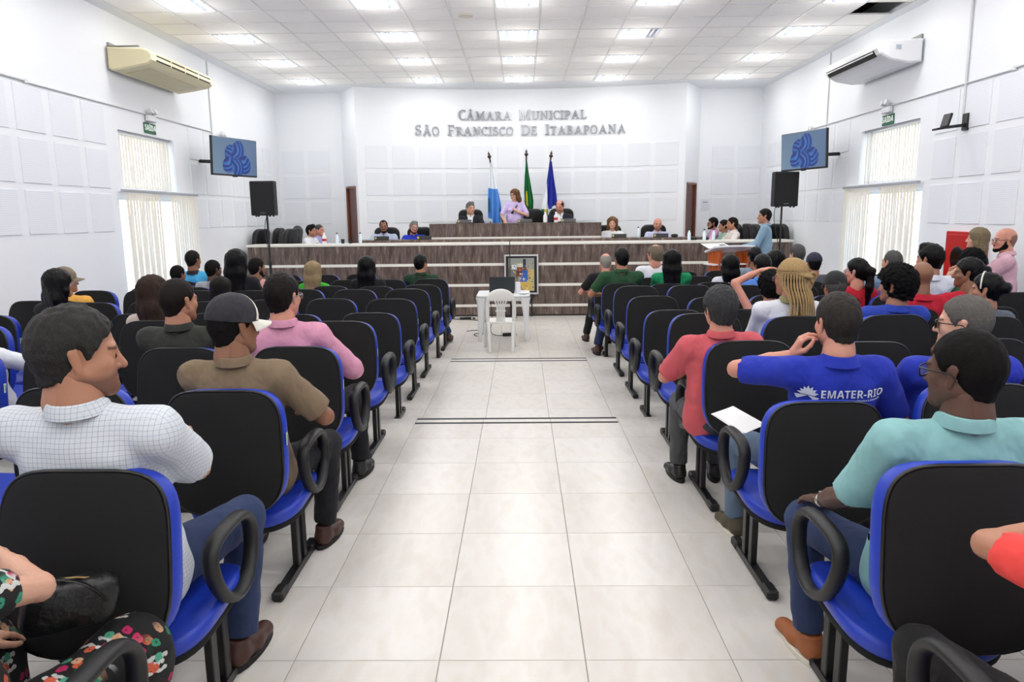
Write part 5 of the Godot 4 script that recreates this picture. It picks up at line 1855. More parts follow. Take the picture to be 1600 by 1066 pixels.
# fills in the joints of one figure and asks for its shapes; everything is in the figure's own frame, facing -z, floor at 0
func person(d: Dictionary) -> void:
	var fem: bool = d.get("female", false)
	var sit: bool = d.get("sit", true)
	var lean: float = d.get("lean", 0.16 if sit else 0.02)
	var side: float = d.get("side", 0.0)
	var twist: float = d.get("twist", 0.0)
	var fat: float = d.get("fat", 1.0)
	var lod: int = d.get("lod", 2)
	var cell: float = d.get("cell", [0.0125, 0.018, 0.024][lod])
	var P := Vector3(0, 0.565, 0.22) if sit else Vector3(0, 0.95, 0)
	var u := Vector3(sin(side), cos(lean) * cos(side), sin(lean)).normalized()
	var r := Basis(Vector3.UP, twist) * Vector3.RIGHT
	r = (r - u * r.dot(u)).normalized()
	var f := u.cross(r).normalized()   # forward
	if f.z > 0.0 and absf(twist) < 1.5: f = -f
	var sw: float = d.get("shoulder", 0.160 if fem else 0.183)
	var NB := P + u * 0.535
	var hc: Vector3 = NB + (u * 0.55 + Vector3.UP * 0.45).normalized() * 0.150 + f * (0.030 + d.get("crane", 0.0))
	var sh := [P + u * 0.470 - r * sw, P + u * 0.470 + r * sw]
	var arms: Array = d.get("arms", ["lap", "lap"])
	var el := []
	var wr := []
	var hb := []
	var grips := []
	for i in 2:
		var s := -1.0 if i == 0 else 1.0
		var a = arms[i]
		var w := P + r * s * 0.13 + Vector3(0, 0.115, -0.34)
		var pole := Vector3(s * 0.7, -0.5, 0.7)
		var fd := Vector3(-s * 0.25, -0.12, -1)
		var pn := Vector3(0, -1, 0)
		var grip := "rest"
		if a is String:
			match a:
				"rest":
					w = P + r * s * 0.20 + Vector3(0, 0.20, -0.27)
					pole = Vector3(s * 0.8, -0.3, 0.6)
				"cross":
					w = P + u * 0.31 - r * s * 0.05 + f * (0.235 if s > 0 else 0.265)
					pole = Vector3(s * 1.0, -0.45, -0.1)
					fd = -r * s + Vector3(0, 0.15, 0)
					pn = -f
					grip = "curl"
				"phone":
					w = P + u * 0.30 + r * s * 0.13 + f * 0.27
					pole = Vector3(s * 0.6, -1.0, 0.2)
					fd = Vector3(-s * 0.15, 0.9, -0.35)
					pn = Vector3(-s * 0.8, 0, 0.3)
					grip = "hold"
				"down":
					w = sh[i] + Vector3(s * 0.05, -0.53, -0.05)
					pole = Vector3(s * 0.2, 0, 1)
					fd = Vector3(0, -1, -0.1)
					pn = Vector3(-s, 0, 0)
				"desk":
					w = P + r * s * 0.15 + Vector3(0, 0.26, -0.36)
					pole = Vector3(s * 0.9, -0.6, 0.3)
					fd = Vector3(-s * 0.5, -0.05, -0.8)
				"chest":
					w = P + u * 0.33 + r * s * 0.04 + f * 0.20
					pole = Vector3(s * 1.0, -0.8, 0.1)
					fd = -r * s * 0.6 + Vector3(0, 0.5, 0)
					pn = -f
					grip = "curl"
		else:
			w = a["w"]
			pole = a.get("pole", pole)
			fd = a.get("f", fd)
			pn = a.get("n", pn)
			grip = a.get("grip", grip)
		var e := two_bone(sh[i], w, 0.285, 0.255, pole)
		el.append(e[0])
		wr.append(e[1])
		if a is String and (a == "lap" or a == "rest"): fd = (e[1] - e[0]).normalized().lerp(fd.normalized(), 0.6)
		fd = fd.normalized()
		var y := -(pn - fd * pn.dot(fd)).normalized()
		hb.append(Basis(y.cross(-fd), y, -fd))
		grips.append(grip)
	var hip := [P + Vector3(-0.088, -0.01, -0.02), P + Vector3(0.088, -0.01, -0.02)]
	var knee := []
	var ank := []
	var feet: Array = d.get("feet", [0.0, 0.0])
	for i in 2:
		var s := -1.0 if i == 0 else 1.0
		var ft = feet[i]
		if sit:
			knee.append(Vector3(s * (0.125 + d.get("splay", 0.0)), 0.555, -0.235))
			var an := Vector3(s * (0.125 + d.get("splay", 0.0) * 0.6), 0.115, -0.25 + (ft if ft is float else 0.0))
			if ft is Vector3: an = ft
			ank.append(an)
		else:
			knee.append(Vector3(s * 0.095, 0.51, -0.03))
			ank.append(Vector3(s * 0.105, 0.10, 0.02))
	d["j"] = {"P": P, "u": u, "r": r, "f": f, "NB": NB, "hc": hc, "sh": sh, "el": el, "wr": wr, "hb": hb, "knee": knee, "ank": ank, "grips": grips}
	# ---- the body
	var nk := 0.052 if fem else 0.060
	var B := PackedFloat32Array()
	B += bone(NB - u * 0.05, nk + 0.012, NB + u * 0.02, nk, 0.03)
	B += bone(NB + u * 0.02, nk, hc + Vector3(0, -0.07, 0.02) , nk * 0.95, 0.02)
	B += bone(P + u * 0.42 - r * 0.06 + f * 0.015, 0.065, P + u * 0.42 + r * 0.06 + f * 0.015, 0.065, 0.03)
	B += bone(P + u * 0.42 + f * 0.015, 0.065, P + f * 0.01, 0.075, 0.03)
	for i in 2:
		B += bone(P + u * 0.46, 0.05, sh[i], 0.046, 0.03)
		B += bone(sh[i], 0.046 if not fem else 0.040, el[i], 0.038 if not fem else 0.034, 0.02)
		B += bone(el[i], 0.040 if not fem else 0.034, wr[i].lerp(el[i], 0.4), 0.036 if not fem else 0.031, 0.015)
		B += bone(wr[i].lerp(el[i], 0.4), 0.036 if not fem else 0.031, wr[i], 0.025 if not fem else 0.022, 0.012, Vector3.ONE)
		B += bone(hip[i], 0.075, knee[i], 0.048, 0.03)
		B += bone(knee[i], 0.045, ank[i], 0.034, 0.02)
	d["body_key"] = shape_job("body" + _key(B, cell), B, [0.0125, 0.018, 0.024][lod])
	for i in 2:
		var gk: String = grips[i]
		var hv: Array = {"rest": [0.28, 0.0, 0.0], "curl": [0.62, 0.0, 0.3], "hold": [0.95, 0.0, 0.6], "fist": [1.35, 0.0, 1.0], "flat": [0.06, 0.3, -0.1], "cheek": [0.75, 0.0, 0.4]}[gk]
		shape_job("hand_%s_%d" % [gk, lod], hand_bones(hv[0], hv[1], hv[2]), [0.0036, 0.005, 0.0065][lod])
	d["head_key"] = shape_job("head_%s_%d" % ["f" if fem else "m", lod], head_bones(fem), [0.0042, 0.0058, 0.0075][lod])
	# ---- clothes
	var S := PackedFloat32Array()
	var bw := 0.070 if fem else 0.082
	for s in [-1.0, 1.0]:
		S += bone(P + u * 0.00 + r * s * 0.080 * fat + Vector3(0, 0, -0.01), 0.122, P + u * 0.20 + r * s * 0.062 * fat, 0.108 * (0.94 if fem else 1.0) * sqrt(fat), 0.05)
		S += bone(P + u * 0.20 + r * s * 0.062 * fat, 0.108 * (0.92 if fem else 1.0) * sqrt(fat), P + u * 0.40 + r * s * bw, 0.104 if not fem else 0.094, 0.05)
		S += bone(P + u * 0.500 + r * s * 0.035, 0.056, sh[0 if s < 0 else 1] + u * 0.004, 0.058 if not fem else 0.049, 0.045)
	S += bone(P + u * 0.02, 0.118, P + u * 0.24, 0.106, 0.04)
	S += bone(P + u * 0.24, 0.106, P + u * 0.43, 0.100 if not fem else 0.090, 0.04)
	S += ball(P + u * 0.13 + f * 0.07 * fat, Vector3(0.13, 0.12, 0.09) * fat, 0.06)
	if fem:
		for s in [-1.0, 1.0]: S += ball(P + u * 0.33 + f * 0.075 + r * s * 0.07, Vector3(0.062, 0.062, 0.055), 0.04)
	var sleeve: String = d.get("sleeve", "short")
	for i in 2:
		var a: Vector3 = sh[i]
		var e: Vector3 = el[i]
		if sleeve == "short":
			var n: Vector3 = (e - a).normalized()
			var ends: Vector3 = a + n * (0.285 * d.get("sleeve_len", 0.74))
			S += bone(a, 0.066 if not fem else 0.056, ends + n * 0.03, 0.066 if not fem else 0.056, 0.04)
			S += cut(ends, n, 0.15)
		elif sleeve == "long":
			S += bone(a, 0.066 if not fem else 0.055, e, 0.057 if not fem else 0.047, 0.04)
			var n: Vector3 = (wr[i] - e).normalized()
			S += bone(e, 0.057 if not fem else 0.047, wr[i] + n * 0.02, 0.039 if not fem else 0.034, 0.025)
			S += cut(wr[i] - n * 0.012, n, 0.09)
	# neckline, then the figure's own folds
	S += bone(NB + u * 0.030, 0.050 if not fem else 0.046, NB + u * 0.11 + f * 0.03, 0.075, 0.012, Vector3.ONE, 1.0)
	if sleeve == "none": S += cut(P + u * 0.49, u, 0.0001)
	var fold: float = [0.0065, 0.0055, 0.004][lod]
	d["shirt_key"] = shape_job("shirt" + _key(S, cell) + sleeve, S, cell, fold, Vector3(7, 9, 7), 3 + lod)
	d["shirt_field"] = S
	var T := PackedFloat32Array()
	if not d.get("skirt", false):
		T += bone(P + Vector3(-0.07, 0.0, 0), 0.116, P + Vector3(0.07, 0.0, 0), 0.116, 0.03)
		T += bone(P + u * 0.11 + r * -0.05, 0.10, P + u * 0.11 + r * 0.05, 0.10, 0.05)
		for i in 2:
			T += bone(hip[i], 0.096, knee[i], 0.070, 0.03)
			T += bone(knee[i], 0.070, knee[i].lerp(ank[i], 0.45), 0.062, 0.02)
			var n: Vector3 = (ank[i] - knee[i]).normalized()
			T += bone(knee[i].lerp(ank[i], 0.45), 0.062, ank[i] + n * 0.03, 0.058, 0.02)
			T += cut(ank[i] - n * 0.005, n, 0.14)
	else:
		T += bone(P + Vector3(-0.08, 0, 0), 0.125, P + Vector3(0.08, 0, 0), 0.125, 0.05)
		for i in 2:
			T += bone(hip[i], 0.105, knee[i] + Vector3(0, 0.01, 0), 0.092, 0.09)
			T += bone(knee[i] + Vector3(0, 0.01, 0), 0.092, knee[i].lerp(ank[i], 0.8), 0.12, 0.09)
		T += cut(Vector3(0, 0.20, 0), Vector3(0, -1, 0), 3.0)
	d["trouser_key"] = shape_job("trousers" + _key(T, cell), T, cell, fold, Vector3(8, 8, 8), 9)
	shape_job("shoe_%d" % lod, shoe_bones(), [0.006, 0.008, 0.011][lod])
	# ---- hair and beard
	if d.has("hair"):
		var h: Array = d["hair"].duplicate()   # style, thickness, length
		if lod > 0:
			h[1] = snappedf(h[1], 0.004)
			h[2] = 0.24 if h[2] < 0.29 else (0.34 if h[2] < 0.40 else 0.46)
		var hk := "hair_%s_%.3f_%.2f_%d" % [h[0], h[1], h[2], lod]
		var curly: bool = h[0] == "curly"
		d["hair_key"] = shape_job(hk, hair_bones(h[0], h[1], h[2]), [0.0055, 0.0075, 0.0098][lod], 0.016 if curly else minf(0.0070, h[1] * 0.55), Vector3(38, 38, 38) if curly else (Vector3(46, 16, 46) if h[0] != "long" else Vector3(46, 6, 46)), 5)
	if d.get("beard", false): d["beard_key"] = shape_job("beard_%d" % lod, beard_bones(), [0.0042, 0.0055, 0.0065][lod], 0.002, Vector3(120, 60, 120), 8)
	if d.has("cap"):
		var C := PackedFloat32Array()
		C += ball(Vector3(0, 0.042, 0.010), Vector3(0.094, 0.104, 0.112))
		C += cut(Vector3(0, 0.022, 0), Vector3(0, -1, 0.10).normalized(), 0.5)
		d["cap_key"] = shape_job("cap_%d" % lod, C, [0.0045, 0.006, 0.0075][lod], 0.002, Vector3(22, 22, 22), 4)
	crowd.append(d)


func _key(B: PackedFloat32Array, cell: float) -> String:
	return "%d_%.4f" % [hash(B), cell]


# several finished shapes in one mesh with one surface: [shape key, transform, tint or null]
func joined_mesh(parts: Array) -> ArrayMesh:
	var V := PackedVector3Array()
	var N := PackedVector3Array()
	var C := PackedColorArray()
	var I := PackedInt32Array()
	for p in parts:
		var o: Array = jobs[p[0]]["out"]
		var xf: Transform3D = p[1]
		var base := V.size()
		V.append_array(xf * (o[0] as PackedVector3Array))
		N.append_array(Transform3D(xf.basis.orthonormalized() if xf.basis.determinant() > 0 else xf.basis, Vector3.ZERO) * (o[1] as PackedVector3Array))
		if p[2] == null:
			var c := PackedColorArray()
			c.resize(o[0].size())
			c.fill(Color.WHITE)
			C.append_array(c)
		else:
			C.append_array(p[2])
		var ix: PackedInt32Array = (o[2] as PackedInt32Array).duplicate()
		if xf.basis.determinant() < 0.0: ix.reverse()
		for k in ix.size(): ix[k] += base
		I.append_array(ix)
	var arr := []
	arr.resize(Mesh.ARRAY_MAX)
	arr[Mesh.ARRAY_VERTEX] = V
	arr[Mesh.ARRAY_NORMAL] = N
	arr[Mesh.ARRAY_COLOR] = C
	arr[Mesh.ARRAY_INDEX] = I
	var m := ArrayMesh.new()
	m.add_surface_from_arrays(Mesh.PRIMITIVE_TRIANGLES, arr)
	return m


var tints := {}

func finish_person(d: Dictionary) -> Node3D:
	var j: Dictionary = d["j"]
	var fem: bool = d.get("female", false)
	var lod: int = d.get("lod", 2)
	var sit: bool = d.get("sit", true)
	var yaw: float = d.get("yaw", 0.0)
	var hc: Vector3 = j["hc"]
	# size and place follow from where the head stands above the floor
	var target: Vector3 = d["head"]
	var sc: float = clampf((target.y - d["floor"]) / hc.y, 0.88, 1.13)
	if d.has("scale"): sc = d["scale"]
	var root := thing("person", d["label"], "person", Vector3.ZERO, yaw)
	root.scale = Vector3.ONE * sc
	var off := roty(yaw) * (hc * sc)
	root.position = Vector3(target.x - off.x, d["floor"], target.z - off.z)
	d["root"] = root
	var hs := 0.95 if fem else 1.0
	hs *= d.get("head_size", 1.0)
	var hbs := Basis.from_euler(Vector3(d.get("hpitch", 0.0), d.get("hyaw", 0.0), d.get("hroll", 0.0)))
	var hx := Transform3D(hbs.scaled(Vector3.ONE * hs), hc)
	d["hx"] = hx
	var tk := "%s_%.1f" % [d["head_key"], d.get("stubble", 0.0)]
	if not tints.has(tk): tints[tk] = head_tint(jobs[d["head_key"]]["out"][0], fem, d.get("stubble", 0.0))
	var parts := [[d["body_key"], Transform3D.IDENTITY, null], [d["head_key"], hx, tints[tk]]]
	for i in 2:
		var b: Basis = j["hb"][i]
		if i == 0: b = Basis(-b.x, b.y, b.z)
		b = b.scaled_local(Vector3.ONE * (0.92 if fem else 1.02))
		parts.append(["hand_%s_%d" % [j["grips"][i], lod], Transform3D(b, j["wr"][i]), null])
	mi("body", joined_mesh(parts), d["skin"], root)
	if d.get("sleeve", "short") != "none_" and d.has("top"):
		d["shirt_node"] = mi(d.get("top_name", "shirt"), shape_mesh(d["shirt_key"]), d["top"], root)
	mi("skirt" if d.get("skirt", false) else "trousers", shape_mesh(d["trouser_key"]), d["pants"], root)
	for i in 2:
		var a: Vector3 = j["ank"][i]
		var s := -1.0 if i == 0 else 1.0
		var sp := at(Vector3(a.x, maxf(a.y - 0.115, 0.0), a.z), roty(-s * 0.15 + d.get("toe", 0.0)))
		var shoe := mi("shoe", shape_mesh("shoe_%d" % lod), d["shoes"], root, sp)
		var sole := start()
		if not boxes.has("sole"):
			var out := PackedVector2Array()
			for k in 20:
				var an := TAU * k / 20
				var zz := -sin(an)
				out.append(Vector2(cos(an) * (0.045 - 0.006 * zz) - 0.003 * maxf(sin(an), 0), -0.058 - 0.150 * sin(an) * -1.0))
			boxes["sole"] = slab(out, 0.024, 0.004)
		mi("sole", boxes["sole"], d.get("sole", mat("sole_dark", Color(0.06, 0.055, 0.05), 0.8)), shoe, at(Vector3(0, 0.012, -0.0), Basis(Vector3.RIGHT, PI / 2)))
	if d.has("hair_key"): mi("hair", shape_mesh(d["hair_key"]), d["hair_mat"], root, hx)
	if d.has("beard_key"): mi("beard", shape_mesh(d["beard_key"]), d.get("beard_mat", d.get("hair_mat", null)), root, hx)
	if d.has("cap_key"):
		var cp := mi("cap", shape_mesh(d["cap_key"]), d["cap"][0], root, hx)
		var brim := []
		for v in 5:
			var row := []
			for q in 15:
				var an := lerpf(-1.15, 1.15, q / 14.0)
				var t := v / 4.0
				row.append(Vector3(sin(an) * (0.092 + 0.004 * t), 0.028 - 0.016 * t - 0.03 * pow(sin(an), 2) * t, -cos(an) * (0.104 + 0.085 * t * cos(an * 0.9)) + 0.01))
			brim.append(row)
		var bst := start()
		grid_mesh(brim, false, false, bst, false)
		for row in brim:
			for q in row.size(): row[q] -= Vector3(0, 0.005, 0)
		grid_mesh(brim, false, false, bst, true)
		mi("brim", bst.commit(), d["cap"][1], cp)
		if d["cap"].size() > 2:
			# pale front panels over the dark crown
			var fp := []
			for v in 7:
				var row := []
				for q in 13:
					var an := lerpf(-0.95, 0.95, q / 12.0) * (1.0 - 0.35 * v / 6.0)
					var el := lerpf(-0.12, 1.15, v / 6.0)
					row.append(Vector3(sin(an) * cos(el) * 0.0965, 0.042 + sin(el) * 0.1065, 0.010 - cos(an) * cos(el) * 0.1145))
				fp.append(row)
			mi("front_panel", grid_mesh(fp, false, false, null, false), d["cap"][2], cp)
	if d.get("collar", "") != "":
		var cm := collar(d["collar"], fem)
		var up: Vector3 = (j["u"] as Vector3).lerp(Vector3.UP, 0.4).normalized()
		var fr: Vector3 = (j["f"] - up * (j["f"] as Vector3).dot(up)).normalized()
		mi("collar", cm, d.get("collar_mat", d["top"]), root, Transform3D(Basis(up.cross(-fr), up, -fr), j["NB"] + up * 0.010 - fr * 0.004))
	if d.get("glasses", null) != null: spectacles(root, hx, d["glasses"], d.get("lens", null))
	if d.get("face", false): eyes(root, hx)
	if d.get("lapel", false):
		# shirt front showing between the jacket's lapels
		var st := start()
		var rows := []
		for v in 7:
			var row := []
			for q in 7:
				var t := -1.0 + q / 3.0
				var x := t * lerpf(0.058, 0.012, v / 6.0)
				row.append(on_shirt(d, Vector2(x, lerpf(0.515, 0.22, v / 6.0)), 0.004, true))
			rows.append(row)
		mi("shirt_front", grid_mesh(rows, false, false, null, false), d.get("under", mat("cotton_white", Color(0.86, 0.87, 0.9), 0.85)), root)
	return root


# a point of the garment's surface seen from behind (or in front): x along the shoulders, y up the spine
func on_shirt(d: Dictionary, p: Vector2, lift: float, front := false) -> Vector3:
	var j: Dictionary = d["j"]
	var dir: Vector3 = j["f"] if front else -j["f"]
	var o: Vector3 = j["P"] + j["r"] * p.x + j["u"] * p.y
	var t := 0.32
	for k in 40:
		var g := field_at(d["shirt_field"], o + dir * t)
		if g < 0.0008: break
		t -= maxf(g * 0.8, 0.0006)
		if t < 0.0: break
	return o + dir * (t + lift)


# print on the back of a shirt: flat lettering laid onto the cloth
func back_print(d: Dictionary, mesh: Mesh, at_: Vector2, m: Material, called := "back_print", front := false) -> void:
	var st := start()
	var faces := mesh.get_faces()
	for i in range(0, faces.size(), 3):
		var q := []
		for k in 3: q.append(on_shirt(d, Vector2(faces[i + k].x + at_.x, faces[i + k].y + at_.y), 0.0065, front))
		tri(st, q[0], q[1], q[2], d["j"]["f"] if front else -d["j"]["f"])
	mi(called, st.commit(), m, d["root"])


func collar(kind: String, fem: bool) -> ArrayMesh:
	var key := "collar_%s_%s" % [kind, fem]
	if boxes.has(key): return boxes[key]
	var prof := [Vector2(0.060, -0.020), Vector2(0.0615, 0.024), Vector2(0.066, 0.031), Vector2(0.071, 0.026), Vector2(0.081, -0.006), Vector2(0.079, -0.009), Vector2(0.070, 0.010)]
	if kind == "crew": prof = [Vector2(0.070, -0.014), Vector2(0.064, 0.000), Vector2(0.060, 0.012), Vector2(0.0635, 0.016), Vector2(0.069, 0.010), Vector2(0.078, -0.008), Vector2(0.088, -0.028)]
	var k := 0.93 if fem else 1.04
	var rows := []
	for p in prof:
		var row := []
		for i in 33:
			var a := -PI / 2 + 0.16 + (TAU - 0.32) * i / 32.0
			if kind == "crew": a = -PI / 2 + TAU * i / 32.0
			var front := maxf(-sin(a), 0.0)
			row.append(Vector3(cos(a) * p.x * k, p.y - 0.030 * front - (0.010 * front if kind == "crew" else 0.0), sin(a) * p.x * k * 1.04 - 0.004 * front))
		rows.append(row)
	boxes[key] = grid_mesh(rows, false, false, null, true)
	return boxes[key]


func spectacles(root: Node3D, hx: Transform3D, m: Material, lens: Material) -> void:
	var st := start()
	for s in [-1.0, 1.0]:
		var ring := []
		for k in 20:
			var a := TAU * k / 20
			ring.append(Vector3(s * 0.033 + signf(cos(a)) * pow(absf(cos(a)), 0.7) * 0.027, -0.006 + signf(sin(a)) * pow(absf(sin(a)), 0.7) * 0.019, -0.104 + 0.006 * absf(s * 0.033 + cos(a) * 0.027) / 0.06))
		tube(ring, 0.0024, 6, true, Vector3(0, 0, 1), st)
		tube([Vector3(0.061 * s, 0.004, -0.097), Vector3(0.080 * s, 0.004, -0.05), Vector3(0.084 * s, 0.002, 0.012), Vector3(0.082 * s, -0.016, 0.030)], 0.0026, 6, false, Vector3.UP, st)
	tube([Vector3(-0.007, -0.001, -0.106), Vector3(0, 0.003, -0.112), Vector3(0.007, -0.001, -0.106)], 0.0022, 6, false, Vector3.UP, st)
	var g := mi("glasses", st.commit(), m, root, hx)
	for s in [-1.0, 1.0]:
		var ol := PackedVector2Array()
		for k in 16:
			var a := TAU * k / 16
			ol.append(Vector2(signf(cos(a)) * pow(absf(cos(a)), 0.7) * 0.026, signf(sin(a)) * pow(absf(sin(a)), 0.7) * 0.018))
		mi("lens", slab(ol, 0.0015), lens if lens else mat("clear_lens", Color(0.9, 0.95, 1.0, 0.10), 0.03, {"transparency": BaseMaterial3D.TRANSPARENCY_ALPHA}), g, at(Vector3(0.033 * s, -0.006, -0.1025), roty(-0.10 * s)))


func eyes(root: Node3D, hx: Transform3D) -> void:
	if not boxes.has("eyeball"):
		var st := start()
		for band in [[0.0, 0.34, Color(0.02, 0.02, 0.02)], [0.34, 0.62, Color(0.16, 0.09, 0.05)], [0.62, 1.9, Color(0.80, 0.78, 0.76)]]:
			for k in 14:
				for v in 3:
					var t0 := lerpf(band[0], band[1], v / 3.0)
					var t1 := lerpf(band[0], band[1], (v + 1) / 3.0)
					var a0 := TAU * k / 14
					var a1 := TAU * (k + 1) / 14
					var q := []
					for e in [[t0, a0], [t0, a1], [t1, a1], [t1, a0]]: q.append(Vector3(sin(e[0]) * cos(e[1]), sin(e[0]) * sin(e[1]), -cos(e[0])) * 0.0112)
					for i in [0, 1, 2, 0, 2, 3]:
						st.set_color((band[2] as Color).srgb_to_linear())
						st.set_normal(q[i].normalized())
						st.add_vertex(q[i])
		boxes["eyeball"] = st.commit()
	for s in [-1.0, 1.0]:
		mi("eye", boxes["eyeball"], mat("eye", Color.WHITE, 0.12, {"vertex_color_use_as_albedo": true}), root, hx * at(Vector3(0.031 * s, -0.0065, -0.0795)))


func phone(p: Vector3, b: Basis, label: String) -> void:
	var o := thing("phone", label, "phone", p)
	o.basis = b
	mi("case", box_mesh(Vector3(0.074, 0.152, 0.009), 0.003), mat("phone_black", Color(0.04, 0.04, 0.05), 0.3), o)
	mi("screen", box_mesh(Vector3(0.068, 0.142, 0.001)), mat("phone_screen", Color(0.05, 0.05, 0.06), 0.1, {"emission_enabled": true, "emission": Color(0.45, 0.52, 0.66), "emission_energy_multiplier": 0.5}), o, at(Vector3(0, 0, 0.0052)))


# where a figure's own point stands in the room
func of_person(d: Dictionary, p: Vector3) -> Vector3:
	return (d["root"] as Node3D).transform * p


# how the hand's frame (fingers to -z, palm to -y) stands in the room
func hand_frame(d: Dictionary, i: int) -> Transform3D:
	return (d["root"] as Node3D).transform * Transform3D(d["j"]["hb"][i], d["j"]["wr"][i])


# ---------------------------------------------------------------- who sits and stands where
func pattern(key: String, im: Image, scale: float, rough := 0.9) -> StandardMaterial3D:
	return mat(key, Color.WHITE, rough, {"albedo_texture": ImageTexture.create_from_image(im), "uv1_triplanar": true, "uv1_scale": Vector3.ONE * scale, "uv1_triplanar_sharpness": 6.0})


func checked_cloth() -> StandardMaterial3D:
	if mats.has("checked"): return mats["checked"]
	var im := Image.create(128, 128, false, Image.FORMAT_RGB8)
	for y in 128:
		for x in 128:
			var c := Color(0.79, 0.805, 0.83)
			if x % 32 < 3: c = c.lerp(Color(0.44, 0.49, 0.60), 0.55)
			if y % 32 < 3: c = c.lerp(Color(0.44, 0.49, 0.60), 0.55)
			if x % 8 == 0 or y % 8 == 0: c = c.darkened(0.03)
			im.set_pixel(x, y, c)
	var m := pattern("checked", im, 19.0)
	m.normal_enabled = true
	m.normal_scale = 0.15
	m.normal_texture = noise_tex("folds", 31, 0.011, 3, true, 9.0)
	return m


func flowered_cloth() -> StandardMaterial3D:
	if mats.has("flowered"): return mats["flowered"]
	var n := 256
	var im := Image.create(n, n, false, Image.FORMAT_RGB8)
	im.fill(Color(0.035, 0.035, 0.04))
	var r := RandomNumberGenerator.new()
	r.seed = 21
	for k in 40:
		var c: Color = [Color(0.80, 0.80, 0.79), Color(0.74, 0.75, 0.74), Color(0.20, 0.56, 0.44), Color(0.28, 0.62, 0.50), Color(0.70, 0.10, 0.34), Color(0.80, 0.35, 0.22), Color(0.80, 0.62, 0.48), Color(0.16, 0.50, 0.38)][k % 8]
		var cx := r.randi_range(0, n)
		var cy := r.randi_range(0, n)
		var stripe: bool = k % 8 < 2
		var ang := r.randf() * TAU
		for q in (26 if stripe else 9):
			var px := cx + (cos(0.3) * q * 2.4 if stripe else cos(ang + q * 0.75) * 7.0)
			var py := cy + (sin(0.3) * q * 2.4 + sin(q * 0.5) * 3.0 if stripe else sin(ang + q * 0.75) * 7.0)
			var rad := r.randf_range(3.0, 6.5)
			for dy in range(-7, 8):
				for dx in range(-7, 8):
					if dx * dx + dy * dy < rad * rad: im.set_pixel(posmod(int(px) + dx, n), posmod(int(py) + dy, n), c.darkened(r.randf() * 0.12))
	return pattern("flowered", im, 3.4)


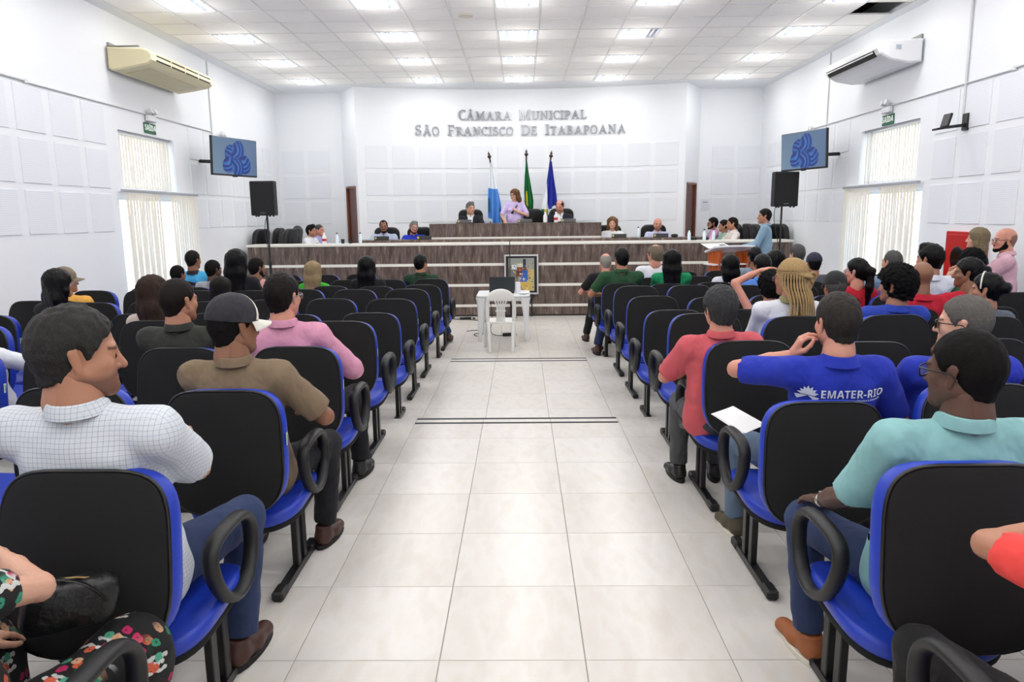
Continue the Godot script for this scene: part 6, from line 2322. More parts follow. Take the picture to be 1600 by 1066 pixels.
func build_people() -> void:
	var tan_ := skin("skin_tan", Color(0.66, 0.46, 0.36))
	var light := skin("skin_light", Color(0.80, 0.61, 0.52))
	var rosy := skin("skin_rosy", Color(0.78, 0.54, 0.46))
	var brown := skin("skin_brown", Color(0.52, 0.35, 0.26))
	var deep := skin("skin_deep", Color(0.33, 0.215, 0.165))
	var black_h := hairmat("hair_black", Color(0.035, 0.032, 0.034), 0.7, 0.38)
	var dark_h := hairmat("hair_dark_brown", Color(0.085, 0.065, 0.055))
	var brown_h := hairmat("hair_brown", Color(0.20, 0.135, 0.095))
	var grey_h := hairmat("hair_grey", Color(0.34, 0.335, 0.33))
	var salt_h := hairmat("hair_salt", Color(0.19, 0.185, 0.18), 1.2)
	var pale_h := hairmat("hair_white", Color(0.62, 0.60, 0.57))
	var blond_h := hairmat("hair_blond", Color(0.62, 0.54, 0.40))
	var crop_h := hairmat("hair_crop", Color(0.115, 0.09, 0.075), 0.5, 0.7)
	var crop_b := hairmat("hair_crop_black", Color(0.06, 0.048, 0.042), 0.5, 0.75)
	var jeans := cloth("denim", Color(0.13, 0.19, 0.33), 0.9, 0.5)
	var jeans_l := cloth("denim_light", Color(0.36, 0.43, 0.52), 0.9, 0.5)
	var navy := cloth("navy_trousers", Color(0.055, 0.06, 0.085))
	var blackp := cloth("black_trousers", Color(0.04, 0.04, 0.045))
	var greyp := cloth("grey_trousers", Color(0.28, 0.28, 0.29))
	var sh_black := mat("shoe_black", Color(0.05, 0.05, 0.055), 0.45)
	var sh_brown := mat("shoe_brown", Color(0.24, 0.12, 0.08), 0.5)
	var sh_tan := mat("shoe_tan", Color(0.58, 0.33, 0.17), 0.6)
	var white_s := mat("sole_white", Color(0.82, 0.80, 0.74), 0.7)
	var frame := mat("spectacle_black", Color(0.03, 0.03, 0.035), 0.3)
	var frame_s := mat("spectacle_steel", Color(0.55, 0.55, 0.57), 0.25, {"metallic": 0.8})
	var white := cloth("white_cotton", Color(0.86, 0.87, 0.89))
	var red := cloth("crimson_shirt", Color(0.70, 0.07, 0.17))
	var royal := cloth("royal_blue_shirt", Color(0.095, 0.17, 0.62))
	var seat := func(side: float, right := "lap", left := "lap") -> Array: return [left, right]
	var elbow_r := {"w": Vector3(0.20, 0.79, -0.03), "pole": Vector3(1, -0.65, 0.3)}
	var elbow_l := {"w": Vector3(-0.20, 0.79, -0.03), "pole": Vector3(-1, -0.65, 0.3)}
	var P := {}
	# ---- near figures, left of the aisle
	P.plaid = {"label": "grey haired man in a pale checked shirt and jeans, head turned right", "head": Vector3(-1.35, 1.40, -2.13), "floor": 0.0, "lod": 0, "cell": 0.0098, "hyaw": -0.95, "hpitch": -0.04, "fat": 1.12, "shoulder": 0.20, "head_size": 1.0,
		"arms": ["cross", "cross"], "sleeve": "short", "sleeve_len": 0.86, "skin": tan_, "top": checked_cloth(), "pants": jeans, "shoes": sh_brown, "hair": ["short", 0.011, 0.0], "hair_mat": salt_h, "stubble": 1.0, "face": true, "collar": "shirt", "splay": 0.08, "feet": [0.0, 0.05]}
	P.khaki = {"label": "man in a khaki polo shirt and dark cap with a white front and brim", "head": Vector3(-1.30, 1.32, -3.20), "floor": 0.0, "lod": 0, "hyaw": -0.62, "hpitch": -0.05, "arms": ["lap", elbow_r], "sleeve_len": 0.86,
		"skin": brown, "top": cloth("khaki_knit", Color(0.46, 0.39, 0.31)), "pants": navy, "shoes": sh_brown, "hair": ["short", 0.006, 0.0], "hair_mat": crop_b, "cap": [cloth("cap_charcoal", Color(0.15, 0.145, 0.17)), cloth("cap_white", Color(0.83, 0.82, 0.78)), cloth("cap_white", Color(0.83, 0.82, 0.78))], "collar": "shirt", "splay": 0.10, "face": true}
	P.pink = {"label": "short haired man in a pink long sleeved dress shirt, elbow on the armrest", "head": Vector3(-1.41, 1.345, -4.22), "floor": 0.0, "lod": 0, "hyaw": -0.28, "arms": ["lap", elbow_r], "sleeve": "long",
		"skin": rosy, "top": cloth("pink_shirt", Color(0.78, 0.54, 0.64)), "pants": navy, "shoes": sh_black, "hair": ["short", 0.010, 0.0], "hair_mat": dark_h, "collar": "shirt", "splay": 0.12, "glasses": frame_s, "feet": [0.0, Vector3(0.25, 0.115, -0.28)]}
	P.moss = {"label": "young man with cropped hair in a dark mossy green knit polo", "head": Vector3(-2.04, 1.32, -4.24), "floor": 0.0, "lod": 0, "hyaw": -0.42, "skin": tan_, "top": cloth("moss_knit", Color(0.165, 0.175, 0.15)), "pants": blackp, "shoes": sh_black,
		"hair": ["short", 0.005, 0.0], "hair_mat": crop_h, "collar": "shirt"}
	# ---- near figures, right of the aisle
	P.teal = {"label": "man with cropped dark hair and glasses in a pale turquoise polo shirt", "head": Vector3(1.37, 1.31, -2.20), "floor": 0.0, "lod": 0, "cell": 0.0098, "hyaw": 0.50, "hpitch": -0.03, "fat": 1.1, "shoulder": 0.195, "sleeve_len": 0.95,
		"arms": [{"w": Vector3(-0.225, 0.690, -0.10), "pole": Vector3(-0.40, -1, 0.6), "f": Vector3(-0.05, -0.30, -1)}, "lap"], "skin": deep, "top": cloth("turquoise_pique", Color(0.50, 0.68, 0.685)), "pants": jeans, "shoes": sh_tan, "sole": white_s, "hair": ["short", 0.005, 0.0], "hair_mat": crop_b,
		"collar": "shirt", "glasses": frame, "face": true, "splay": 0.10, "feet": [Vector3(-0.20, 0.115, -0.20), 0.0]}
	P.emater = {"label": "man in a royal blue shirt with EMATER-RIO on the back, hand on cheek", "head": Vector3(1.43, 1.31, -3.25), "floor": 0.0, "lod": 0, "hyaw": 0.12, "hroll": 0.06, "sleeve_len": 0.86, "crane": 0.01,
		"arms": [{"w": Vector3(-0.145, 1.085, 0.175), "pole": Vector3(-1, -0.35, -0.55), "f": Vector3(0.30, 0.90, 0.32), "n": Vector3(1, 0, 0.3), "grip": "cheek"}, {"w": Vector3(0.30, 0.83, -0.02), "pole": Vector3(0.5, -0.8, 0.9), "f": Vector3(0.15, 0.5, -0.7), "n": Vector3(-0.6, 0.5, 0), "grip": "hold"}],
		"skin": rosy, "top": royal, "pants": jeans_l, "shoes": mat("shoe_olive", Color(0.30, 0.27, 0.20), 0.7), "sole": white_s, "hair": ["short", 0.009, 0.0], "hair_mat": hairmat("hair_grizzled", Color(0.20, 0.18, 0.165)), "collar": "crew", "splay": 0.12, "face": true, "feet": [Vector3(-0.22, 0.115, -0.3), 0.1]}
	P.glassblue = {"label": "grey cropped man in dark glasses and a royal blue lettered shirt", "head": Vector3(2.03, 1.29, -3.30), "floor": 0.0, "lod": 0, "hyaw": 0.85, "skin": light, "top": royal, "pants": jeans, "shoes": sh_black, "sleeve_len": 0.85, "fat": 1.15, "shoulder": 0.20,
		"hair": ["short", 0.006, 0.0], "hair_mat": hairmat("hair_grey_crop", Color(0.40, 0.385, 0.37), 0.6, 0.7), "collar": "crew", "glasses": frame, "lens": mat("dark_lens", Color(0.03, 0.03, 0.04), 0.1), "face": true}
	P.polo = {"label": "grey haired man in a salmon polo shirt, left elbow on the armrest", "head": Vector3(1.16, 1.25, -4.20), "floor": 0.0, "lod": 0, "hyaw": 0.18, "hroll": 0.05, "side": -0.05, "arms": [{"w": Vector3(-0.14, 0.80, -0.06), "pole": Vector3(-1, -0.6, 0.3)}, "lap"], "sleeve_len": 0.88,
		"skin": rosy, "top": cloth("salmon_pique", Color(0.76, 0.33, 0.36)), "pants": greyp, "shoes": sh_black, "hair": ["short", 0.020, 0.0], "hair_mat": hairmat("hair_iron", Color(0.23, 0.23, 0.235)), "collar": "shirt", "fat": 1.1}
	P.braids = {"label": "woman with knotted blond braids in a white shirt", "head": Vector3(1.95, 1.33, -5.26), "floor": 0.0, "lod": 1, "female": true, "hyaw": 0.55, "sleeve": "long", "skin": tan_, "top": cloth("white_shirt", Color(0.82, 0.83, 0.86)), "pants": jeans, "shoes": sh_black, "shoulder": 0.185, "fat": 1.2,
		"hair": ["short", 0.006, 0.0], "hair_mat": black_h, "collar": "shirt", "collar_mat": cloth("olive_scarf", Color(0.55, 0.53, 0.38)), "glasses": mat("spectacle_wine", Color(0.30, 0.07, 0.10), 0.3), "head_size": 1.04}
	P.curly = {"label": "young man with a black curly mop in a royal blue shirt", "head": Vector3(2.73, 1.27, -5.28), "floor": 0.0, "lod": 1, "hyaw": 0.75, "skin": tan_, "top": cloth("blue_tee", Color(0.13, 0.23, 0.62)), "pants": jeans, "shoes": sh_black, "hair": ["curly", 0.040, 0.0], "hair_mat": hairmat("hair_coil", Color(0.03, 0.028, 0.028), 0.9, 0.8), "collar": "crew"}
	# ---- edge figures cut by the frame
	P.coral = {"label": "person in a coral short sleeved top and black trousers nearest the camera on the right", "head": Vector3(1.34, 1.26, -1.36), "floor": 0.0, "lod": 0, "female": true, "sleeve_len": 0.80, "shoulder": 0.18, "fat": 1.15,
		"arms": [{"w": Vector3(0.03, 1.05, 0.0), "pole": Vector3(-1, -0.22, -0.1), "f": Vector3(1, 0.2, -0.3)}, "lap"], "skin": tan_, "top": cloth("coral_top", Color(0.86, 0.25, 0.23)), "pants": blackp, "shoes": sh_black, "hair": ["pony", 0.010, 0.25], "hair_mat": dark_h, "splay": 0.08}
	P.floral = {"label": "woman in a black dress printed with flowers, handbag on her lap", "head": Vector3(-1.36, 1.24, -1.36), "floor": 0.0, "lod": 0, "female": true, "skirt": true, "sleeve_len": 0.5, "fat": 1.15, "shoulder": 0.185,
		"arms": ["lap", {"w": Vector3(-0.03, 0.93, -0.12), "pole": Vector3(1, -0.30, 0.1), "f": Vector3(-1, 0, -0.5)}], "skin": light, "top": flowered_cloth(), "pants": flowered_cloth(), "shoes": sh_black, "hair": ["long", 0.012, 0.3], "hair_mat": brown_h, "splay": 0.10}
	# ---- left block, farther rows
	var L := [
		["woman with long brown hair swept over a pale top, second row behind the mossy polo", -2.70, 1.27, 4, true, ["long", 0.016, 0.34], brown_h, light, Color(0.72, 0.66, 0.62), {"hyaw": -0.5, "hroll": 0.12}],
		["woman with long straight black hair and glasses by the left wall", -4.07, 1.25, 5, true, ["long", 0.014, 0.40], black_h, tan_, Color(0.10, 0.10, 0.11), {"hyaw": -0.55, "glasses": frame_s}],
		["man in a yellow shirt and beige cap by the left wall", -4.66, 1.19, 6, false, ["short", 0.007, 0.0], crop_b, tan_, Color(0.85, 0.63, 0.28), {"hyaw": -0.7, "cap": [cloth("cap_beige", Color(0.48, 0.43, 0.35)), cloth("cap_beige", Color(0.48, 0.43, 0.35))]}],
		["woman in a white dress with a lime wristband, cut off by the left edge", -3.32, 1.20, 3, true, ["pony", 0.010, 0.25], dark_h, tan_, Color(0.84, 0.85, 0.87), {"hyaw": -0.2, "arms": [elbow_l, {"w": Vector3(0.26, 0.93, -0.18), "pole": Vector3(1, -0.6, 0.3)}]}],
		["man in a bright sky blue printed shirt holding a phone", -4.78, 1.21, 9, false, ["short", 0.008, 0.0], dark_h, brown, Color(0.28, 0.66, 0.84), {"hyaw": -0.3, "arms": ["lap", "phone"], "fat": 1.15, "collar": "crew", "collar_mat": cloth("wine_collar", Color(0.14, 0.07, 0.11))}],
		["dark cropped head low in front of the left window blinds", -4.57, 1.07, 8, false, ["short", 0.007, 0.0], crop_b, brown, Color(0.22, 0.24, 0.30), {"hyaw": -0.3}],
		["man with cropped hair in a light grey T-shirt", -4.09, 1.13, 8, false, ["short", 0.007, 0.0], crop_b, deep, Color(0.62, 0.63, 0.65), {"hyaw": -0.5, "collar": "crew"}],
		["woman with very long glossy black hair near the speaker stand", -3.29, 1.31, 7, true, ["long", 0.018, 0.50], black_h, tan_, Color(0.07, 0.07, 0.08), {"hyaw": -0.2}],
		["dark haired woman in black holding up a phone behind the capped man", -3.06, 1.10, 6, true, ["long", 0.014, 0.24], dark_h, light, Color(0.06, 0.06, 0.065), {"hyaw": -0.3, "arms": ["lap", "phone"]}],
		["bearded man in a pale salmon shirt beside the speaker stand", -3.51, 1.15, 8, false, ["short", 0.008, 0.0], crop_b, brown, Color(0.80, 0.58, 0.56), {"hyaw": -0.6, "beard": true, "arms": ["lap", "phone"]}],
		["blond woman in a bright green sleeveless top", -2.76, 1.11, 8, true, ["long", 0.012, 0.33], blond_h, light, Color(0.20, 0.66, 0.16), {"hyaw": -0.1, "sleeve": "none"}],
		["woman with wide long black hair in black, left of the aisle", -2.04, 1.16, 8, true, ["long", 0.020, 0.46], black_h, tan_, Color(0.05, 0.05, 0.055), {"hyaw": -0.15, "fat": 1.15}],
		["dark haired man in a bottle green shirt in the front left aisle seat", -1.46, 1.13, 9, false, ["short", 0.011, 0.0], black_h, tan_, Color(0.09, 0.21, 0.13), {"hyaw": -0.45, "feet": [0.0, Vector3(0.30, 0.14, -0.38)], "shoes": sh_brown, "pants": jeans, "collar": "shirt"}],
		# ---- right block
		["bald man in a crimson lettered shirt", 3.46, 1.24, 5, false, [], null, brown, Color(0.70, 0.07, 0.17), {"collar": "crew", "fat": 1.1}],
		["man in a navy cap in front of the right blinds", 3.84, 1.14, 8, false, ["short", 0.007, 0.0], crop_b, tan_, Color(0.30, 0.32, 0.36), {"cap": [cloth("cap_navy", Color(0.17, 0.17, 0.23)), cloth("cap_navy", Color(0.17, 0.17, 0.23))]}],
		["grey haired head beyond the knotted braids", 3.97, 1.21, 9, false, ["short", 0.010, 0.0], grey_h, light, Color(0.50, 0.55, 0.62), {"hyaw": 0.3}],
		["woman with dark curls resting her raised arm over her head", 2.16, 1.17, 5, true, ["curly", 0.030, 0.0], hairmat("hair_coil", Color(0.03, 0.028, 0.028), 0.9, 0.8), rosy, Color(0.13, 0.15, 0.30), {"hyaw": 0.1, "arms": [{"w": Vector3(-0.06, 1.38, 0.20), "pole": Vector3(-1, 0.5, -0.1), "f": Vector3(0.9, 0.25, 0), "n": Vector3(0, -1, 0)}, "lap"], "sleeve": "none"}],
		["dark haired man in a light blue shirt reaching to the left", 2.76, 1.20, 7, false, ["short", 0.016, 0.0], black_h, tan_, Color(0.33, 0.50, 0.80), {"hyaw": 0.25, "sleeve": "long", "arms": [{"w": Vector3(-0.48, 0.90, -0.02), "pole": Vector3(-0.4, -1, 0.6)}, "lap"], "collar": "shirt"}],
		["woman with shoulder length black hair in white, right of the aisle", 2.74, 1.14, 8, true, ["long", 0.016, 0.24], black_h, tan_, Color(0.80, 0.81, 0.83), {"hyaw": 0.1}],
		["woman with smooth black hair under the lecturer", 3.33, 1.19, 8, true, ["long", 0.014, 0.26], black_h, tan_, Color(0.20, 0.20, 0.22), {}],
		["dark haired person in a grey blue shirt before the lectern", 3.36, 1.18, 9, false, ["short", 0.010, 0.0], black_h, brown, Color(0.48, 0.54, 0.60), {"hyaw": 0.2, "sleeve": "long", "arms": [elbow_l, "lap"]}],
		["woman in crimson with a long black ponytail", 3.37, 1.21, 6, true, ["pony", 0.010, 0.36], black_h, rosy, Color(0.68, 0.06, 0.16), {"hyaw": 0.75, "glasses": frame_s, "head_size": 1.05}],
		["man with a dark cap and crimson shirt beside the braids", 2.72, 1.16, 5, false, ["short", 0.010, 0.0], grey_h, tan_, Color(0.66, 0.07, 0.15), {"cap": [cloth("cap_grey", Color(0.13, 0.135, 0.14)), cloth("cap_grey", Color(0.13, 0.135, 0.14))], "collar": "crew"}],
		["black haired man in a white T-shirt by the right blinds", 4.09, 1.33, 6, false, ["quiff", 0.014, 0.0], black_h, tan_, Color(0.82, 0.84, 0.88), {"hyaw": 0.55, "collar": "crew"}],
		["grey topped man in pale blue stretching out a bare arm", 4.24, 1.23, 7, false, ["receding", 0.008, 0.0], grey_h, rosy, Color(0.46, 0.55, 0.66), {"hyaw": 0.4, "arms": [{"w": Vector3(-0.50, 0.92, -0.02), "pole": Vector3(-0.4, -1, 0.4)}, "lap"]}],
		["woman with dark curls below the standing blond woman", 4.50, 1.29, 6, true, ["curly", 0.022, 0.0], hairmat("hair_coil", Color(0.03, 0.028, 0.028), 0.9, 0.8), tan_, Color(0.20, 0.35, 0.24), {"hyaw": 0.3}],
		["woman in crimson with tied black hair filming on a phone", 3.86, 1.27, 5, true, ["bun", 0.011, 0.0], black_h, brown, Color(0.70, 0.06, 0.16), {"hyaw": 0.95, "arms": [{"w": Vector3(-0.16, 1.05, -0.12), "pole": Vector3(-0.6, -1, 0.3), "f": Vector3(0.05, 0.9, -0.3), "n": Vector3(0.9, 0, 0.3), "grip": "hold"}, "lap"]}],
		["woman with gathered black hair and a pale hairband", 3.37, 1.235, 4, true, ["bun", 0.012, 0.0], black_h, tan_, Color(0.35, 0.38, 0.42), {"hyaw": 0.8}],
		["bald old man in a navy T-shirt in the front right aisle seat", 1.22, 1.12, 9, false, ["horseshoe", 0.003, 0.0], pale_h, rosy, Color(0.04, 0.045, 0.06), {"hyaw": 0.05, "arms": [elbow_l, "lap"], "shoes": sh_brown, "pants": navy, "feet": [Vector3(-0.20, 0.115, -0.42), 0.0]}],
		["dark haired man in a bottle green polo in the right aisle seat", 1.32, 1.23, 8, false, ["short", 0.012, 0.0], black_h, tan_, Color(0.11, 0.27, 0.15), {"hyaw": 0.15, "arms": [elbow_l, "lap"], "collar": "shirt", "fat": 1.12, "shoulder": 0.20, "pants": jeans, "shoes": sh_brown, "feet": [Vector3(-0.22, 0.115, -0.2), 0.0]}],
		["white haired balding man in a white shirt", 1.93, 1.23, 9, false, ["horseshoe", 0.018, 0.0], hairmat("hair_sand", Color(0.50, 0.45, 0.38)), rosy, Color(0.84, 0.85, 0.88), {"hyaw": 0.5, "glasses": frame_s}],
		["woman with long black hair in an emerald green top", 1.98, 1.21, 8, true, ["long", 0.012, 0.38], black_h, tan_, Color(0.03, 0.50, 0.30), {"hyaw": -0.1, "fat": 1.12, "shoulder": 0.185}]]
	var n := 0
	for q in L:
		n += 1
		var d := {"label": q[0], "head": Vector3(q[1], q[2], ROW_Z[q[3]] + 0.24), "floor": row_floor(q[3]), "female": q[4], "lod": 2 if q[3] > 5 else 1, "skin": q[7], "top": cloth("garment_%d" % n, q[8]), "pants": [jeans, blackp, navy, greyp][n % 4], "shoes": sh_black, "hair_mat": q[6]}
		if not q[5].is_empty(): d["hair"] = q[5]
		d.merge(q[9], true)
		P["row_%d" % n] = d
	# ---- standing at the right wall and at the lectern
	P.standing_polo = {"label": "bald bearded man in a pale pink polo standing by the right wall", "head": Vector3(4.87, 1.505, -7.38), "floor": T2, "sit": false, "yaw": 1.05, "hyaw": 0.25, "lod": 1, "arms": ["cross", "cross"], "skin": rosy, "top": cloth("pale_pink_pique", Color(0.80, 0.64, 0.69)), "pants": blackp, "shoes": sh_black,
		"beard": true, "beard_mat": hairmat("beard_dark", Color(0.075, 0.055, 0.045), 0.5, 0.8), "hair": ["receding", 0.0015, 0.0], "hair_mat": mat("shaved_scalp", Color(0.50, 0.35, 0.29), 0.6), "collar": "shirt", "glasses": frame, "face": true, "fat": 1.12, "shoulder": 0.195}
	P.standing_blond = {"label": "woman with long ash blond hair and a black top standing by the fire cabinet", "head": Vector3(4.95, 1.50, -7.95), "floor": T2, "sit": false, "female": true, "yaw": 0.75, "hyaw": 0.3, "hpitch": 0.05, "lod": 1, "arms": ["cross", "cross"], "sleeve": "none", "skin": light, "top": cloth("black_top", Color(0.04, 0.04, 0.045)), "pants": jeans, "shoes": sh_black,
		"hair": ["long", 0.016, 0.36], "hair_mat": hairmat("hair_ash", Color(0.52, 0.46, 0.36)), "face": true}
	P.lecturer = {"label": "man in a light blue dress shirt standing at the lectern", "head": Vector3(4.13, 1.745, -12.45), "floor": T3 + 0.26, "sit": false, "yaw": 1.15, "hyaw": 0.2, "lod": 1, "arms": [{"w": Vector3(-0.20, 1.12, -0.34), "pole": Vector3(-0.6, -0.6, 0.6)}, "down"], "sleeve": "long", "skin": tan_, "top": cloth("sky_shirt", Color(0.50, 0.61, 0.69)), "pants": navy, "shoes": sh_black,
		"hair": ["short", 0.008, 0.0], "hair_mat": dark_h, "collar": "shirt", "face": true}
	# ---- the dais
	var desk := ["desk", "desk"]
	P.wing_grey = {"label": "grey haired man in white, hidden behind the dark haired man at the left wing", "head": Vector3(-4.96, 1.50, -16.15), "floor": 0.30, "yaw": -1.35, "lod": 2, "arms": desk, "sleeve": "long", "skin": light, "top": white, "pants": navy, "shoes": sh_black, "hair": ["short", 0.010, 0.0], "hair_mat": grey_h}
	P.wing_dark = {"label": "dark haired man in a white shirt at the left wing of the dais", "head": Vector3(-4.32, 1.53, -14.95), "floor": 0.30, "yaw": -1.75, "lod": 1, "arms": ["chest", "desk"], "sleeve": "long", "skin": tan_, "top": white, "pants": navy, "shoes": sh_black, "hair": ["quiff", 0.013, 0.0], "hair_mat": black_h, "face": true, "collar": "shirt", "stubble": 0.5, "lean": 0.0}
	P.wing_old = {"label": "older cropped man with folded hands at the left wing of the dais", "head": Vector3(-4.36, 1.53, -15.70), "floor": 0.30, "yaw": -1.9, "lod": 1, "arms": ["chest", "chest"], "sleeve": "long", "skin": rosy, "top": cloth("lilac_shirt", Color(0.62, 0.64, 0.82)), "pants": navy, "shoes": sh_black, "hair": ["short", 0.004, 0.0], "hair_mat": grey_h, "face": true, "collar": "shirt", "lean": 0.0}
	P.pale_shirt = {"label": "bearded man in a pale striped shirt on the dais, left of the blue polo", "head": Vector3(-2.87, 1.60, -15.20), "floor": 0.30, "yaw": PI, "hyaw": 0.15, "hroll": -0.06, "lod": 1, "arms": desk, "sleeve": "long", "skin": brown, "top": cloth("pale_shirt", Color(0.66, 0.70, 0.80)), "pants": navy, "shoes": sh_black, "hair": ["receding", 0.007, 0.0], "hair_mat": crop_b, "beard": true, "face": true, "collar": "shirt", "fat": 1.2, "shoulder": 0.20, "lean": 0.05}
	P.blue_polo = {"label": "grey haired man with glasses in a royal blue polo on the dais", "head": Vector3(-2.24, 1.57, -15.20), "floor": 0.30, "yaw": PI, "hyaw": 0.45, "hroll": 0.12, "lod": 1, "arms": desk, "skin": rosy, "top": cloth("dais_blue", Color(0.09, 0.19, 0.70)), "pants": navy, "shoes": sh_black, "hair": ["quiff", 0.010, 0.0], "hair_mat": hairmat("hair_silver", Color(0.55, 0.54, 0.52)), "beard": true, "beard_mat": hairmat("beard_brown", Color(0.16, 0.10, 0.08), 0.5, 0.8), "face": true, "collar": "shirt", "glasses": frame, "lean": 0.05}
	P.suit = {"label": "grey haired man in a dark suit seated left of the standing woman", "head": Vector3(-1.08, 1.96, -15.65), "floor": 0.66, "yaw": PI, "hyaw": 0.55, "lod": 1, "arms": desk, "sleeve": "long", "skin": light, "top": cloth("suit_navy", Color(0.065, 0.075, 0.11)), "top_name": "jacket", "lapel": true, "pants": navy, "shoes": sh_black, "hair": ["quiff", 0.012, 0.0], "hair_mat": hairmat("hair_steel", Color(0.48, 0.48, 0.48)), "face": true, "collar": "shirt", "collar_mat": white, "lean": 0.03}
	P.speaker_woman = {"label": "standing woman with light brown hair in a lilac blouse speaking into a microphone", "head": Vector3(-0.13, 2.24, -15.62), "floor": 0.66, "sit": false, "female": true, "yaw": PI, "hyaw": -0.75, "hpitch": -0.12, "lod": 0, "arms": [{"w": Vector3(-0.05, 1.27, -0.17), "pole": Vector3(-1, -0.7, 0.1), "f": Vector3(0.6, 0.55, -0.2), "n": Vector3(0.3, -0.4, 0.8), "grip": "fist"}, {"w": Vector3(0.20, 1.03, -0.26), "pole": Vector3(0.8, 0.1, 0.6), "f": Vector3(0.1, -0.7, -0.6)}], "sleeve_len": 0.95, "fat": 1.15,
		"skin": light, "top": cloth("lilac_blouse", Color(0.76, 0.69, 0.86)), "pants": blackp, "shoes": sh_black, "hair": ["long", 0.014, 0.22], "hair_mat": hairmat("hair_honey", Color(0.45, 0.33, 0.22)), "face": true, "glasses": frame, "collar": "crew"}
	P.balding = {"label": "balding man with a grey beard in a dark blazer, right of the standing woman", "head": Vector3(0.83, 1.98, -15.65), "floor": 0.66, "yaw": PI, "hyaw": -0.35, "hpitch": -0.25, "lod": 1, "arms": desk, "sleeve": "long", "skin": rosy, "top": cloth("blazer_navy", Color(0.075, 0.075, 0.13)), "top_name": "jacket", "lapel": true, "pants": navy, "shoes": sh_black, "hair": ["horseshoe", 0.008, 0.0], "hair_mat": hairmat("hair_taupe", Color(0.24, 0.20, 0.17)), "stubble": 0.6, "face": true, "collar": "shirt", "collar_mat": white, "lean": 0.03}
	P.fair_woman = {"label": "fair haired woman in a white blouse seated at the dais", "head": Vector3(1.90, 1.63, -15.20), "floor": 0.30, "female": true, "yaw": PI, "hyaw": -0.15, "lod": 1, "arms": desk, "sleeve": "long", "skin": light, "top": white, "pants": blackp, "shoes": sh_black, "hair": ["long", 0.010, 0.30], "hair_mat": hairmat("hair_ombre", Color(0.48, 0.36, 0.25)), "face": true, "lean": 0.05}
	P.bald_right = {"label": "bald man with a short beard in a light shirt at the dais, far right seat", "head": Vector3(2.84, 1.59, -15.20), "floor": 0.30, "yaw": PI, "lod": 1, "arms": desk, "sleeve": "long", "skin": rosy, "top": cloth("pale_lilac", Color(0.72, 0.73, 0.84)), "pants": navy, "shoes": sh_black, "stubble": 0.9, "face": true, "collar": "shirt", "lean": 0.05}
	P.wing_pink = {"label": "bearded man with glasses in a pink shirt at the right wing", "head": Vector3(4.20, 1.585, -16.05), "floor": 0.30, "yaw": 1.5, "lod": 1, "arms": desk, "sleeve": "long", "skin": tan_, "top": cloth("dais_pink", Color(0.80, 0.60, 0.75)), "pants": navy, "shoes": sh_black, "hair": ["short", 0.010, 0.0], "hair_mat": dark_h, "beard": true, "face": true, "glasses": frame, "collar": "shirt", "lean": 0.0}
	P.wing_mid = {"label": "dark haired man hidden between two colleagues at the right wing", "head": Vector3(4.29, 1.54, -15.50), "floor": 0.30, "yaw": 1.5, "lod": 2, "arms": desk, "skin": tan_, "top": cloth("dais_green", Color(0.55, 0.68, 0.62)), "pants": navy, "shoes": sh_black, "hair": ["short", 0.010, 0.0], "hair_mat": black_h, "face": true, "lean": 0.0}
	P.wing_white = {"label": "cropped man in a white shirt at the right wing, nearest the lecturer", "head": Vector3(4.31, 1.59, -14.95), "floor": 0.30, "yaw": 1.6, "hyaw": -0.1, "lod": 1, "arms": desk, "sleeve": "long", "skin": tan_, "top": cloth("cream_shirt", Color(0.85, 0.82, 0.80)), "pants": navy, "shoes": sh_black, "hair": ["short", 0.007, 0.0], "hair_mat": crop_h, "face": true, "collar": "shirt", "lean": 0.0}
	for k in P: person(P[k])
	run_jobs()
	for k in P: finish_person(P[k])
	details(P)


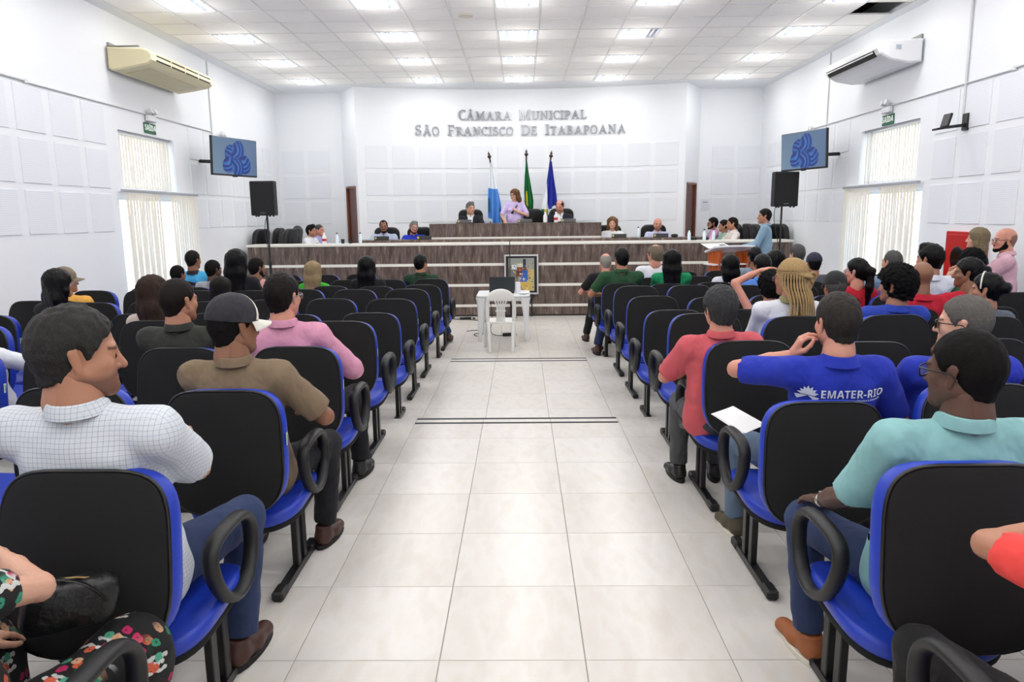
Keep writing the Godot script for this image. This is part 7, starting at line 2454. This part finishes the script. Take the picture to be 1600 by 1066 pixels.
func details(P: Dictionary) -> void:
	var print_w := mat("print_white", Color(0.84, 0.86, 0.90), 0.8)
	# shirt lettering
	back_print(P.emater, words("EMATER-RIO", 0.047, 0.0, true, false), Vector2(0.040, 0.412), print_w)
	back_print(P.emater, words("Empresa de Assistência Técnica e Extensão", 0.0125, 0.0, true, false), Vector2(0.040, 0.384), print_w)
	back_print(P.glassblue, words("EMATER-RIO", 0.047, 0.0, true, false), Vector2(0.040, 0.412), print_w)
	back_print(P.glassblue, words("Empresa de Assistência Técnica e Extensão", 0.0125, 0.0, true, false), Vector2(0.040, 0.384), print_w)
	var leaf := start()
	for k in 7:
		var a := PI * (k + 0.5) / 7.0
		var c := Vector3(-0.145, 0.298, 0)
		var d := Vector3(cos(a), sin(a), 0)
		var s := Vector3(-sin(a), cos(a), 0)
		for q in [[c, c + d * 0.022 + s * 0.007, c + d * 0.040], [c, c + d * 0.040, c + d * 0.022 - s * 0.007]]:
			for v in q: leaf.add_vertex(v)
	for sx in [-1, 1]:
		for v in [Vector3(-0.145, 0.296, 0), Vector3(-0.145 + 0.042 * sx, 0.288, 0), Vector3(-0.145 + 0.03 * sx, 0.268, 0)]: leaf.add_vertex(v)
	back_print(P.emater, leaf.commit(), Vector2(0.0, 0.107), print_w, "leaf_emblem")
	for k in P:
		if P[k]["label"].begins_with("bald man in a crimson"):
			back_print(P[k], words("EMATER", 0.034, 0.0, true, false), Vector2(-0.10, 0.235), print_w)
			back_print(P[k], words("Rio de Janeiro", 0.014, 0.0, true, false), Vector2(0.10, 0.243), print_w)
		if P[k]["label"].begins_with("man in a bright sky blue"):
			back_print(P[k], words("LIVRO", 0.055, 0.0, true, false), Vector2(-0.04, 0.33), mat("print_navy", Color(0.10, 0.28, 0.55), 0.8))
	var petals_ := start()
	for k in 4:
		var a := TAU * k / 4.0 + 0.3
		for v in [Vector3.ZERO, Vector3(cos(a), sin(a), 0) * 0.038 + Vector3(-sin(a), cos(a), 0) * 0.012, Vector3(cos(a), sin(a), 0) * 0.038 - Vector3(-sin(a), cos(a), 0) * 0.012]: petals_.add_vertex(v)
	back_print(P.blue_polo, petals_.commit(), Vector2(-0.085, 0.34), print_w, "chest_emblem", true)
	# round two-colour badge on the white shirt under the braids
	for half in 2:
		var st := start()
		for k in 12:
			var a0 := PI * k / 12 + PI * half + 0.9
			var a1 := PI * (k + 1) / 12 + PI * half + 0.9
			for v in [Vector3.ZERO, Vector3(cos(a0), sin(a0), 0) * 0.045, Vector3(cos(a1), sin(a1), 0) * 0.045]: st.add_vertex(v)
		back_print(P.braids, st.commit(), Vector2(0.015, 0.255), mat("badge_%d" % half, Color(0.12, 0.30, 0.58) if half == 0 else Color(0.85, 0.42, 0.16), 0.8), "badge")
	braid_hair(P.braids)
	# watch and ring of the man in turquoise
	var hf: Transform3D = Transform3D(P.teal["j"]["hb"][0], P.teal["j"]["wr"][0])
	var band := []
	for k in 16:
		var a := TAU * k / 16
		band.append(Vector3(cos(a) * 0.031, sin(a) * 0.025, 0.022))
	var w := mi("watch", tube(band, Vector2(0.0035, 0.009), 6, true, Vector3(0, 0, 1)), mat("watch_steel", Color(0.72, 0.72, 0.70), 0.25, {"metallic": 0.85}), P.teal["root"], hf)
	mi("watch_face", lathe([Vector2(0, 0.006), Vector2(0.016, 0.006), Vector2(0.018, 0), Vector2(0, 0)], 18), mats["watch_steel"], w, at(Vector3(0, 0.027, 0.022)))
	var he: Transform3D = Transform3D(P.emater["j"]["hb"][0], P.emater["j"]["wr"][0])
	mi("bracelet", tube(band, Vector2(0.003, 0.006), 6, true, Vector3(0, 0, 1)), mat("gold", Color(0.80, 0.62, 0.25), 0.25, {"metallic": 0.9}), P.emater["root"], he)
	var armband := []
	for k in 16:
		var a := TAU * k / 16
		armband.append(Vector3(cos(a) * 0.027, sin(a) * 0.022, 0.03))
	mi("bracelet", tube(armband, Vector2(0.003, 0.005), 6, true, Vector3(0, 0, 1)), mat("bead_white", Color(0.85, 0.84, 0.80), 0.4), P.speaker_woman["root"], Transform3D(P.speaker_woman["j"]["hb"][0], P.speaker_woman["j"]["wr"][0]))
	# things held
	var hold := at(Vector3(-0.005, -0.030, -0.085), Basis(Vector3(0, 0, 1), PI / 2) )
	var f := hand_frame(P.emater, 1).orthonormalized() * at(Vector3(0.0, -0.034, -0.075))
	phone(f.origin, f.basis * Basis(Vector3.RIGHT, PI / 2), "dark phone in the right hand of the man with EMATER-RIO on his back")
	for k in P:
		var lab: String = P[k]["label"]
		for q in [["man in a bright sky blue", 1, "phone with a lit screen held by the man in the sky blue shirt"], ["dark haired woman in black holding", 1, "phone held up by the dark haired woman behind the capped man"], ["bearded man in a pale salmon", 1, "phone held by the bearded man in pale salmon"], ["woman in crimson with tied", 0, "tall dark phone filming in the hand of the woman in crimson"]]:
			if lab.begins_with(q[0]):
				var h := hand_frame(P[k], q[1]).orthonormalized() * at(Vector3(0.0, -0.030, -0.085))
				phone(h.origin, h.basis * Basis(Vector3.RIGHT, PI / 2), q[2])
	var m := hand_frame(P.speaker_woman, 0).orthonormalized()
	var mo := thing("microphone", "black handheld microphone held by the standing woman", "microphone", m * Vector3(0.0, -0.030, -0.065))
	mo.basis = m.basis * Basis(Vector3(0, 0, 1), PI / 2)
	mi("handle", lathe([Vector2(0, -0.14), Vector2(0.011, -0.14), Vector2(0.015, 0.05), Vector2(0, 0.05)], 14), mats["stand_black"], mo)
	mi("grille_head", lathe([Vector2(0, 0.05), Vector2(0.020, 0.05), Vector2(0.026, 0.075), Vector2(0.022, 0.10), Vector2(0, 0.112)], 16), mat("mic_mesh", Color(0.10, 0.10, 0.11), 0.4, {"metallic": 0.5}), mo)
	# papers by the man with his hand on his cheek
	var pp := thing("paper_sheets", "white paper sheets resting on the armrest beside the EMATER-RIO shirt", "papers", Vector3(1.08, 0.775, -3.52), 0.5)
	pp.rotation = Vector3(0.25, 0.55, 0.12)
	for k in 3:
		mi("sheet", box_mesh(Vector3(0.15, 0.0015, 0.21)), mat("paper", Color(0.92, 0.92, 0.91), 0.8), pp, at(Vector3(0.004 * k, 0.002 * k, 0.003 * k), roty(0.03 * k)))
	# handbag on the flowered lap
	var hb := thing("handbag", "black handbag with a zip on the flowered lap at lower left", "handbag", Vector3(-1.26, 0.70, -1.80), 0.5)
	hb.rotation = Vector3(0.1, 0.6, -0.25)
	hb.scale = Vector3.ONE * 0.82
	var leather := mat("bag_leather", Color(0.035, 0.037, 0.045), 0.38, {"uv1_triplanar": true, "uv1_scale": Vector3(9, 9, 9), "normal_enabled": true, "normal_scale": 0.6, "normal_texture": noise_tex("folds", 31, 0.011, 3, true, 9.0)})
	mi("bag_body", pad(rounded(0.28, 0.17, 0.05, 4), 0.10, func(p): return p + Vector3(0, 0.02 * sin(p.x * 14.0), 0), false), leather, hb, at(Vector3(0, 0.085, 0)))
	mi("zip", tube([Vector3(-0.10, 0.170, 0.0), Vector3(0, 0.178, 0.0), Vector3(0.10, 0.170, 0.0)], Vector2(0.006, 0.004), 6), mat("zip_brass", Color(0.55, 0.46, 0.30), 0.4, {"metallic": 0.8}), hb)
	mi("strap", tube(spline([Vector3(-0.12, 0.14, 0.02), Vector3(-0.08, 0.20, 0.05), Vector3(0.02, 0.19, 0.07), Vector3(0.10, 0.12, 0.06)], 5), Vector2(0.012, 0.004), 6), leather, hb)
	# hairband
	for k in P:
		if P[k]["label"].begins_with("woman with gathered"):
			var ring := []
			for i in 17:
				var a := -0.2 + (PI + 0.4) * i / 16.0
				ring.append(Vector3(cos(a) * 0.091, 0.035 + sin(a) * 0.106, -0.02))
			mi("hairband", tube(ring, Vector2(0.004, 0.006), 6, false, Vector3(0, 0, 1)), mats["bead_white"], P[k]["root"], P[k]["hx"])
	for k in P:
		if P[k]["label"].begins_with("woman in crimson with tied"):
			mi("hair_tie", lathe([Vector2(0.022, -0.008), Vector2(0.028, 0), Vector2(0.022, 0.008)], 14), mat("tie_gold", Color(0.75, 0.62, 0.36), 0.4), P[k]["root"], P[k]["hx"] * at(Vector3(0, 0.055, 0.10), Basis(Vector3.RIGHT, 1.2)))


# ropes of blond hair over the crown, half of them gathered into a knot
func braid_hair(d: Dictionary) -> void:
	var m := hairmat("braid_blond", Color(0.72, 0.60, 0.42), 1.0, 0.6)
	var hx: Transform3D = d["hx"]
	var r := RandomNumberGenerator.new()
	r.seed = 3
	var knot := Vector3(0.055, 0.012, 0.125)
	for k in 46:
		var a := lerpf(-2.0, 2.0, k / 45.0)   # 0 is the back of the head
		var pts := []
		var gathered: bool = k % 2 == 0
		var tilt := 0.25 + 0.1 * r.randf()
		for v in 6:
			var el := lerpf(1.35, -0.05 if not gathered else 0.05, v / 5.0)
			pts.append(Vector3(sin(a) * cos(el) * 0.092, 0.038 + sin(el) * 0.102, 0.014 + cos(a) * cos(el) * 0.112))
		if gathered:
			var e: Vector3 = pts[5]
			pts.append(e.lerp(knot, 0.5) + Vector3(0, -0.012, 0.030))
			pts.append(knot + Vector3(r.randf_range(-0.02, 0.02), r.randf_range(-0.02, 0.02), 0.008))
			pts.append(knot + Vector3(r.randf_range(-0.05, 0.0), -0.06, 0.012))
			pts.append(Vector3(r.randf_range(-0.07, 0.03), -0.17, 0.125))
			pts.append(Vector3(r.randf_range(-0.10, 0.02), -0.27 - 0.06 * r.randf(), 0.120))
		else:
			var e: Vector3 = pts[5]
			pts.append(Vector3(e.x * 1.10, -0.05, maxf(e.z, 0.02) * 1.02 + 0.01))
			pts.append(Vector3(e.x * 1.15, -0.16, maxf(e.z, 0.05) + 0.05))
			pts.append(Vector3(e.x * 1.25 + r.randf_range(-0.03, 0.03), -0.28 - 0.12 * r.randf(), maxf(e.z, 0.06) + 0.055))
		var path := spline(pts, 4)
		var rad := []
		for i in path.size():
			var q := 0.0072 + 0.0014 * sin(i * 2.2)
			if i > path.size() - 5: q *= 0.75
			rad.append(Vector2(q, q))
		mi("braid", tube(path, rad, 7), m, d["root"], hx)
	var ring := []
	for i in 14:
		var a := TAU * i / 14
		ring.append(knot + Vector3(cos(a) * 0.026, sin(a) * 0.034, 0.016 + 0.006 * sin(a * 2)))
	for k in 3:
		mi("knot", tube(ring, Vector2(0.0105, 0.0105), 7, true, Vector3(0, 0, 1)), m, d["root"], hx * at(Vector3(0.004 * k, -0.008 * k, -0.006 * k)))
